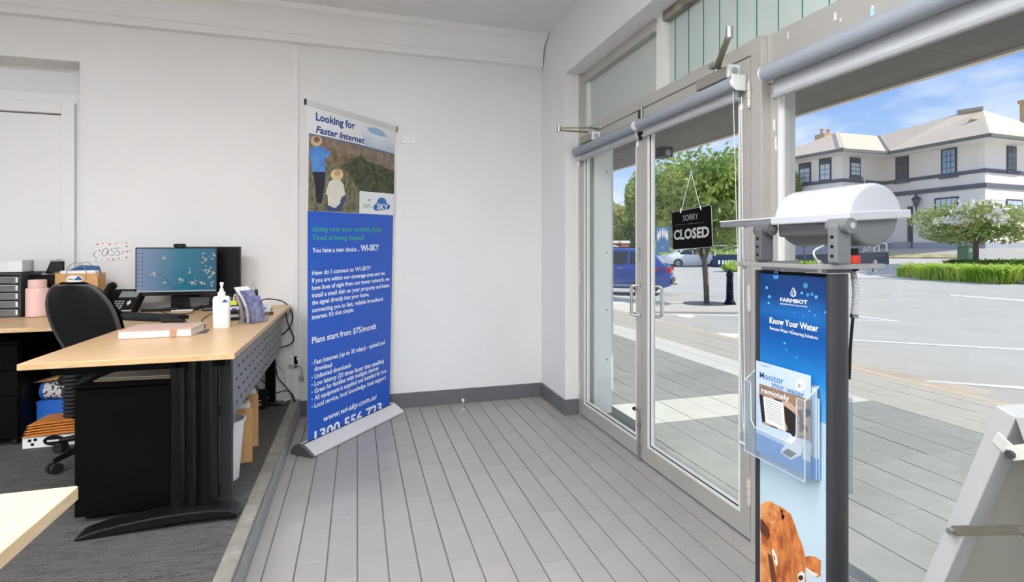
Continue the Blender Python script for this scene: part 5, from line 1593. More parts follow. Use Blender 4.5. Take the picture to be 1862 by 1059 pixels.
MB().prism([(-1.88, gc_.z + 0.0575), (-1.62, gc_.z + 0.085), (-1.62, gc_.z + 0.115), (-1.64, gc_.z + 0.115)], 3.86, 3.98, 'y').build('card', 'kraft', kc)
# ------------------------------------------------------------------ poster stand
XF = 1.22                       # poster face
YA, YZ = 1.128, 1.376           # near and far edge of the poster
mat('stand_dark', (58, 59, 62), 0.42, metal=0.15)
mat('alu_bar', (168, 168, 165), 0.4, metal=0.4)
ps = thing('poster_stand', 'dark upright poster stand with a blue water monitoring poster by the window', 'display stand', (1.26, 1.25, 0))
MB().prism([(XF + 0.006, YA - 0.004), (XF + 0.006, YZ + 0.004), (XF + 0.058, YZ + 0.004), (XF + 0.058, YA - 0.004)], 0.03, 1.205, 'z').build('core', 'black', ps)
cx_ = XF + 0.030
arc = [(cx_ + 0.034 * math.cos(a), YA - 0.004 + 0.018 * math.sin(a)) for a in [math.pi + k * math.pi / 14 for k in range(15)]]
MB().prism([(XF - 0.004, YA)] + arc + [(XF + 0.064, YA)], 0.02, 1.208, 'z').build('near_profile', 'stand_dark', ps, smooth=0.5)
arc = [(cx_ + 0.042 * math.cos(a), YZ + 0.004 + 0.02 * math.sin(a)) for a in [k * math.pi / 10 for k in range(11)]]
MB().prism([(XF + 0.08, YZ)] + arc + [(XF - 0.004, YZ)], 0.02, 1.208, 'z').build('far_profile', 'stand_dark', ps, smooth=0.5)
MB().prism(rrect(1.05, 1.47, 1.02, 1.48, 0.04), 0.0, 0.02, 'z').build('base_plate', 'stand_dark', ps, bevel=0.004)
fp = lambda px, py: PX(px, py, XF)
# poster sheets
gradient_mat('poster_blue', [(0.0, (92, 170, 222)), (0.22, (44, 138, 208)), (0.45, (20, 96, 172)), (0.62, (16, 78, 150)), (0.72, (26, 104, 178)), (0.85, (14, 66, 132)), (1.0, (16, 60, 120))], 'Z', 0.80, 1.20, 0.3, noise=0.16, nscale=5, nstretch=(1, 1, 3))
gradient_mat('poster_pale', [(0.0, (206, 222, 230)), (1.0, (178, 208, 222))], 'Z', 0.1, 0.8, 0.35)
MB().box(XF, XF + 0.004, YA, YZ, 0.80, 1.198).build('poster_upper', 'poster_blue', ps)
MB().box(XF, XF + 0.004, YA, YZ, 0.06, 0.80).build('poster_lower', 'poster_pale', ps)
mat('bubble', (112, 190, 232), 0.4); mat('bubble_dim', (70, 148, 206), 0.4)
c5 = lambda x, y: (1340 + x / 5.042, 470 + y / 5.042)
random.seed(4)
for x, y, r in ((358, 165, 5), (630, 250, 4.5), (300, 352, 2.6), (728, 355, 2.8), (292, 410, 1.8), (596, 318, 2.2), (650, 335, 3), (690, 330, 3), (816, 495, 2.2), (664, 484, 1.2), (718, 522, 1.2), (525, 500, 1), (608, 530, 1), (437, 778, 1.8), (452, 838, 1.2), (553, 910, 1.2), (408, 632, 1), (512, 662, 1), (360, 135, 4), (275, 270, 2.4)):
    flat('printed_bubble', disc(*c5(x, y), r, r * 1.15, 12), fp, 'bubble' if r < 3 else 'bubble_dim', ps, NR, 0.0008)
drop = [(0, -8.2), (2.4, -4), (4.6, 0.5), (4.8, 4), (3, 7.2), (0, 8.2), (-3, 7.2), (-4.8, 4), (-4.6, 0.5), (-2.4, -4)]
dp = [fp(*(c5(520, 310)[0] + x, c5(520, 310)[1] + y)) + Vector((-0.0012, 0, 0)) for x, y in drop]
MB().tube(dp, 0.0011, 6, closed=True).build('logo_drop', 'letter_white', ps)
dp = [fp(*(c5(522, 318)[0] + x * 0.45, c5(522, 318)[1] + y * 0.6)) + Vector((-0.0012, 0, 0)) for x, y in drop]
MB().tube(dp, 0.0009, 6, closed=True).build('logo_drop', 'letter_white', ps)
text('FARMBOT', fp, (1419, 548), (1468.9, 553.6), 6.3, 'letter_white', ps, NR, 0.0012, bold=0.03)
text('MONITORING SOLUTIONS', fp, (1419, 553.6), (1468.5, 559.6), 2.3, 'letter_white', ps, NR, 0.0012, bold=0.02)
text('Know Your Water', fp, (1400, 587.5), (1488.7, 603.6), 10.5, 'letter_white', ps, NR, 0.0012, bold=0.022)
text('Remote Water Monitoring Solutions', fp, (1400.5, 599.2), (1487.7, 618), 5.4, 'letter_white', ps, NR, 0.0012, bold=0.008)
# calf printed on the lower poster
c8 = lambda x, y: (1340 + x / 5.323, 860 + y / 5.323)
mat('calf_brown', (222, 138, 72), 0.6, c2=(158, 82, 36), vscale=38, vstretch=(1, 1.6, 0.6))
mat('calf_light', (230, 160, 96), 0.6, c2=(192, 112, 56), vscale=40)
mat('calf_dark', (120, 64, 34), 0.6, c2=(92, 48, 28), vscale=24); mat('calf_white', (236, 226, 214), 0.6); mat('calf_eye', (52, 30, 24), 0.3)
def cp(name, pts, m, off): flat(name, [c8(*p) for p in pts], fp, m, ps, NR, off)
cp('printed_calf_head', [(232, 315), (270, 283), (320, 275), (400, 320), (450, 345), (520, 400), (560, 500), (600, 620), (640, 720), (662, 820), (664, 1000), (690, 1300), (640, 1700), (450, 1900), (232, 1700)], 'calf_brown', 0.0008)
cp('printed_calf_poll', [(232, 315), (270, 283), (320, 275), (400, 320), (470, 400), (430, 520), (350, 560), (310, 480), (255, 440), (232, 450)], 'calf_light', 0.0012)
cp('printed_calf_ear', [(230, 445), (265, 470), (310, 540), (325, 610), (300, 650), (270, 620), (240, 580), (230, 560)], 'calf_dark', 0.0016)
cp('printed_calf_cheek', [(230, 700), (270, 690), (320, 760), (350, 900), (380, 1059), (380, 1300), (230, 1300)], 'calf_light', 0.0012)
cp('printed_calf_muzzle', [(300, 780), (340, 800), (372, 960), (400, 1200), (360, 1250), (330, 1000)], 'calf_dark', 0.0016)
cp('printed_calf_blaze', [(345, 735), (365, 745), (395, 830), (400, 890), (385, 905), (360, 850), (345, 790)], 'calf_white', 0.0020)
cp('printed_calf_mark', [(355, 795), (370, 815), (378, 850), (366, 845)], 'calf_dark', 0.0024)
cp('printed_calf_ear', [(664, 815), (700, 805), (760, 815), (812, 850), (812, 1000), (770, 1015), (720, 985), (690, 950), (664, 900)], 'calf_brown', 0.0010)
cp('printed_calf_ear_hair', [(680, 920), (720, 950), (790, 985), (770, 1010), (720, 985), (690, 950)], 'calf_white', 0.0014)
cp('printed_calf_brow', [(590, 985), (630, 950), (660, 980), (660, 1059), (640, 1090), (600, 1059)], 'calf_white', 0.0014)
cp('printed_calf_eye', disc(622, 1018, 24, 26, 14), 'calf_eye', 0.0018)
cp('printed_calf_forehead', [(420, 340), (500, 390), (545, 500), (590, 640), (600, 760), (540, 720), (470, 560), (440, 450)], 'calf_dark' if False else 'calf_brown', 0.0012)

# ------------------------------------------------------------------ brochure holder with brochures
bh = thing('brochure_holder', 'clear acrylic brochure holder fixed to the poster stand', 'brochure holder', (XF, 1.26, 0.64))
y0, y1 = 1.152, 1.386
zb = 0.638
MB().box(XF - 0.004, XF - 0.001, y0, y1, zb, 0.895).build('back_sheet', 'acrylic', bh)
MB().box(XF - 0.046, XF - 0.004, y0, y1, zb, zb + 0.003).build('floor_sheet', 'acrylic', bh)
MB().prism([(XF - 0.004, zb + 0.003), (XF - 0.046, zb + 0.003), (XF - 0.052, 0.862), (XF - 0.004, 0.895)], y0, y0 + 0.003, 'y').build('side_sheet', 'acrylic', bh)
MB().prism([(XF - 0.004, zb + 0.003), (XF - 0.046, zb + 0.003), (XF - 0.052, 0.862), (XF - 0.004, 0.895)], y1 - 0.003, y1, 'y').build('side_sheet', 'acrylic', bh)
fr_ = [(y0, zb + 0.002), (y1, zb + 0.002), (y1, 0.862), (y1 - 0.028, 0.862), (y1 - 0.03, 0.745), (y1 - 0.045, 0.728), (y0 + 0.045, 0.728), (y0 + 0.03, 0.745), (y0 + 0.028, 0.862), (y0, 0.862)]
MB().prism(fr_, XF - 0.052, XF - 0.049, 'x').build('front_sheet', 'acrylic', bh)
eg = MB()
eg.tube([(XF - 0.051, y, z) for y, z in fr_], 0.0014, 6, closed=True)
eg.tube([(XF - 0.003, y0, 0.895), (XF - 0.003, y1, 0.895)], 0.0014, 6); eg.tube([(XF - 0.05, y0, 0.862), (XF - 0.003, y0, 0.895)], 0.0014, 6); eg.tube([(XF - 0.05, y1, 0.862), (XF - 0.003, y1, 0.895)], 0.0014, 6)
eg.build('sheet_edges', mat('acrylic_edge', (214, 226, 234), 0.25), bh, kind='stuff')
mat('brochure_pale', (196, 214, 230), 0.5)
mat('brochure_brown', (168, 138, 112), 0.5, c2=(128, 102, 84), vscale=18)
mat('brochure_cows', (196, 160, 138), 0.5, c2=(34, 30, 30), vscale=26, ramp_pos=(0.44, 0.52))
mat('brochure_blue', (96, 154, 214), 0.5)
XBR = 1.196
for k, (dx, dy, lab) in enumerate(((0.004, 0.0, 'front'), (0.010, -0.018, 'middle'), (0.015, -0.026, 'rear'))):
    br = thing('brochure', {'front': 'front brochure reading Monitor your water remotely in the acrylic holder', 'middle': 'middle brochure tucked behind the Monitor your water brochure', 'rear': 'rear brochure against the back of the acrylic holder'}[lab], 'brochure', (XBR, 1.26, 0.632), 'brochures in the clear holder on the poster stand')
    MB().box(XBR + dx - 0.0005, XBR + dx + 0.0015, 1.163 + dy + 0.004 * k, 1.370 + dy * 0.4 - 0.006 * k, 0.642, 0.925 - 0.03 * k).build('cover', 'brochure_pale', br)
    if k == 0: br0 = br
    MB().box(XBR + dx - 0.0012, XBR + dx - 0.0006, 1.163 + dy + 0.004 * k + 0.001, 1.369 + dy * 0.4 - 0.006 * k, 0.642, 0.70).build('blue_band', 'brochure_blue', br)
fbk = lambda px, py: PX(px, py, XBR + 0.0035)
c4 = lambda x, y: (1360 + x / 4.4125, 640 + y / 4.4125)
def bp(name, pts, m, off=0.0008): flat(name, [c4(*p) for p in pts], fbk, m, br0, NR, off)
bp('printed_field', [(92, 255), (505, 390), (505, 470), (300, 400), (92, 340)], 'brochure_brown', 0.0006)
bp('printed_herd', [(92, 340), (300, 400), (505, 470), (505, 720), (420, 690), (300, 640), (120, 580), (105, 480)], 'brochure_cows', 0.0007)
mat('cow_dark', (36, 32, 34), 0.5)
bp('printed_cow', [(290, 430), (345, 470), (400, 520), (390, 640), (370, 690), (330, 640), (300, 560)], 'cow_dark', 0.0010)
bp('printed_cow', [(400, 470), (440, 460), (445, 560), (440, 650), (415, 640), (418, 540)], mat('cow_brown', (84, 50, 36), 0.5), 0.0010)
bp('printed_cow', [(100, 380), (125, 370), (140, 560), (118, 570), (105, 480)], 'cow_dark', 0.0010)
bp('printed_text_panel', [(124, 358), (284, 410), (302, 640), (146, 565)], 'white_paper', 0.0014)
mat('print_grey', (150, 152, 150), 0.6)
for k in range(9):
    a, b_ = 378 + k * 18, 424 + k * 21
    bp('text_rule', [(140 + k * 1.8, a), (270 + k * 1.6, b_), (270 + k * 1.6, b_ + 5), (140 + k * 1.8, a + 5)], 'print_grey', 0.0018)
bp('printed_badge', disc(425, 268, 37, 50, 18), 'white_paper', 0.0014)
bp('printed_device', [(262, 805), (330, 690), (440, 760), (430, 830), (345, 868)], 'white_paper', 0.0014)
bp('printed_device_base', [(340, 672), (520, 740), (500, 890), (440, 860), (445, 770), (335, 700)], mat('device_white', (226, 228, 232), 0.5), 0.0012)
bp('printed_panel', [(278, 808), (322, 776), (395, 818), (345, 852)], 'mid_grey', 0.0018)
bt_ = lambda s, l, r, cap, m, bold=0.004: text(s, fbk, c4(*l), c4(*r), cap / 4.4125, m, br0, NR, 0.0018, bold)
mat('brochure_letter', (70, 124, 186), 0.5)
bt_('Monitor', (97, 207), (290, 262), 52, 'brochure_letter')
bt_('your water', (192, 275), (455, 372), 44, 'brochure_letter')
bt_('remotely', (112, 325), (335, 398), 42, 'letter_white', 0.016)
bt_('$1', (405, 282), (434, 290), 28, 'dark_grey')
bt_('FARMBOT', (108, 112), (182, 128), 9, 'brochure_letter')
mat('teal', (34, 104, 104), 0.5)
bh2 = thing('brochure_holder', 'clear brochure holder on the window side of the poster stand', 'brochure holder', (XF + 0.09, 1.26, 0.64))
MB().box(XF + 0.063, XF + 0.066, 1.13, 1.36, 0.60, 0.90).build('back_sheet', 'acrylic', bh2)
MB().box(XF + 0.090, XF + 0.093, 1.13, 1.36, 0.60, 0.86).build('front_sheet', 'acrylic', bh2)
MB().box(XF + 0.066, XF + 0.090, 1.13, 1.133, 0.60, 0.87).build('side_sheet', 'acrylic', bh2)
MB().box(XF + 0.066, XF + 0.090, 1.13, 1.36, 0.60, 0.603).build('floor_sheet', 'acrylic', bh2)
br = thing('brochure', 'teal brochure standing in the holder on the window side', 'brochure', (XF + 0.08, 1.25, 0.61))
MB().box(XF + 0.070, XF + 0.073, 1.17, 1.35, 0.604, 0.93).build('cover', 'teal', br)
MB().box(XF + 0.0732, XF + 0.076, 1.174, 1.35, 0.604, 0.92).build('pages', 'white_paper', br)

# ------------------------------------------------------------------ water monitor on top of the stand
mat('hood_white', (196, 199, 205), 0.42)
mat('body_grey', (116, 120, 122), 0.42)
mat('bracket_grey', (92, 94, 97), 0.45)
wm = thing('water_monitor', 'white hooded water tank monitor mounted on two grey posts above the poster', 'monitor unit', (1.3, 1.2, 1.236))
zr = 1.222
rails = MB()
MB().box(1.15, 1.375, 1.087, 1.107, zr, zr + 0.014).build('rail', 'alu_bar', wm, bevel=0.002)
MB().box(1.135, 1.375, 1.372, 1.392, zr, zr + 0.014).build('rail', 'alu_bar', wm, bevel=0.002)
MB().box(1.15, 1.165, 1.107, 1.372, zr, zr + 0.012).build('rail', 'alu_bar', wm, bevel=0.002)
MB().box(1.21, 1.30, 1.12, 1.36, zr - 0.012, zr).build('mount_plate', 'bracket_grey', wm, bevel=0.002)
for x, y in ((1.35, 1.097), (1.163, 1.380), (1.163, 1.099)):
    MB().lathe([(0.006, -0.008), (0.006, 0.022), (0.004, 0.026)], (x, y, zr - 0.002), 10).build('bolt', 'steel', wm)
ZX = 1.366
for k, (px, py0, ya_, yb_) in enumerate(((1528, 412, 1.07, 1.09), (1397, 404, 1.355, 1.375))):
    x = 1.208 if k == 0 else 1.225
    p = MB().prism(rrect(x - 0.024, x + 0.024, zr + 0.0145, zr + 0.118, 0.008), ya_ - 0.004, yb_ + 0.004, 'y').build('post', 'body_grey' if k == 0 else 'bracket_grey', wm, bevel=0.003)
    MB().lathe([(0.020, ya_ - 0.022), (0.020, yb_ + 0.02)], (x + 0.004, 0, zr + 0.114), 24, 'y').build('pivot_boss', 'body_grey' if k == 0 else 'bracket_grey', wm, smooth=0.6)
    MB().lathe([(0.008, ya_ - 0.026), (0.008, ya_ - 0.02)], (x + 0.004, 0, zr + 0.114), 14, 'y').build('pivot_bolt', 'chrome', p)
    for z in (0.035, 0.060, 0.085):
        MB().lathe([(0.0045, -0.001), (0.0045, 0.001)], (x - 0.0245, (ya_ + yb_) / 2, zr + z), 10, 'x').build('bolt_hole', 'black', p)
# hood and body: cylinder along Y, tilted a little about Y
cxm, r_m = 1.332, 0.098
Mt = Matrix.Translation((cxm, 0, ZX)) @ Matrix.Rotation(math.radians(-3.0), 4, 'Y')
def half(sign, y0, y1, r, rend):
    """half cylinder with rounded ends; sign 1 = upper"""
    b = MB(Mt)
    prof = []
    n = 14
    ys = [(y0, r - rend)] + [(y0 + rend * (1 - math.cos(a)), r - rend + rend * math.sin(a)) for a in [k * math.pi / 2 / 5 for k in range(1, 6)]]
    ys += [(y1 - (y - y0), q) for y, q in reversed(ys)]
    vs, fs = [], []
    for y, q in ys:
        for k in range(n + 1):
            a = math.pi * k / n
            vs.append((q * math.cos(a), y, sign * q * math.sin(a) * 0.9))
    m_ = n + 1
    for i in range(len(ys) - 1):
        for k in range(n):
            fs.append((i * m_ + k, i * m_ + k + 1, (i + 1) * m_ + k + 1, (i + 1) * m_ + k))
    fs.append(tuple(range(m_))); fs.append(tuple(range((len(ys) - 1) * m_, len(ys) * m_)))
    for i in range(len(ys) - 1):
        fs.append((i * m_, (i + 1) * m_, (i + 1) * m_ + n, i * m_ + n))
    return b.add(vs, fs)


half(1, 1.078, 1.338, r_m, 0.014).build('hood', 'hood_white', wm, smooth=0.6)
half(-1, 1.085, 1.330, r_m * 0.95, 0.012).build('body', 'body_grey', wm, smooth=0.6)
fl_ = [(-r_m - 0.012, 1.064), (r_m + 0.010, 1.064), (r_m + 0.010, 1.35), (0.03, 1.36), (-0.05, 1.37), (-r_m - 0.012, 1.335)]
MB(Mt).prism(fl_, -0.012, 0.012, 'z').build('flange', 'hood_white', wm, bevel=0.004)
ap = [(-0.04, 1.32), (-0.055, 1.40), (-0.062, 1.565), (-0.072, 1.575), (-0.108, 1.575), (-0.116, 1.565), (-0.118, 1.40), (-r_m - 0.011, 1.32)]
MB(Mt).prism(ap, 0.006, 0.0118, 'z').build('arm_top', 'hood_white', wm, bevel=0.002)
MB(Mt).prism([(x_ * 0.985, y_ - 0.002) for x_, y_ in ap], -0.012, 0.006, 'z').build('arm_tray', 'body_grey', wm, bevel=0.003)
MB(Mt).prism([(-r_m * 0.9, 1.10), (-r_m * 0.9, 1.33), (-0.02, 1.33), (-0.02, 1.10)], -0.05, -0.013, 'z').build('under_bracket', 'bracket_grey', wm, bevel=0.006)
for y in (1.42, 1.47, 1.53):
    MB(Mt).lathe([(0.003, -0.0155), (0.003, -0.013)], (-0.088, y, 0), 8).build('screw', 'dark_grey', wm)
c_ = Vector((1.31, 1.128, 0))
MB().lathe([(0.013, 1.277), (0.013, 1.262), (0.015, 1.262), (0.015, 1.258)], c_, 18).build('connector', 'black', wm)
cn = MB().lathe([(0.017, 1.258), (0.0175, 1.25), (0.0175, 1.24), (0.017, 1.236)], c_, 18).build('connector_ring', 'red_plastic', wm, smooth=True)
MB().lathe([(0.014, 1.236), (0.014, 1.22), (0.012, 1.215)], c_, 16).build('connector', 'black', wm)
MB().tube(bez([(1.345, 1.10, 1.30), (1.36, 1.10, 1.285), (1.345, 1.12, 1.272)], 5), 0.003, 6).build('cable', 'white_plastic', wm)
MB().tube(bez([(1.285, 1.20, 1.285), (1.262, 1.21, 1.27), (1.265, 1.21, 1.25), (1.28, 1.21, 1.238)], 5), 0.003, 6).build('cable', 'white_plastic', wm)
hs_ = thing('grey_conduit', 'ribbed grey conduit hanging down the window side of the poster stand', 'conduit', PY(1553, 500, 1.15))
pts = bez([PY(1551, 494, 1.14), PY(1555, 520, 1.14), PY(1555, 545, 1.14), PY(1552, 572, 1.14)], 14)
MB().tube(pts, [0.0085 if i % 2 else 0.0068 for i in range(len(pts))], 10).build('ribbed_hose', mat('hose_grey', (206, 208, 214), 0.5), hs_)
MB().tube([PY(1548, 575, 1.14), PY(1558, 575, 1.14)], 0.006, 8).build('clamp', 'steel', hs_)
MB().tube(bez([PY(1551, 577, 1.14), PY(1548, 610, 1.14), PY(1546, 640, 1.14), PY(1544, 690, 1.14)], 5), 0.004, 8).build('cable', 'black_rubber', hs_, smooth=True)

# ------------------------------------------------------------------ A-frame sign
mat('sheet_metal', (196, 195, 186), 0.4, metal=0.1, var=0.06, vscale=2)
mat('rail_metal', (184, 186, 186), 0.4, metal=0.2)
mat('galv', (120, 116, 104), 0.45, metal=0.5)
af = thing('a_frame_sign', 'metal A-frame footpath sign standing open by the window in the near right', 'sign', (1.15, 0.63, 0))
T0 = PD(1846, 752, 0.752)
wd = Vector((0.995, -0.1, 0)).normalized(); ld = Vector((0.1, 0.995, 0)).normalized()
for k, sg_ in enumerate((1, -1)):
    top = T0 + ld * 0.012 * sg_
    foot = top + ld * 0.36 * sg_; foot.z = 0.0
    e1 = (foot - top).normalized()
    n_ = wd.cross(e1).normalized()
    if n_.dot(ld) * sg_ < 0: n_ = -n_
    L = (foot - top).length
    M = Matrix.Translation(top) @ Matrix((wd, e1, n_)).transposed().to_4x4()
    W = 0.56
    p = MB(M).box(0, 0.032, 0, L, -0.014, 0.014).build('side_rail', 'rail_metal', af, bevel=0.002)
    MB(M).box(W - 0.032, W, 0, L, -0.014, 0.014).build('side_rail', 'rail_metal', af, bevel=0.002)
    MB(M).box(0.032, W - 0.032, 0, 0.032, -0.014, 0.014).build('top_rail', 'rail_metal', af, bevel=0.002)
    MB(M).box(0.032, W - 0.032, L - 0.15, L - 0.118, -0.014, 0.014).build('bottom_rail', 'rail_metal', af, bevel=0.002)
    MB(M).box(0.030, W - 0.030, 0.030, L - 0.12, 0.002, 0.006).build('sheet', 'sheet_metal', af)
    if k == 0: MA, LA = M, L
    else: MBk = M
# hinge straps and the folding stay on the near side
a_ = MA @ Vector((0.004, 0.05, -0.004)); b_ = MA @ Vector((0.004, 0.055, -0.03)); h_ = T0 + Vector((0, 0, -0.058)) + wd * 0.0
MB().bar(MA @ Vector((0.0, 0.045, 0.0)), h_ - ld * 0.002 + wd * -0.004, 0.003, 0.02, up=(0, 0, 1)).build('hinge_strap', 'alu_light', af, bevel=0.001)
MB().bar(MBk @ Vector((0.0, 0.045, 0.0)), h_ + ld * 0.002 + wd * -0.007, 0.003, 0.02, up=(0, 0, 1)).build('hinge_strap', 'alu_light', af, bevel=0.001)
MB().tube([h_ - wd * 0.012, h_ + wd * 0.004], 0.006, 12).build('rivet', 'dark_grey', af)
s0 = MA @ Vector((-0.003, 0.225, 0.0)); s2 = MBk @ Vector((-0.003, 0.33, 0.0)); s1_ = s0.lerp(s2, 0.5); s1_.z = CAMH - (963 - CY) / F_PX * (s1_ - CAM).dot(FW)
MB().bar(s0, s1_, 0.003, 0.014).build('stay_arm', 'galv', af, bevel=0.001)
MB().bar(s1_ - wd * 0.004, s2, 0.003, 0.014).build('stay_arm', 'galv', af, bevel=0.001)
for q_ in (s0, s1_, s2):
    MB().tube([q_ - wd * 0.009, q_ + wd * 0.004], 0.005, 10).build('rivet', 'steel', af)
# ------------------------------------------------------------------ outside: paving, kerb, road
def gz(x, y):
    """height of the street"""
    if x < 5.12: return 0.0
    z = -0.13 - 0.021 * min(max(y - 3.0, 0), 15)
    s_ = min(max((x - 12) / 13.0, 0), 1); z += 0.30 * s_ * s_ * (3 - 2 * s_)
    if x > 26:
        s_ = min((x - 26) / 11.0, 1.6); z += 1.35 * min(s_, 1.0)
    return z


def G(px, py):
    """point of the street surface seen at a place in the photograph"""
    r = ray(px, py); d = 3.0
    while d < 140:
        p = CAM + r * d
        if p.z <= gz(p.x, p.y): return Vector((p.x, p.y, gz(p.x, p.y)))
        d += 0.05
    return CAM + r * d


mat('paver', (164, 164, 161), 0.75, var=0.07, vscale=7, bump=0.15, bscale=90)
mat('paver_b', (159, 159, 157), 0.75, var=0.07, vscale=7, bump=0.15, bscale=90)
mat('paver_light', (222, 220, 214), 0.75, var=0.05, vscale=7)
mat('paver_warm', (196, 188, 178), 0.75, var=0.06, vscale=7)
mat('paver_joint', (104, 103, 100), 0.9)
mat('kerb_pink', (214, 190, 166), 0.8, var=0.08, vscale=6)
mat('asphalt', (188, 182, 172), 0.85, var=0.06, vscale=0.9, bump=0.2, bscale=40)
mat('gutter', (196, 180, 162), 0.85, var=0.12, vscale=1.5)
mat('line_white', (240, 240, 238), 0.7)
mat('concrete', (206, 198, 188), 0.85, var=0.06, vscale=1.0)
mat('dry_grass', (196, 186, 138), 0.95, c2=(160, 140, 96), vscale=2.2)
fpth = MB().box(XD + 0.10, 5.0, -6, 14, -0.25, -0.012).box(1.60, XD + 0.12, -2.6, 3.75, -0.25, -0.012).build('footpath', 'paver_joint')
tag(fpth, kind='structure')
PW, PL = 0.245, 0.4905
pmesh = {}
def paver_mesh(w, l, m):
    k = (round(w, 3), round(l, 3), m)
    if k not in pmesh:
        o = MB().box(0, w, 0, l, -0.02, 0.0).build('paver_source', m, bevel=0.002, seg=1)
        pmesh[k] = o.data
        bpy.data.objects.remove(o)
    return pmesh[k]
random.seed(5)
rest = {}
cnt = 0
for j in range(-12, 28):
    yy = 1.914 + (j - 3) * PL
    for i in range(-1, 13):
        xx = 1.914 + i * PW
        x0, x1 = max(xx, XD + 0.11), min(xx + PW - 0.004, 5.0)
        if x1 - x0 < 0.03: continue
        xm, ym = (x0 + x1) / 2, yy + PL / 2
        if xm > 4.15: m = 'paver_warm'
        elif 3.66 < xm < 4.15 and ym > 3.27: m = 'paver_light'
        elif 3.40 < ym < 3.90 and xm < 3.7: m = 'paver_light'
        else: m = random.choice(['paver', 'paver_b'])
        if yy >= 0.4 and cnt < 299:
            o = bpy.data.objects.new('paver', paver_mesh(x1 - x0, PL - 0.004, m))
            col.objects.link(o); o.parent = fpth
            o.location = (x0, yy, random.uniform(-0.001, 0.001)); cnt += 1
        else:
            rest.setdefault(m, MB()).box(x0, x1, yy, yy + PL - 0.004, -0.02, 0.0)
for m, b in rest.items():
    b.build('remaining_pavers', m, fpth, kind='stuff')
mt_ = thing('entry_grate', 'grey slotted entry grate set in the paving outside the far door leaf', 'grate', (1.86, 3.65, 0))
MB().box(1.75, 1.965, 3.27, 3.98, 0.0015, 0.004).build('frame', 'dark_grey', mt_)
g_ = MB()
for k in range(46):
    g_.box(1.76, 1.955, 3.28 + k * 0.015, 3.287 + k * 0.015, 0.004, 0.009)
g_.build('grate_bars', 'mid_grey', mt_, kind='stuff')
kb_ = MB().box(5.0, 5.12, -6, 40, -0.3, -0.006).build('kerb', 'paver_joint')
tag(kb_, kind='structure')
y = -6.0
while y < 24:
    MB().box(5.0, 5.125, y, y + 0.895, -0.2, 0.0).build('kerb_stone', 'kerb_pink', kb_, bevel=0.008)
    y += 0.9

# street surface
xs = [5.12] + [5.5 + k * 1.5 for k in range(15)] + [27 + k * 2 for k in range(8)] + [44 + 8 * k for k in range(8)]
ys = sorted([-30 + 4 * k for k in range(36)] + [3, 18])
vs = [(x, y, gz(max(x, 5.13), y)) for y in ys for x in xs]
w_ = len(xs)
tag(MB().add(vs, [(j * w_ + i, j * w_ + i + 1, (j + 1) * w_ + i + 1, (j + 1) * w_ + i) for j in range(len(ys) - 1) for i in range(w_ - 1)]).build('road', 'asphalt', smooth=True), kind='structure')


def drape(name, pts, m, th=0.012, lift=0.012):
    """a painted or paved patch lying on the street, outline given by places in the photograph"""
    P = [G(*p) for p in pts]
    n = len(P)
    vs = [p + Vector((0, 0, lift)) for p in P] + [p + Vector((0, 0, lift - th)) for p in P]
    fs = [tuple(range(n)), tuple(range(2 * n - 1, n - 1, -1))] + [(i, i + n, (i + 1) % n + n, (i + 1) % n) for i in range(n)]
    return MB().add(vs, fs).build(name, m)


gt = MB()
gp = [(5.125, y) for y in (-6, 0, 4, 8, 12, 18, 24)]
vs = []
for x, y in gp: vs += [(x, y, gz(5.13, y) + 0.006), (x + 0.9, y, gz(6.0, y) + 0.006)]
gt.add(vs, [(2 * i, 2 * i + 1, 2 * i + 3, 2 * i + 2) for i in range(len(gp) - 1)])
tag(gt.build('gutter', 'gutter'), kind='structure')
for n_, pts in (('long', [(1546, 618.6), (1862, 636), (1862, 638.6), (1546, 620.6)]), ('near', [(1683, 693.5), (1862, 706.5), (1862, 710), (1687, 695.8)]),
                ('dash', [(1724, 536.6), (1862, 546.5), (1862, 549), (1730, 538.6)]), ('taper', [(1556, 575), (1640, 585.5), (1560, 583.8), (1560, 582.4), (1618, 584.4), (1556, 577)]),
                ('door', [(1304, 607), (1346, 609), (1346, 611), (1304, 608.6)]), ('cross', [(1186, 571.5), (1346, 574), (1346, 575.3), (1186, 572.6)])):
    lab = {'long': 'long white bay line painted across the middle of the road', 'near': 'white bay line nearest the kerb on the right', 'dash': 'far white lane line near the grass bed', 'taper': 'white tapering line mark beside the poster stand',
           'door': 'short white bay line seen through the near door', 'cross': 'thin white line in front of the street tree'}[n_]
    tag(drape('road_line', pts, 'line_white', 0.05, 0.008), lab, 'road line', 'white lines painted on the road')
tag(drape('road_disc', disc(1246, 575.5, 16, 2.6, 20), 'line_white', 0.05, 0.012), 'white oval disc lying on the road by the street tree', 'disc')
tag(drape('paved_island', [(1060, 533), (1190, 548), (1200, 551), (1247, 552), (1262, 549), (1400, 551), (1400, 572), (1290, 571), (1180, 570), (1060, 563)], 'concrete', 0.05, 0.045), 'pale paved island around the street tree and bollard', 'paving')
tag(drape('zebra_marking', [(1060, 548), (1135, 546), (1186, 552), (1186, 556), (1060, 557)], 'line_white', 0.004, 0.05), 'white hatched marking beside the blue car', 'road line')
tag(drape('driveway', [(1440, 507), (1690, 508), (1730, 497), (1742, 478), (1700, 472), (1600, 472), (1560, 478), (1440, 490)], 'concrete', 0.03, 0.03), 'pale concrete driveway in front of the rendered house', 'paving')
tag(drape('dry_lawn', [(1560, 470), (1760, 470), (1760, 464), (1560, 464)], 'dry_grass', 0.03, 0.05), 'strip of dry lawn along the front of the rendered house', 'lawn')

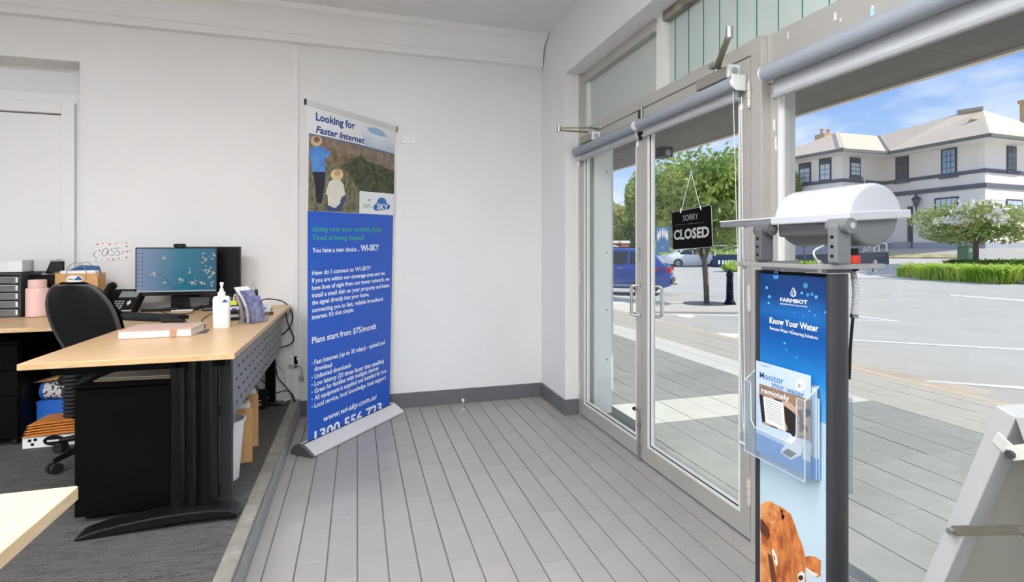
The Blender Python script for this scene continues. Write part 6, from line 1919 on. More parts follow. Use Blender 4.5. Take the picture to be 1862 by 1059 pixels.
# ------------------------------------------------------------------ awning
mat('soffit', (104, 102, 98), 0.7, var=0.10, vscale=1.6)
aw = struct_root('awning', (3.2, 2, 2.8))
y = -6.0
while y < 14:
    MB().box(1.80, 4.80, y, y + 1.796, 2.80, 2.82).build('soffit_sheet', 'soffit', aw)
    y += 1.8
MB().box(1.75, 4.86, -6, 14, 2.822, 2.95).build('roof_deck', 'mid_grey', aw)
MB().box(4.80, 4.87, -6, 14, 2.775, 3.12).build('fascia', mat('fascia', (216, 206, 196), 0.6), aw)
MB().box(1.735, 1.80, -6, 14, 2.18, 3.4).build('wall_over', 'trim_white', aw)
MB().box(1.66, 1.80, YJ + 0.55, 14, -0.02, 3.0).build('neighbour_wall', 'trim_white', aw)
al = thing('awning_light', 'dark box light hanging under the awning outside the doors', 'light', PX(1204, 278, 4.5))
c_ = PX(1204, 279, 4.5)
MB().box(c_.x - 0.09, c_.x + 0.09, c_.y - 0.16, c_.y + 0.12, c_.z - 0.075, c_.z + 0.085).build('housing', 'dark_grey', al, bevel=0.01)
MB().tube([(c_.x, c_.y, c_.z + 0.085), (c_.x, c_.y, 2.80)], 0.02, 8).build('stem', 'dark_grey', al)
MB().lathe([(0.05, -0.165), (0.04, -0.175)], (c_.x, c_.y, c_.z - 0.01), 14, 'y').build('lens', 'steel', al)

# ------------------------------------------------------------------ trees and planting
def leaves(center, radii, n, size, seed, clump=26, cr=0.42, flat_=0.0):
    rng = np.random.default_rng(seed)
    c = np.array(center); R = np.array(radii)
    d = rng.normal(size=(clump, 3)); d /= np.linalg.norm(d, axis=1)[:, None]
    cc = d * (rng.uniform(0.35, 0.86, (clump, 1)))
    k = rng.integers(0, clump, n)
    p = cc[k] + rng.normal(size=(n, 3)) * cr * 0.5
    ln = np.linalg.norm(p, axis=1)
    p = p / np.maximum(1.0, ln / 1.02)[:, None]
    p = p * R + c
    a = rng.normal(size=(n, 3)); a /= np.linalg.norm(a, axis=1)[:, None]
    b = np.cross(a, rng.normal(size=(n, 3))); b /= np.linalg.norm(b, axis=1)[:, None]
    s = size * rng.uniform(0.6, 1.25, (n, 1))
    v = np.concatenate([p - a * s, p + b * s * 0.45, p + a * s, p - b * s * 0.45], 1).reshape(-1, 3)
    f = np.arange(4 * n).reshape(-1, 4)
    m = MB(); m.v = [Vector(x) for x in v]; m.f = [tuple(x) for x in f]
    return m


translucent_mat('leaf_street', (184, 196, 104), 0.42, 0.5, c2=(108, 138, 58), vscale=1.2)
translucent_mat('leaf_dark', (140, 162, 88), 0.4, 0.5, c2=(88, 118, 54), vscale=0.6)
translucent_mat('leaf_gold', (202, 194, 116), 0.4, 0.5, c2=(146, 160, 80), vscale=0.5)
translucent_mat('leaf_myrtle', (192, 192, 120), 0.42, 0.5, c2=(130, 158, 78), vscale=0.7)
translucent_mat('grass_bright', (220, 232, 116), 0.45, 0.6, c2=(172, 202, 76), vscale=1.4)
translucent_mat('hedge_green', (134, 168, 74), 0.35, 0.6, c2=(78, 112, 40), vscale=1.6)
mat('bark', (112, 100, 88), 0.9, var=0.2, vscale=6); mat('flower_white', (250, 244, 232), 0.8)


def tree(name, label, base, crown, radii, n, size, m, seed, trunk_r, branches=5, fork=0.45, clump=26):
    t = thing(name, label, 'tree', base)
    top = Vector(crown)
    fk = base.lerp(top, fork)
    MB().tube(bez([base, base.lerp(fk, 0.5) + Vector((0.02, 0, 0)), fk], 4), [trunk_r * 1.1] + [trunk_r * 0.9] * 7 + [trunk_r * 0.8], 10).build('trunk', 'bark', t, smooth=True)
    rg = random.Random(seed)
    for k in range(branches):
        a = 2 * math.pi * k / branches + rg.uniform(-0.3, 0.3)
        e_ = top + Vector((radii[0] * 0.55 * math.cos(a), radii[1] * 0.55 * math.sin(a), radii[2] * rg.uniform(-0.1, 0.5)))
        MB().tube(bez([fk - Vector((0, 0, 0.05)), fk.lerp(e_, 0.45) + Vector((0, 0, 0.1 * radii[2])), e_], 4), [trunk_r * 0.6] * 4 + [trunk_r * 0.35] * 4 + [trunk_r * 0.12], 7).build('branch', 'bark', t, smooth=True)
    leaves(crown, radii, n, size, seed, clump).build('foliage', m, t, kind='stuff')
    return t


bs = G(1285, 556)
dt = (bs - CAM).dot(FW)
cw = PD(1274, 360, dt)
sc_ = dt / F_PX
st_ = tree('street_tree', 'leafy green street tree growing from the paved island outside the doors', bs, cw, (132 * sc_, 126 * sc_, 100 * sc_), 14000, 0.10, 'leaf_street', 11, 5.5 * sc_, 6, 0.42, 34)
tag(MB().lathe([(0.62, 0.046), (0.62, 0.062), (0.05, 0.062)], bs, 24).build('tree_grate', 'dark_grey'), 'dark round grate at the foot of the street tree', 'grate')
# bollard
bb_ = G(1327, 557)
bd = thing('bollard', 'black cast iron bollard beside the street tree', 'bollard', bb_)
hb2 = 64 * (bb_ - CAM).dot(FW) / F_PX
k = hb2
MB().lathe([(0.17 * k, 0.045), (0.17 * k, 0.05 + 0.03 * k), (0.13 * k, 0.05 + 0.07 * k), (0.13 * k, 0.05 + 0.09 * k), (0.1 * k, 0.05 + 0.13 * k)], bb_, 18).build('base', 'black_metal', bd, smooth=0.6)
MB().lathe([(0.1 * k, 0.05 + 0.13 * k), (0.085 * k, 0.05 + 0.8 * k), (0.11 * k, 0.05 + 0.82 * k), (0.11 * k, 0.05 + 0.85 * k)], bb_, 18).build('shaft', 'black_metal', bd, smooth=0.6)
MB().lathe([(0.08 * k, 0.05 + 0.85 * k), (0.09 * k, 0.05 + 0.9 * k), (0.05 * k, 0.05 + 0.95 * k), (0.045 * k, 0.05 + 0.99 * k), (0.001, 0.05 + 1.0 * k)], bb_, 18).build('cap', 'black_metal', bd, smooth=0.6)

# crepe myrtle, hedge and grass in the bed across the road
mb_ = G(1774, 486); dm = (mb_ - CAM).dot(FW); sm = dm / F_PX
my = tree('crepe_myrtle', 'small spreading tree with white blossom in the bed across the road', mb_, PD(1775, 404, dm), (100 * sm, 100 * sm, 40 * sm), 5200, 0.13, 'leaf_myrtle', 21, 4.5 * sm, 6, 0.5, 30)
leaves(PD(1782, 392, dm - 0.7), (94 * sm, 80 * sm, 38 * sm), 900, 0.15, 23, 22, 0.18).build('blossom', 'flower_white', my, kind='stuff')


def strip_plants(name, label, cat, p0, p1, width, h, n, blade, m, seed, droop=0.3):
    """low planting between two places on the ground"""
    rng = np.random.default_rng(seed)
    t = thing(name, label, cat, p0.lerp(p1, 0.5))
    d = (p1 - p0); d.z = 0
    nn = Vector((-d.y, d.x, 0)).normalized()
    if nn.dot(FW) < 0: nn = -nn
    b = MB()
    for k in range(n):
        u, v = rng.uniform(0, 1), rng.uniform(0, 1)
        q = p0.lerp(p1, u) + nn * (v * width); q.z = gz(q.x, q.y)
        hh = h * rng.uniform(0.6, 1.05) * (1 - 0.35 * (abs(v - 0.5) * 2) ** 4)
        a = rng.uniform(0, 6.28); dv = Vector((math.cos(a), math.sin(a), 0)); sv = Vector((-dv.y, dv.x, 0)) * blade
        t1 = q + dv * hh * droop * 0.5 + Vector((0, 0, hh * 0.75)); t2 = q + dv * hh * droop * 1.6 + Vector((0, 0, hh * rng.uniform(0.75, 1.0)))
        b.add([q - sv, q + sv, t1 + sv * 0.8, t1 - sv * 0.8, t2], [(0, 1, 2, 3), (3, 2, 4)])
    b.build('blades', m, t, kind='stuff')
    return t


g0, g1 = G(1690, 505), G(1900, 516)
strip_plants('grass_bed', 'bright green strappy grass along the kerb under the blossom tree', 'grass', g0, g1, 1.5, 0.78, 4600, 0.035, 'grass_bright', 31, 0.45)
q0, q1 = G(1712, 492), G(1900, 494)
strip_plants('low_hedge', 'clipped dark green hedge behind the bright grass bed', 'hedge', q0 + Vector((0, 0, 0)), q1, 0.9, 0.55, 3600, 0.05, 'hedge_green', 32, 0.25)
tag(drape('bed_kerb', [(1686, 505), (1700, 508), (1900, 520), (1900, 516), (1700, 505)], 'kerb_stone', 0.12, 0.10), 'grey kerb around the grass bed across the road', 'kerb')
g0, g1 = G(1420, 497), G(1500, 497)
strip_plants('low_hedge', 'clipped green hedge glimpsed below the grey monitor body', 'hedge', g0, g1, 1.6, 0.75, 1800, 0.06, 'grass_bright', 33, 0.2)
g0 = G(1333, 494)
t = thing('grass_clump', 'round bright green grass clump near the black bollard', 'grass', g0)
rng = random.Random(9); b = MB(); s1_ = (g0 - CAM).dot(FW) / F_PX
for k in range(700):
    a, rr = rng.uniform(0, 6.28), 26 * s1_ * rng.random() ** 0.5
    q = g0 + Vector((math.cos(a) * rr * 0.5, math.sin(a) * rr * 0.5, 0))
    tp = g0 + Vector((math.cos(a) * rr, math.sin(a) * rr, 24 * s1_ * (1 - 0.7 * (rr / (27 * s1_)) ** 2) * rng.uniform(0.7, 1)))
    sv = Vector((-math.sin(a), math.cos(a), 0)) * 0.05
    b.add([q - sv, q + sv, tp], [(0, 1, 2)])
b.build('blades', 'grass_bright', t, kind='stuff')

# trees and garden beyond the far side of the street
def far_tree(label, px, py, d, rx, ry, m, seed, base_y=455, n=2200, size=0.3):
    c = PD(px, py, d); s_ = d / F_PX
    base = PD(px, base_y, d)
    tree('garden_tree', label, base, c, (rx * s_, rx * s_, ry * s_), n, size, m, seed, 0.16, 4, 0.5, 22)


far_tree('tall pale green tree at the far left beyond the brick pillars', 1100, 392, 62, 24, 34, 'leaf_gold', 41)
far_tree('golden green round tree behind the brick pillars', 1134, 408, 56, 38, 40, 'leaf_gold', 42, 450, 3000)
far_tree('clipped round green shrub to the right of the golden tree', 1152, 424, 50, 22, 26, 'leaf_dark', 43, 455, 2000, 0.22)
far_tree('dark green tree beyond the street tree', 1215, 400, 60, 46, 44, 'leaf_dark', 44, 460, 3000)
far_tree('deep green tree rising behind the closed sign', 1300, 392, 58, 60, 56, 'leaf_dark', 45, 460, 3600)
far_tree('dark tree just left of the shop post', 1350, 405, 54, 36, 46, 'leaf_dark', 46, 460, 2400)
far_tree('yellow green shrub beside the rendered house', 1442, 335, 40, 16, 22, 'leaf_gold', 47, 440, 900, 0.2)
# grassy bank
bk = MB()
pp = [(1040, 432, 66), (1105, 424, 66), (1160, 415, 66), (1260, 430, 66), (1400, 440, 66)]
bt2 = [PD(x, 462, 47) for x, y, d in pp]; tp2 = [PD(x, y, d) for x, y, d in pp]
n_ = len(pp)
dn = [p - Vector((0, 0, 1.5)) for p in bt2] + [p - Vector((0, 0, 6)) for p in tp2]
bk.add(bt2 + tp2 + dn, [(i, i + 1, n_ + i + 1, n_ + i) for i in range(n_ - 1)] + [(2 * n_ + i + 1, 2 * n_ + i, 3 * n_ + i, 3 * n_ + i + 1) for i in range(n_ - 1)] + [(i + 1, i, 2 * n_ + i, 2 * n_ + i + 1) for i in range(n_ - 1)])
tag(bk.build('grass_bank', mat('bank_green', (138, 160, 74), 0.95, c2=(112, 134, 58), vscale=0.8)), 'green grassy bank rising behind the brick pillars', 'bank')
mat('brick_red', (186, 122, 96), 0.85, c2=(160, 98, 76), vscale=5); mat('cap_stone', (232, 222, 210), 0.8)
for k, (px, w_) in enumerate(((1114, 18), (1133, 15))):
    c_ = PD(px, 455, 46); s_ = 46 / F_PX
    bp_ = thing('brick_pillar', ['brick fence pillar with a pale cap on the left', 'brick fence pillar with a pale cap nearer the door stile'][k], 'pillar', c_ - Vector((0, 0, 1.4)), 'brick fence pillars')
    MB().box(c_.x - w_ * s_ / 2, c_.x + w_ * s_ / 2, c_.y - 0.35, c_.y + 0.35, c_.z - 1.4, c_.z + 12 * s_).build('shaft', 'brick_red', bp_)
    MB().box(c_.x - (w_ + 4) * s_ / 2, c_.x + (w_ + 4) * s_ / 2, c_.y - 0.45, c_.y + 0.45, c_.z + 12 * s_, c_.z + 17 * s_).build('cap', 'cap_stone', bp_, bevel=0.04)
fn = PD(1110, 461, 46.5)
tag(MB().bar(PD(1060, 462, 47.5), PD(1180, 462, 47.5), 0.3, 0.7).build('brick_fence', 'brick_red'), 'low brick fence between the pillars', 'fence')
pl_ = PD(1144, 455, 75)
pw_ = thing('power_pole', 'timber power pole with a cross arm against the sky', 'pole', pl_)
MB().tube([pl_ - Vector((0, 0, 1)), PD(1143, 336, 75)], [0.16, 0.11], 8).build('pole', mat('pole_grey', (120, 112, 104), 0.9), pw_)
MB().bar(PD(1137, 341, 75), PD(1149, 339, 75), 0.12, 0.14).build('cross_arm', 'pole_grey', pw_)

# low blue wall, railing and brick behind the tree
lw0, lw1 = PD(1296, 488, 38), PD(1385, 488, 36.5)
lw = thing('blue_low_wall', 'low dark blue wall with white lettering across the street', 'wall', lw0)
MB().bar(lw0 + Vector((0, 0, 0.45)), lw1 + Vector((0, 0, 0.45)), 0.25, 1.0).build('wall', mat('wall_navy', (66, 74, 98), 0.7), lw)
for k, px in enumerate((1302, 1309, 1314, 1319, 1324, 1329, 1334, 1340)):
    p = PD(px, 477, 37.5)
    MB().box(p.x - 0.06, p.x + 0.06, p.y - 0.35, p.y - 0.30, p.z - 0.14, p.z + 0.14).build('letter_mark', 'letter_white', lw)
rg_ = thing('white_railing', 'thin white railing above the dark blue wall', 'railing', lw0 + Vector((0, 0, 1)))
MB().tube([PD(1290, 447, 38), PD(1385, 447, 36.5)], 0.035, 6).build('top_rail', 'white_plastic', rg_)
for px in (1300, 1322, 1346, 1370):
    MB().tube([PD(px, 447, 37.5), PD(px, 466, 37.5)], 0.035, 6).build('post', 'white_plastic', rg_)
rb = thing('red_brick_house', 'red brick house glimpsed through the trees', 'house', PD(1330, 460, 70))
p_ = PD(1330, 440, 70)
MB().box(p_.x - 6, p_.x + 4, p_.y - 2, p_.y + 4, p_.z - 3, p_.z + 3.0).build('walls', 'brick_red', rb)
MB().prism([(p_.x - 6.5, p_.z + 3.0), (p_.x + 4.5, p_.z + 3.0), (p_.x + 1, p_.z + 5), (p_.x - 3, p_.z + 5)], p_.y - 2.5, p_.y + 4.5, 'y').build('roof', mat('roof_red', (150, 92, 78), 0.8), rb)
# ------------------------------------------------------------------ cars
mat('car_glass', (40, 46, 50), 0.12, spec=0.6)
mat('tyre', (26, 26, 27), 0.8)
mat('tail_red', (214, 40, 36), 0.25)
mat('car_trim', (44, 45, 48), 0.5)


def car(label, rear_ground, heading, L, W, top, under, m, suv=True, group=None):
    """x runs from rear (0) to nose (L); heading is the direction of the nose"""
    h = Vector((heading[0], heading[1], 0)).normalized()
    lf = Vector((-h.y, h.x, 0))
    M = Matrix.Translation(rear_ground) @ Matrix((h, lf, Vector((0, 0, 1)))).transposed().to_4x4()
    t = thing('car', label, 'car', rear_ground, group)
    hw = W / 2
    def ztop(x):
        for (xa, za), (xb, zb) in zip(top, top[1:]):
            if xa <= x <= xb:
                return za + (zb - za) * (x - xa) / max(xb - xa, 1e-6)
        return top[-1][1]
    belt = 1.02 if suv else 0.92
    n = 44
    vs, fs = [], []
    m_ = 13
    for i in range(n + 1):
        x = L * i / n
        zt = ztop(x)
        e_ = min(1, min(x, L - x) / 0.35)
        w0 = hw * (0.90 + 0.10 * math.sin(e_ * math.pi / 2))
        zl = under + 0.12 * (1 - e_)
        half_ = []
        zb_ = min(belt, zt - 0.02)
        half_.append((w0 * 0.9, zl)); half_.append((w0 * 0.985, zl + 0.12)); half_.append((w0, (zl + zb_) / 2 + 0.05)); half_.append((w0 * 0.985, zb_ - 0.04)); half_.append((w0 * 0.955, zb_))
        k = min(1, max(0, (zt - belt) / 0.5))
        wr = w0 * (0.955 - 0.20 * k)
        half_.append((wr, zb_ + (zt - zb_) * 0.86))
        ring_ = half_ + [(0.0 + wr * 0.72, zt)]
        pts = [(y, z) for y, z in ring_]
        full = pts + [(-y, z) for y, z in reversed(pts[:-1])]
        full = pts[:-1] + [(pts[-1][0], pts[-1][1]), (-pts[-1][0], pts[-1][1])] + [(-y, z) for y, z in reversed(pts[:-1])]
        m_ = len(full)
        vs += [(x, y, z) for y, z in full]
    for i in range(n):
        for k in range(m_):
            fs.append((i * m_ + k, i * m_ + (k + 1) % m_, (i + 1) * m_ + (k + 1) % m_, (i + 1) * m_ + k))
    fs.append(tuple(range(m_))); fs.append(tuple(range(n * m_, (n + 1) * m_)))
    MB(M).add(vs, fs).build('body', m, t, smooth=0.6)
    def side(x, z, s_, off=0.006):
        zt = ztop(x); k = min(1, max(0, (zt - belt) / 0.5))
        e_ = min(1, min(x, L - x) / 0.35)
        w0 = hw * (0.90 + 0.10 * math.sin(e_ * math.pi / 2))
        f = min(1, max(0, (z - belt) / max(0.05, (zt - belt) * 0.86)))
        if z < belt - 0.01: return Vector((x, s_ * (w0 * 1.0 + off), z))
        return Vector((x, s_ * (w0 * 0.955 - w0 * 0.20 * k * f + off), z))
    return t, M, side, ztop, hw, belt


def wheel(t, M, x, s_, hw, r):
    b = MB(M).lathe([(0.001, -0.11), (r * 0.72, -0.11), (r, -0.09), (r, 0.09), (r * 0.72, 0.11), (0.001, 0.11)], (x, s_ * (hw - 0.10), r), 24, 'y')
    w = b.build('wheel', 'tyre', t, smooth=0.5)
    MB(M).lathe([(r * 0.66, -0.008), (r * 0.66, 0.008)], (x, s_ * (hw + 0.012), r), 20, 'y').build('rim', 'grey_light', w)
    for k in range(5):
        a = k * 2 * math.pi / 5
        MB(M).bar((x + 0.05 * math.cos(a), s_ * (hw + 0.022), r + 0.05 * math.sin(a)), (x + r * 0.6 * math.cos(a), s_ * (hw + 0.022), r + r * 0.6 * math.sin(a)), 0.05, 0.01, up=(0, 1, 0)).build('spoke', 'steel', w)
    MB(M).lathe([(r * 1.12, -0.02), (r * 1.12, 0.005)], (x, s_ * (hw - 0.005), r), 24, 'y').build('arch', 'car_trim', t)


# blue four-wheel drive, nose towards the kerb
mat('car_blue', (36, 84, 178), 0.25, coat=0.6, metal=0.2)
suv_top = [(0, 0.78), (0.06, 1.02), (0.22, 1.08), (0.62, 1.58), (0.9, 1.64), (1.8, 1.68), (2.6, 1.64), (2.95, 1.52), (3.55, 1.12), (4.1, 1.06), (4.45, 0.96), (4.6, 0.72)]
Rr = G(1222, 536); dB = (Rr - CAM).dot(FW)
nose = (-0.80, 0.60)
t, M, side, ztop, hw, belt = car('blue four-wheel drive parked nose to the kerb outside the doors', Rr + Vector((0, 0, 0)), nose, 4.6, 1.85, suv_top, 0.24, 'car_blue', True)
sv = 1 if (M.to_3x3() @ Vector((0, 1, 0))).dot(-FW) > 0 else -1
for x in (0.85, 3.65):
    for s_ in (1, -1): wheel(t, M, x, s_, hw, 0.36)
for s_ in (1, -1):
    for nm, q in (('rear_side_window', [(0.78, 1.10), (0.95, 1.50), (1.38, 1.55), (1.38, 1.09)]), ('side_window', [(1.46, 1.08), (1.46, 1.55), (2.2, 1.55), (2.28, 1.06)]), ('front_side_window', [(2.36, 1.06), (2.28, 1.55), (2.62, 1.52), (3.2, 1.10)])):
        P = [side(x, z, s_) for x, z in q]
        MB(M).slab(P if s_ > 0 else P[::-1], 0.01).build(nm, 'car_glass', t)
    P = [side(x, z, s_, 0.012) for x, z in ((0.04, 0.80), (0.10, 1.0), (0.66, 1.0), (0.50, 0.86))]
    MB(M).slab(P if s_ > 0 else P[::-1], 0.02).build('tail_light', 'tail_red', t)
    MB(M).bar(side(0.5, 0.36, s_), side(4.1, 0.36, s_), 0.03, 0.07).build('sill', 'grey_light', t)
    MB(M).bar((0.7, s_ * hw * 0.62, 1.665), (2.6, s_ * hw * 0.62, 1.70), 0.03, 0.04).build('roof_rail', 'car_trim', t)
    p = side(2.95, 1.12, s_, 0.10)
    MB(M).lathe([(0.001, -0.10), (0.06, -0.08), (0.075, 0.0), (0.06, 0.08), (0.001, 0.10)], p, 12, 'y').build('mirror', 'car_blue', t, smooth=True)
    for x in (1.62, 2.5):
        MB(M).bar(side(x, 0.96, s_, 0.012), side(x + 0.18, 0.96, s_, 0.012), 0.02, 0.03).build('door_handle', 'grey_light', t)
MB(M).slab([(0.27, -0.62, 1.12), (0.27, 0.62, 1.12), (0.585, 0.52, 1.50), (0.585, -0.52, 1.50)], 0.02).build('rear_window', mat('rear_glass', (200, 206, 208), 0.15), t)
for y_ in (-0.72, 0.72):
    MB(M).box(-0.02, 0.06, y_ - 0.16, y_ + 0.16, 0.80, 0.99).build('tail_light', 'tail_red', t, bevel=0.02)
MB(M).box(-0.07, 0.05, -0.8, 0.8, 0.42, 0.60).build('bumper', 'car_trim', t, bevel=0.03)
MB(M).box(-0.015, 0.0, -0.25, 0.25, 0.78, 0.9).build('number_plate', 'grey_light', t)
MB(M).bar((-0.18, 0, 0.38), (0.1, 0, 0.38), 0.06, 0.06).build('tow_bar', 'steel', t)

# white cars across the street
mat('car_white', (232, 233, 234), 0.3, coat=0.4)
sed_top = [(0, 0.72), (0.08, 0.95), (0.75, 1.02), (1.25, 1.38), (1.7, 1.45), (2.5, 1.44), (2.9, 1.32), (3.4, 0.98), (4.1, 0.86), (4.45, 0.72), (4.5, 0.6)]
for k, (px, py, hd_, lab) in enumerate(((1206, 482, (0.80, -0.22), 'white hatchback parked across the street behind the blue car'), (1062, 474, (0.95, -0.3), 'white car glimpsed at the far left past the blue car'))):
    g_ = G(px, py + 4)
    g_ = PD(px, py + 4, 40 if k == 0 else 44)
    t, M, side, ztop, hw, belt = car(lab, g_, hd_, 4.5, 1.75, sed_top, 0.22, 'car_white', False, 'white cars across the street')
    for x in (0.85, 3.6):
        for s_ in (1, -1): wheel(t, M, x, s_, hw, 0.31)
    for s_ in (1, -1):
        for nm, q in (('rear_side_window', [(0.98, 0.98), (1.3, 1.33), (1.95, 1.36), (1.95, 0.96)]), ('front_side_window', [(2.03, 0.96), (2.03, 1.36), (2.6, 1.33), (3.15, 0.98)])):
            P = [side(x, z, s_) for x, z in q]
            MB(M).slab(P if s_ > 0 else P[::-1], 0.01).build(nm, 'car_glass', t)
        p = side(2.95, 1.0, s_, 0.09)
        MB(M).lathe([(0.001, -0.09), (0.06, -0.06), (0.06, 0.06), (0.001, 0.09)], p, 10, 'y').build('mirror', 'car_white', t, smooth=True)
    MB(M).slab([(3.35, 0.55, 1.0), (3.35, -0.55, 1.0), (2.93, -0.5, 1.31), (2.93, 0.5, 1.31)], 0.02).build('windscreen', 'car_glass', t)

# ------------------------------------------------------------------ rendered house
mat('render_cream', (246, 238, 231), 0.85, var=0.03, vscale=0.6)
mat('render_plinth', (176, 174, 184), 0.85)
mat('band_grey', (102, 104, 114), 0.8)
mat('roof_pale', (222, 200, 174), 0.6, var=0.03, vscale=0.8)
mat('gutter_grey', (112, 110, 104), 0.6)
mat('frame_dark', (74, 74, 80), 0.6)
mat('pane_pale', (206, 216, 228), 0.15); mat('pane_blue', (150, 176, 206), 0.15); mat('pane_dark', (90, 94, 102), 0.15)
mat('brick_chimney', (206, 168, 132), 0.9, var=0.1)
ZE = 7.95
hs = thing('rendered_house', 'two storey cream rendered house with pale hipped roof across the road', 'house', PD(1791, 448, 32.5))
def ground2(px, d): p = PD(px, 450, d); return Vector((p.x, p.y, 0))
Aw, Bw, Cw, Dw, Ew = ground2(1385, 43.5), ground2(1532, 37.6), ground2(1607, 39.4), ground2(1791, 32.8), ground2(1925, 35.6)
WALLS = [(Aw, Bw), (Bw, Cw), (Cw, Dw), (Dw, Ew)]


def wall_frame(P0, P1):
    d = (P1 - P0).normalized(); n = Vector((d.y, -d.x, 0))
    if n.dot(FW) > 0: n = -n
    return d, n


def on_wall(P0, P1, px, py):
    d, n = wall_frame(P0, P1)
    r = ray(px, py); k = (P0 - CAM).dot(n) / r.dot(n)
    p = CAM + r * k
    return (p - P0).dot(d), p.z


def wbox(P0, P1, s0, s1, z0, z1, t0, t1):
    d, n = wall_frame(P0, P1)
    vs = []
    for t_ in (t0, t1):
        for s_, z in ((s0, z0), (s1, z0), (s1, z1), (s0, z1)):
            p = P0 + d * s_ + n * t_; vs.append((p.x, p.y, z))
    return vs, [(0, 1, 2, 3), (7, 6, 5, 4), (0, 4, 5, 1), (1, 5, 6, 2), (2, 6, 7, 3), (3, 7, 4, 0)]


for P0, P1 in WALLS:
    Lw = (P1 - P0).length
    MB().add(*wbox(P0, P1, 0, Lw, -0.4, ZE, -0.35, 0.0)).build('wall', 'render_cream', hs)
    MB().add(*wbox(P0, P1, -0.03, Lw + 0.03, -0.4, 1.62, -0.1, 0.04)).build('plinth', 'render_plinth', hs)
    MB().add(*wbox(P0, P1, -0.04, Lw + 0.04, 5.96, 6.2, -0.1, 0.06)).build('band', 'band_grey', hs)
    MB().add(*wbox(P0, P1, -0.05, Lw + 0.05, 5.0, 5.30, -0.1, 0.09)).build('band', 'band_grey', hs)
    MB().add(*wbox(P0, P1, -0.02, Lw + 0.02, 4.25, 4.33, -0.1, 0.03)).build('string_course', 'render_cream', hs)


def hwin(wi, a, b_, cols, rows, pane='pane_pale', sill=True, top_dark=0.0):
    P0, P1 = WALLS[wi]
    s0, z1 = on_wall(P0, P1, *a); s1, z0 = on_wall(P0, P1, *b_)
    if s1 < s0: s0, s1 = s1, s0
    w = MB().add(*wbox(P0, P1, s0, s1, z0, z1, -0.05, 0.05)).build('window', 'frame_dark', hs)
    fw, fh = (s1 - s0), (z1 - z0)
    k = 0.09
    for r_ in range(rows):
        for c_ in range(cols):
            a0 = s0 + k + (fw - 2 * k) * c_ / cols + 0.02; a1 = s0 + k + (fw - 2 * k) * (c_ + 1) / cols - 0.02
            b0 = z0 + k + (fh - 2 * k) * r_ / rows + 0.02; b1 = z0 + k + (fh - 2 * k) * (r_ + 1) / rows - 0.02
            pm = 'pane_dark' if (top_dark and r_ >= rows * (1 - top_dark)) else pane
            MB().add(*wbox(P0, P1, a0, a1, b0, b1, 0.0, 0.056)).build('pane', pm, w)
    if sill:
        MB().add(*wbox(P0, P1, s0 - 0.08, s1 + 0.08, z0 - 0.16, z0, -0.02, 0.14)).build('sill', 'band_grey', w)


hwin(0, (1453, 298), (1475, 333), 2, 4, 'pane_pale', True, 0.4)
hwin(0, (1490, 289), (1512, 328), 2, 4, 'pane_pale', True, 0.4)
hwin(1, (1545, 286), (1564, 322), 2, 4, 'pane_pale', True, 0.4)
hwin(2, (1629, 286), (1653, 328), 2, 4, 'pane_dark', True)
hwin(2, (1712, 272), (1740.5, 318), 3, 4, 'pane_blue', True)
hwin(2, (1700, 361), (1744, 392), 4, 2, 'pane_pale', True)
hwin(3, (1830, 265), (1847, 312), 2, 4, 'pane_dark', True)
hwin(3, (1829, 362), (1858, 385), 3, 2, 'pane_pale', True)
# porch doorway and downpipe
P0, P1 = WALLS[2]
s0, z1 = on_wall(P0, P1, 1651, 376); s1, z0 = on_wall(P0, P1, 1660, 452)
MB().add(*wbox(P0, P1, s0, s1, z0, z1, -0.05, 0.06)).build('doorway', 'frame_dark', hs)
P0, P1 = WALLS[1]
s0, z1 = on_wall(P0, P1, 1569, 285)
MB().add(*wbox(P0, P1, s0, s0 + 0.1, 0.5, 7.6, 0, 0.1)).build('downpipe', 'render_cream', hs)
# steps and planter by the porch
P0, P1 = WALLS[2]
s0, z1 = on_wall(P0, P1, 1634, 440); s1, z0 = on_wall(P0, P1, 1658, 456)
MB().add(*wbox(P0, P1, s0, s1, 0.4, z1, 0.0, 0.5)).build('porch_block', 'render_plinth', hs)
# roof
def ev(px, py, z=ZE + 0.05): return PD(px, py, (z - CAMH) * F_PX / (CY - py))
Ae, Be, Ce, De, Ee = ev(1380, 297), ev(1531, 269.7), ev(1615, 275.8), ev(1800, 242.3), ev(1930, 258)
R1, R2, Rm, Rn, Rr_, R0 = PD(1522, 241, 42), PD(1597, 247.5, 44), PD(1741, 207, 38.5), PD(1787, 200.5, 37.8), PD(1930, 243, 42), PD(1380, 292, 46)
for nm, q in (('roof_plane', [Ae, Be, R1, R0]), ('roof_plane', [Be, Ce, R2, R1]), ('roof_plane', [Ce, De, Rn, Rm, R2]), ('roof_plane', [De, Ee, Rr_, Rn])):
    c = sum(q, Vector()) / len(q)
    nn = (q[1] - q[0]).cross(q[-1] - q[0])
    if nn.z < 0: q = q[::-1]
    fs = [(0, i, i + 1) for i in range(1, len(q) - 1)]
    lo = [p - Vector((0, 0, 0.12)) for p in q]
    n_ = len(q)
    MB().add(q + lo, fs + [tuple(i + n_ for i in reversed(f)) for f in fs] + [(i, i + n_, (i + 1) % n_ + n_, (i + 1) % n_) for i in range(n_)]).build(nm, 'roof_pale', hs)
for a, b_ in ((Ae, Be), (Be, Ce), (Ce, De), (De, Ee)):
    MB().bar(a - Vector((0, 0, 0.1)), b_ - Vector((0, 0, 0.1)), 0.16, 0.2).build('gutter', 'gutter_grey', hs)
sf = [Aw, Bw, Cw, Dw, Ew]
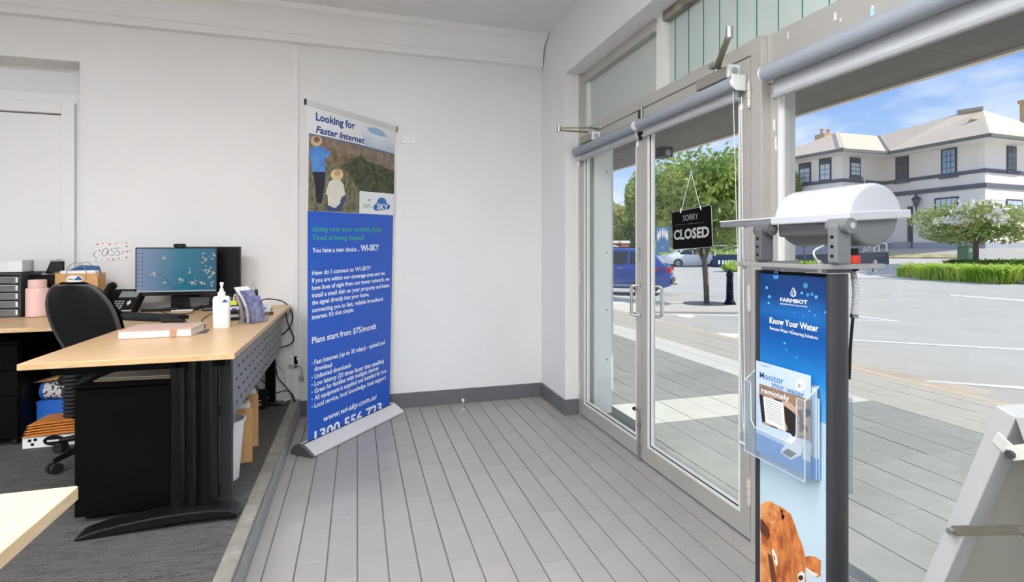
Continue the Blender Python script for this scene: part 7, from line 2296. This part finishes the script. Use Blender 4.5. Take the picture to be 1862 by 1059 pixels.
for (a, b_), (c, d) in zip(((Ae, Be), (Be, Ce), (Ce, De), (De, Ee)), WALLS):
    q = [a - Vector((0, 0, 0.1)), b_ - Vector((0, 0, 0.1)), Vector((d.x, d.y, ZE - 0.12)), Vector((c.x, c.y, ZE - 0.12))]
    lo = [p + Vector((0, 0, 0.05)) for p in q]
    MB().add(q + lo, [(0, 1, 2, 3), (7, 6, 5, 4), (0, 4, 5, 1), (1, 5, 6, 2), (2, 6, 7, 3), (3, 7, 4, 0)]).build('eave_lining', 'render_cream', hs)
MB().bar(R1, Be, 0.28, 0.14).build('hip_cap', 'roof_pale', hs)
MB().bar(R2, Ce + Vector((0, 0, 0.02)), 0.18, 0.08).build('valley', 'gutter_grey', hs)
MB().bar(Rm + Vector((0, 0, 0.1)), Rn + Vector((0, 0, 0.12)), 0.3, 0.28).build('ridge_vent', mat('ridge_brown', (170, 154, 142), 0.8), hs)
g1_, g2_, g3_ = PD(1764, 216, 35.6), PD(1800, 219, 35.3), PD(1782, 204, 35.9)
gt_ = [g1_, g2_, g3_]
MB().slab(gt_, 0.3).build('gablet', mat('gablet_tan', (196, 184, 150), 0.8), hs)
ch_ = PD(1500, 250, 46)
MB().box(ch_.x - 0.6, ch_.x + 0.6, ch_.y - 0.5, ch_.y + 0.5, ch_.z - 1.5, ch_.z + 0.25).build('chimney', 'brick_chimney', hs)
for dx in (-0.35, 0.35):
    MB().lathe([(0.12, 0.2), (0.1, 0.6), (0.16, 0.62), (0.16, 0.7)], (ch_.x + dx, ch_.y, ch_.z), 8).build('chimney_pot', 'brick_chimney', hs)
ch_ = PD(1876, 225, 40)
MB().box(ch_.x - 0.45, ch_.x + 0.5, ch_.y - 0.5, ch_.y + 0.5, ch_.z - 2.0, ch_.z + 1.6).build('chimney', 'brick_chimney', hs)
MB().box(ch_.x - 0.55, ch_.x + 0.6, ch_.y - 0.6, ch_.y + 0.6, ch_.z + 1.6, ch_.z + 1.85).build('chimney_cap', 'brick_chimney', hs)
# wall lantern
P0, P1 = WALLS[2]
s0, z0 = on_wall(P0, P1, 1673, 383); d_, n_ = wall_frame(P0, P1)
lp = P0 + d_ * s0 + n_ * 0.35
ln = thing('wall_lantern', 'black lantern on a bracket on the rendered house wall', 'lantern', (lp.x, lp.y, z0))
MB().tube([P0 + d_ * s0 + n_ * 0.02 + Vector((0, 0, z0 - 0.1)), Vector((lp.x, lp.y, z0 - 0.1)), Vector((lp.x, lp.y, z0 + 0.25))], 0.05, 8).build('bracket', 'frame_dark', ln)
MB().lathe([(0.12, 0.25), (0.24, 0.75)], (lp.x, lp.y, z0), 6).build('glass', 'pane_dark', ln)
MB().lathe([(0.30, 0.75), (0.26, 0.82), (0.10, 1.0), (0.04, 1.12), (0.001, 1.2)], (lp.x, lp.y, z0), 6).build('cap', 'frame_dark', ln)
# green service box, ramp rail and ramp wall
gbx = PD(1756, 470, 27.5)
sb = thing('service_box', 'green metal service box with a white label on the footpath', 'utility box', gbx)
s_ = 27.5 / F_PX
MB().box(gbx.x - 8.5 * s_, gbx.x + 8.5 * s_, gbx.y - 0.25, gbx.y + 0.25, gbx.z - 0.3, gbx.z + 21 * s_).build('cabinet', mat('box_green', (110, 150, 112), 0.6), sb, bevel=0.02)
MB().box(gbx.x - 9.5 * s_, gbx.x + 9.5 * s_, gbx.y - 0.29, gbx.y + 0.29, gbx.z + 21 * s_, gbx.z + 23 * s_).build('lid', 'box_green', sb, bevel=0.01)
MB().box(gbx.x - 5 * s_, gbx.x + 3 * s_, gbx.y - 0.262, gbx.y - 0.25, gbx.z + 11 * s_, gbx.z + 18 * s_).build('label', 'white_paper', sb)
rw0, rw1 = PD(1430, 474, 31), PD(1615, 468, 29.5)
rw = thing('ramp_wall', 'low dark grey ramp wall in front of the rendered house', 'wall', rw0)
MB().bar(rw0 + Vector((0, 0, -0.1)), rw1 + Vector((0, 0, -0.1)), 0.2, 0.75).build('wall', mat('ramp_grey', (92, 94, 104), 0.8), rw)
MB().bar(rw0 + Vector((0, 0, 0.29)), rw1 + Vector((0, 0, 0.29)), 0.26, 0.04).build('coping', 'band_grey', rw)
rr = thing('ramp_railing', 'white tubular railing along the ramp wall', 'railing', rw0 + Vector((0, 0, 0.5)))
MB().tube([PD(1565, 461, 30), PD(1590, 443, 29.8), PD(1612, 443, 29.6)], 0.035, 6).build('top_rail', 'white_plastic', rr)
for px in (1590, 1598, 1612):
    MB().tube([PD(px, 443, 29.7), PD(px, 462, 29.7)], 0.035, 6).build('post', 'white_plastic', rr)
# small bare sapling below the monitor
sp0 = PD(1463, 485, 29); 
sap = thing('bare_sapling', 'thin bare sapling glimpsed below the grey monitor body', 'sapling', sp0)
MB().tube([sp0 - Vector((0, 0, 0.4)), PD(1463, 440, 29)], 0.04, 6).build('stem', 'bark', sap)
for dx, dy in ((-8, -10), (9, -14), (-5, -20), (7, -6)):
    MB().tube([PD(1463, 452, 29), PD(1463 + dx, 452 + dy, 29)], 0.02, 5).build('twig', 'bark', sap)

flush_texts()
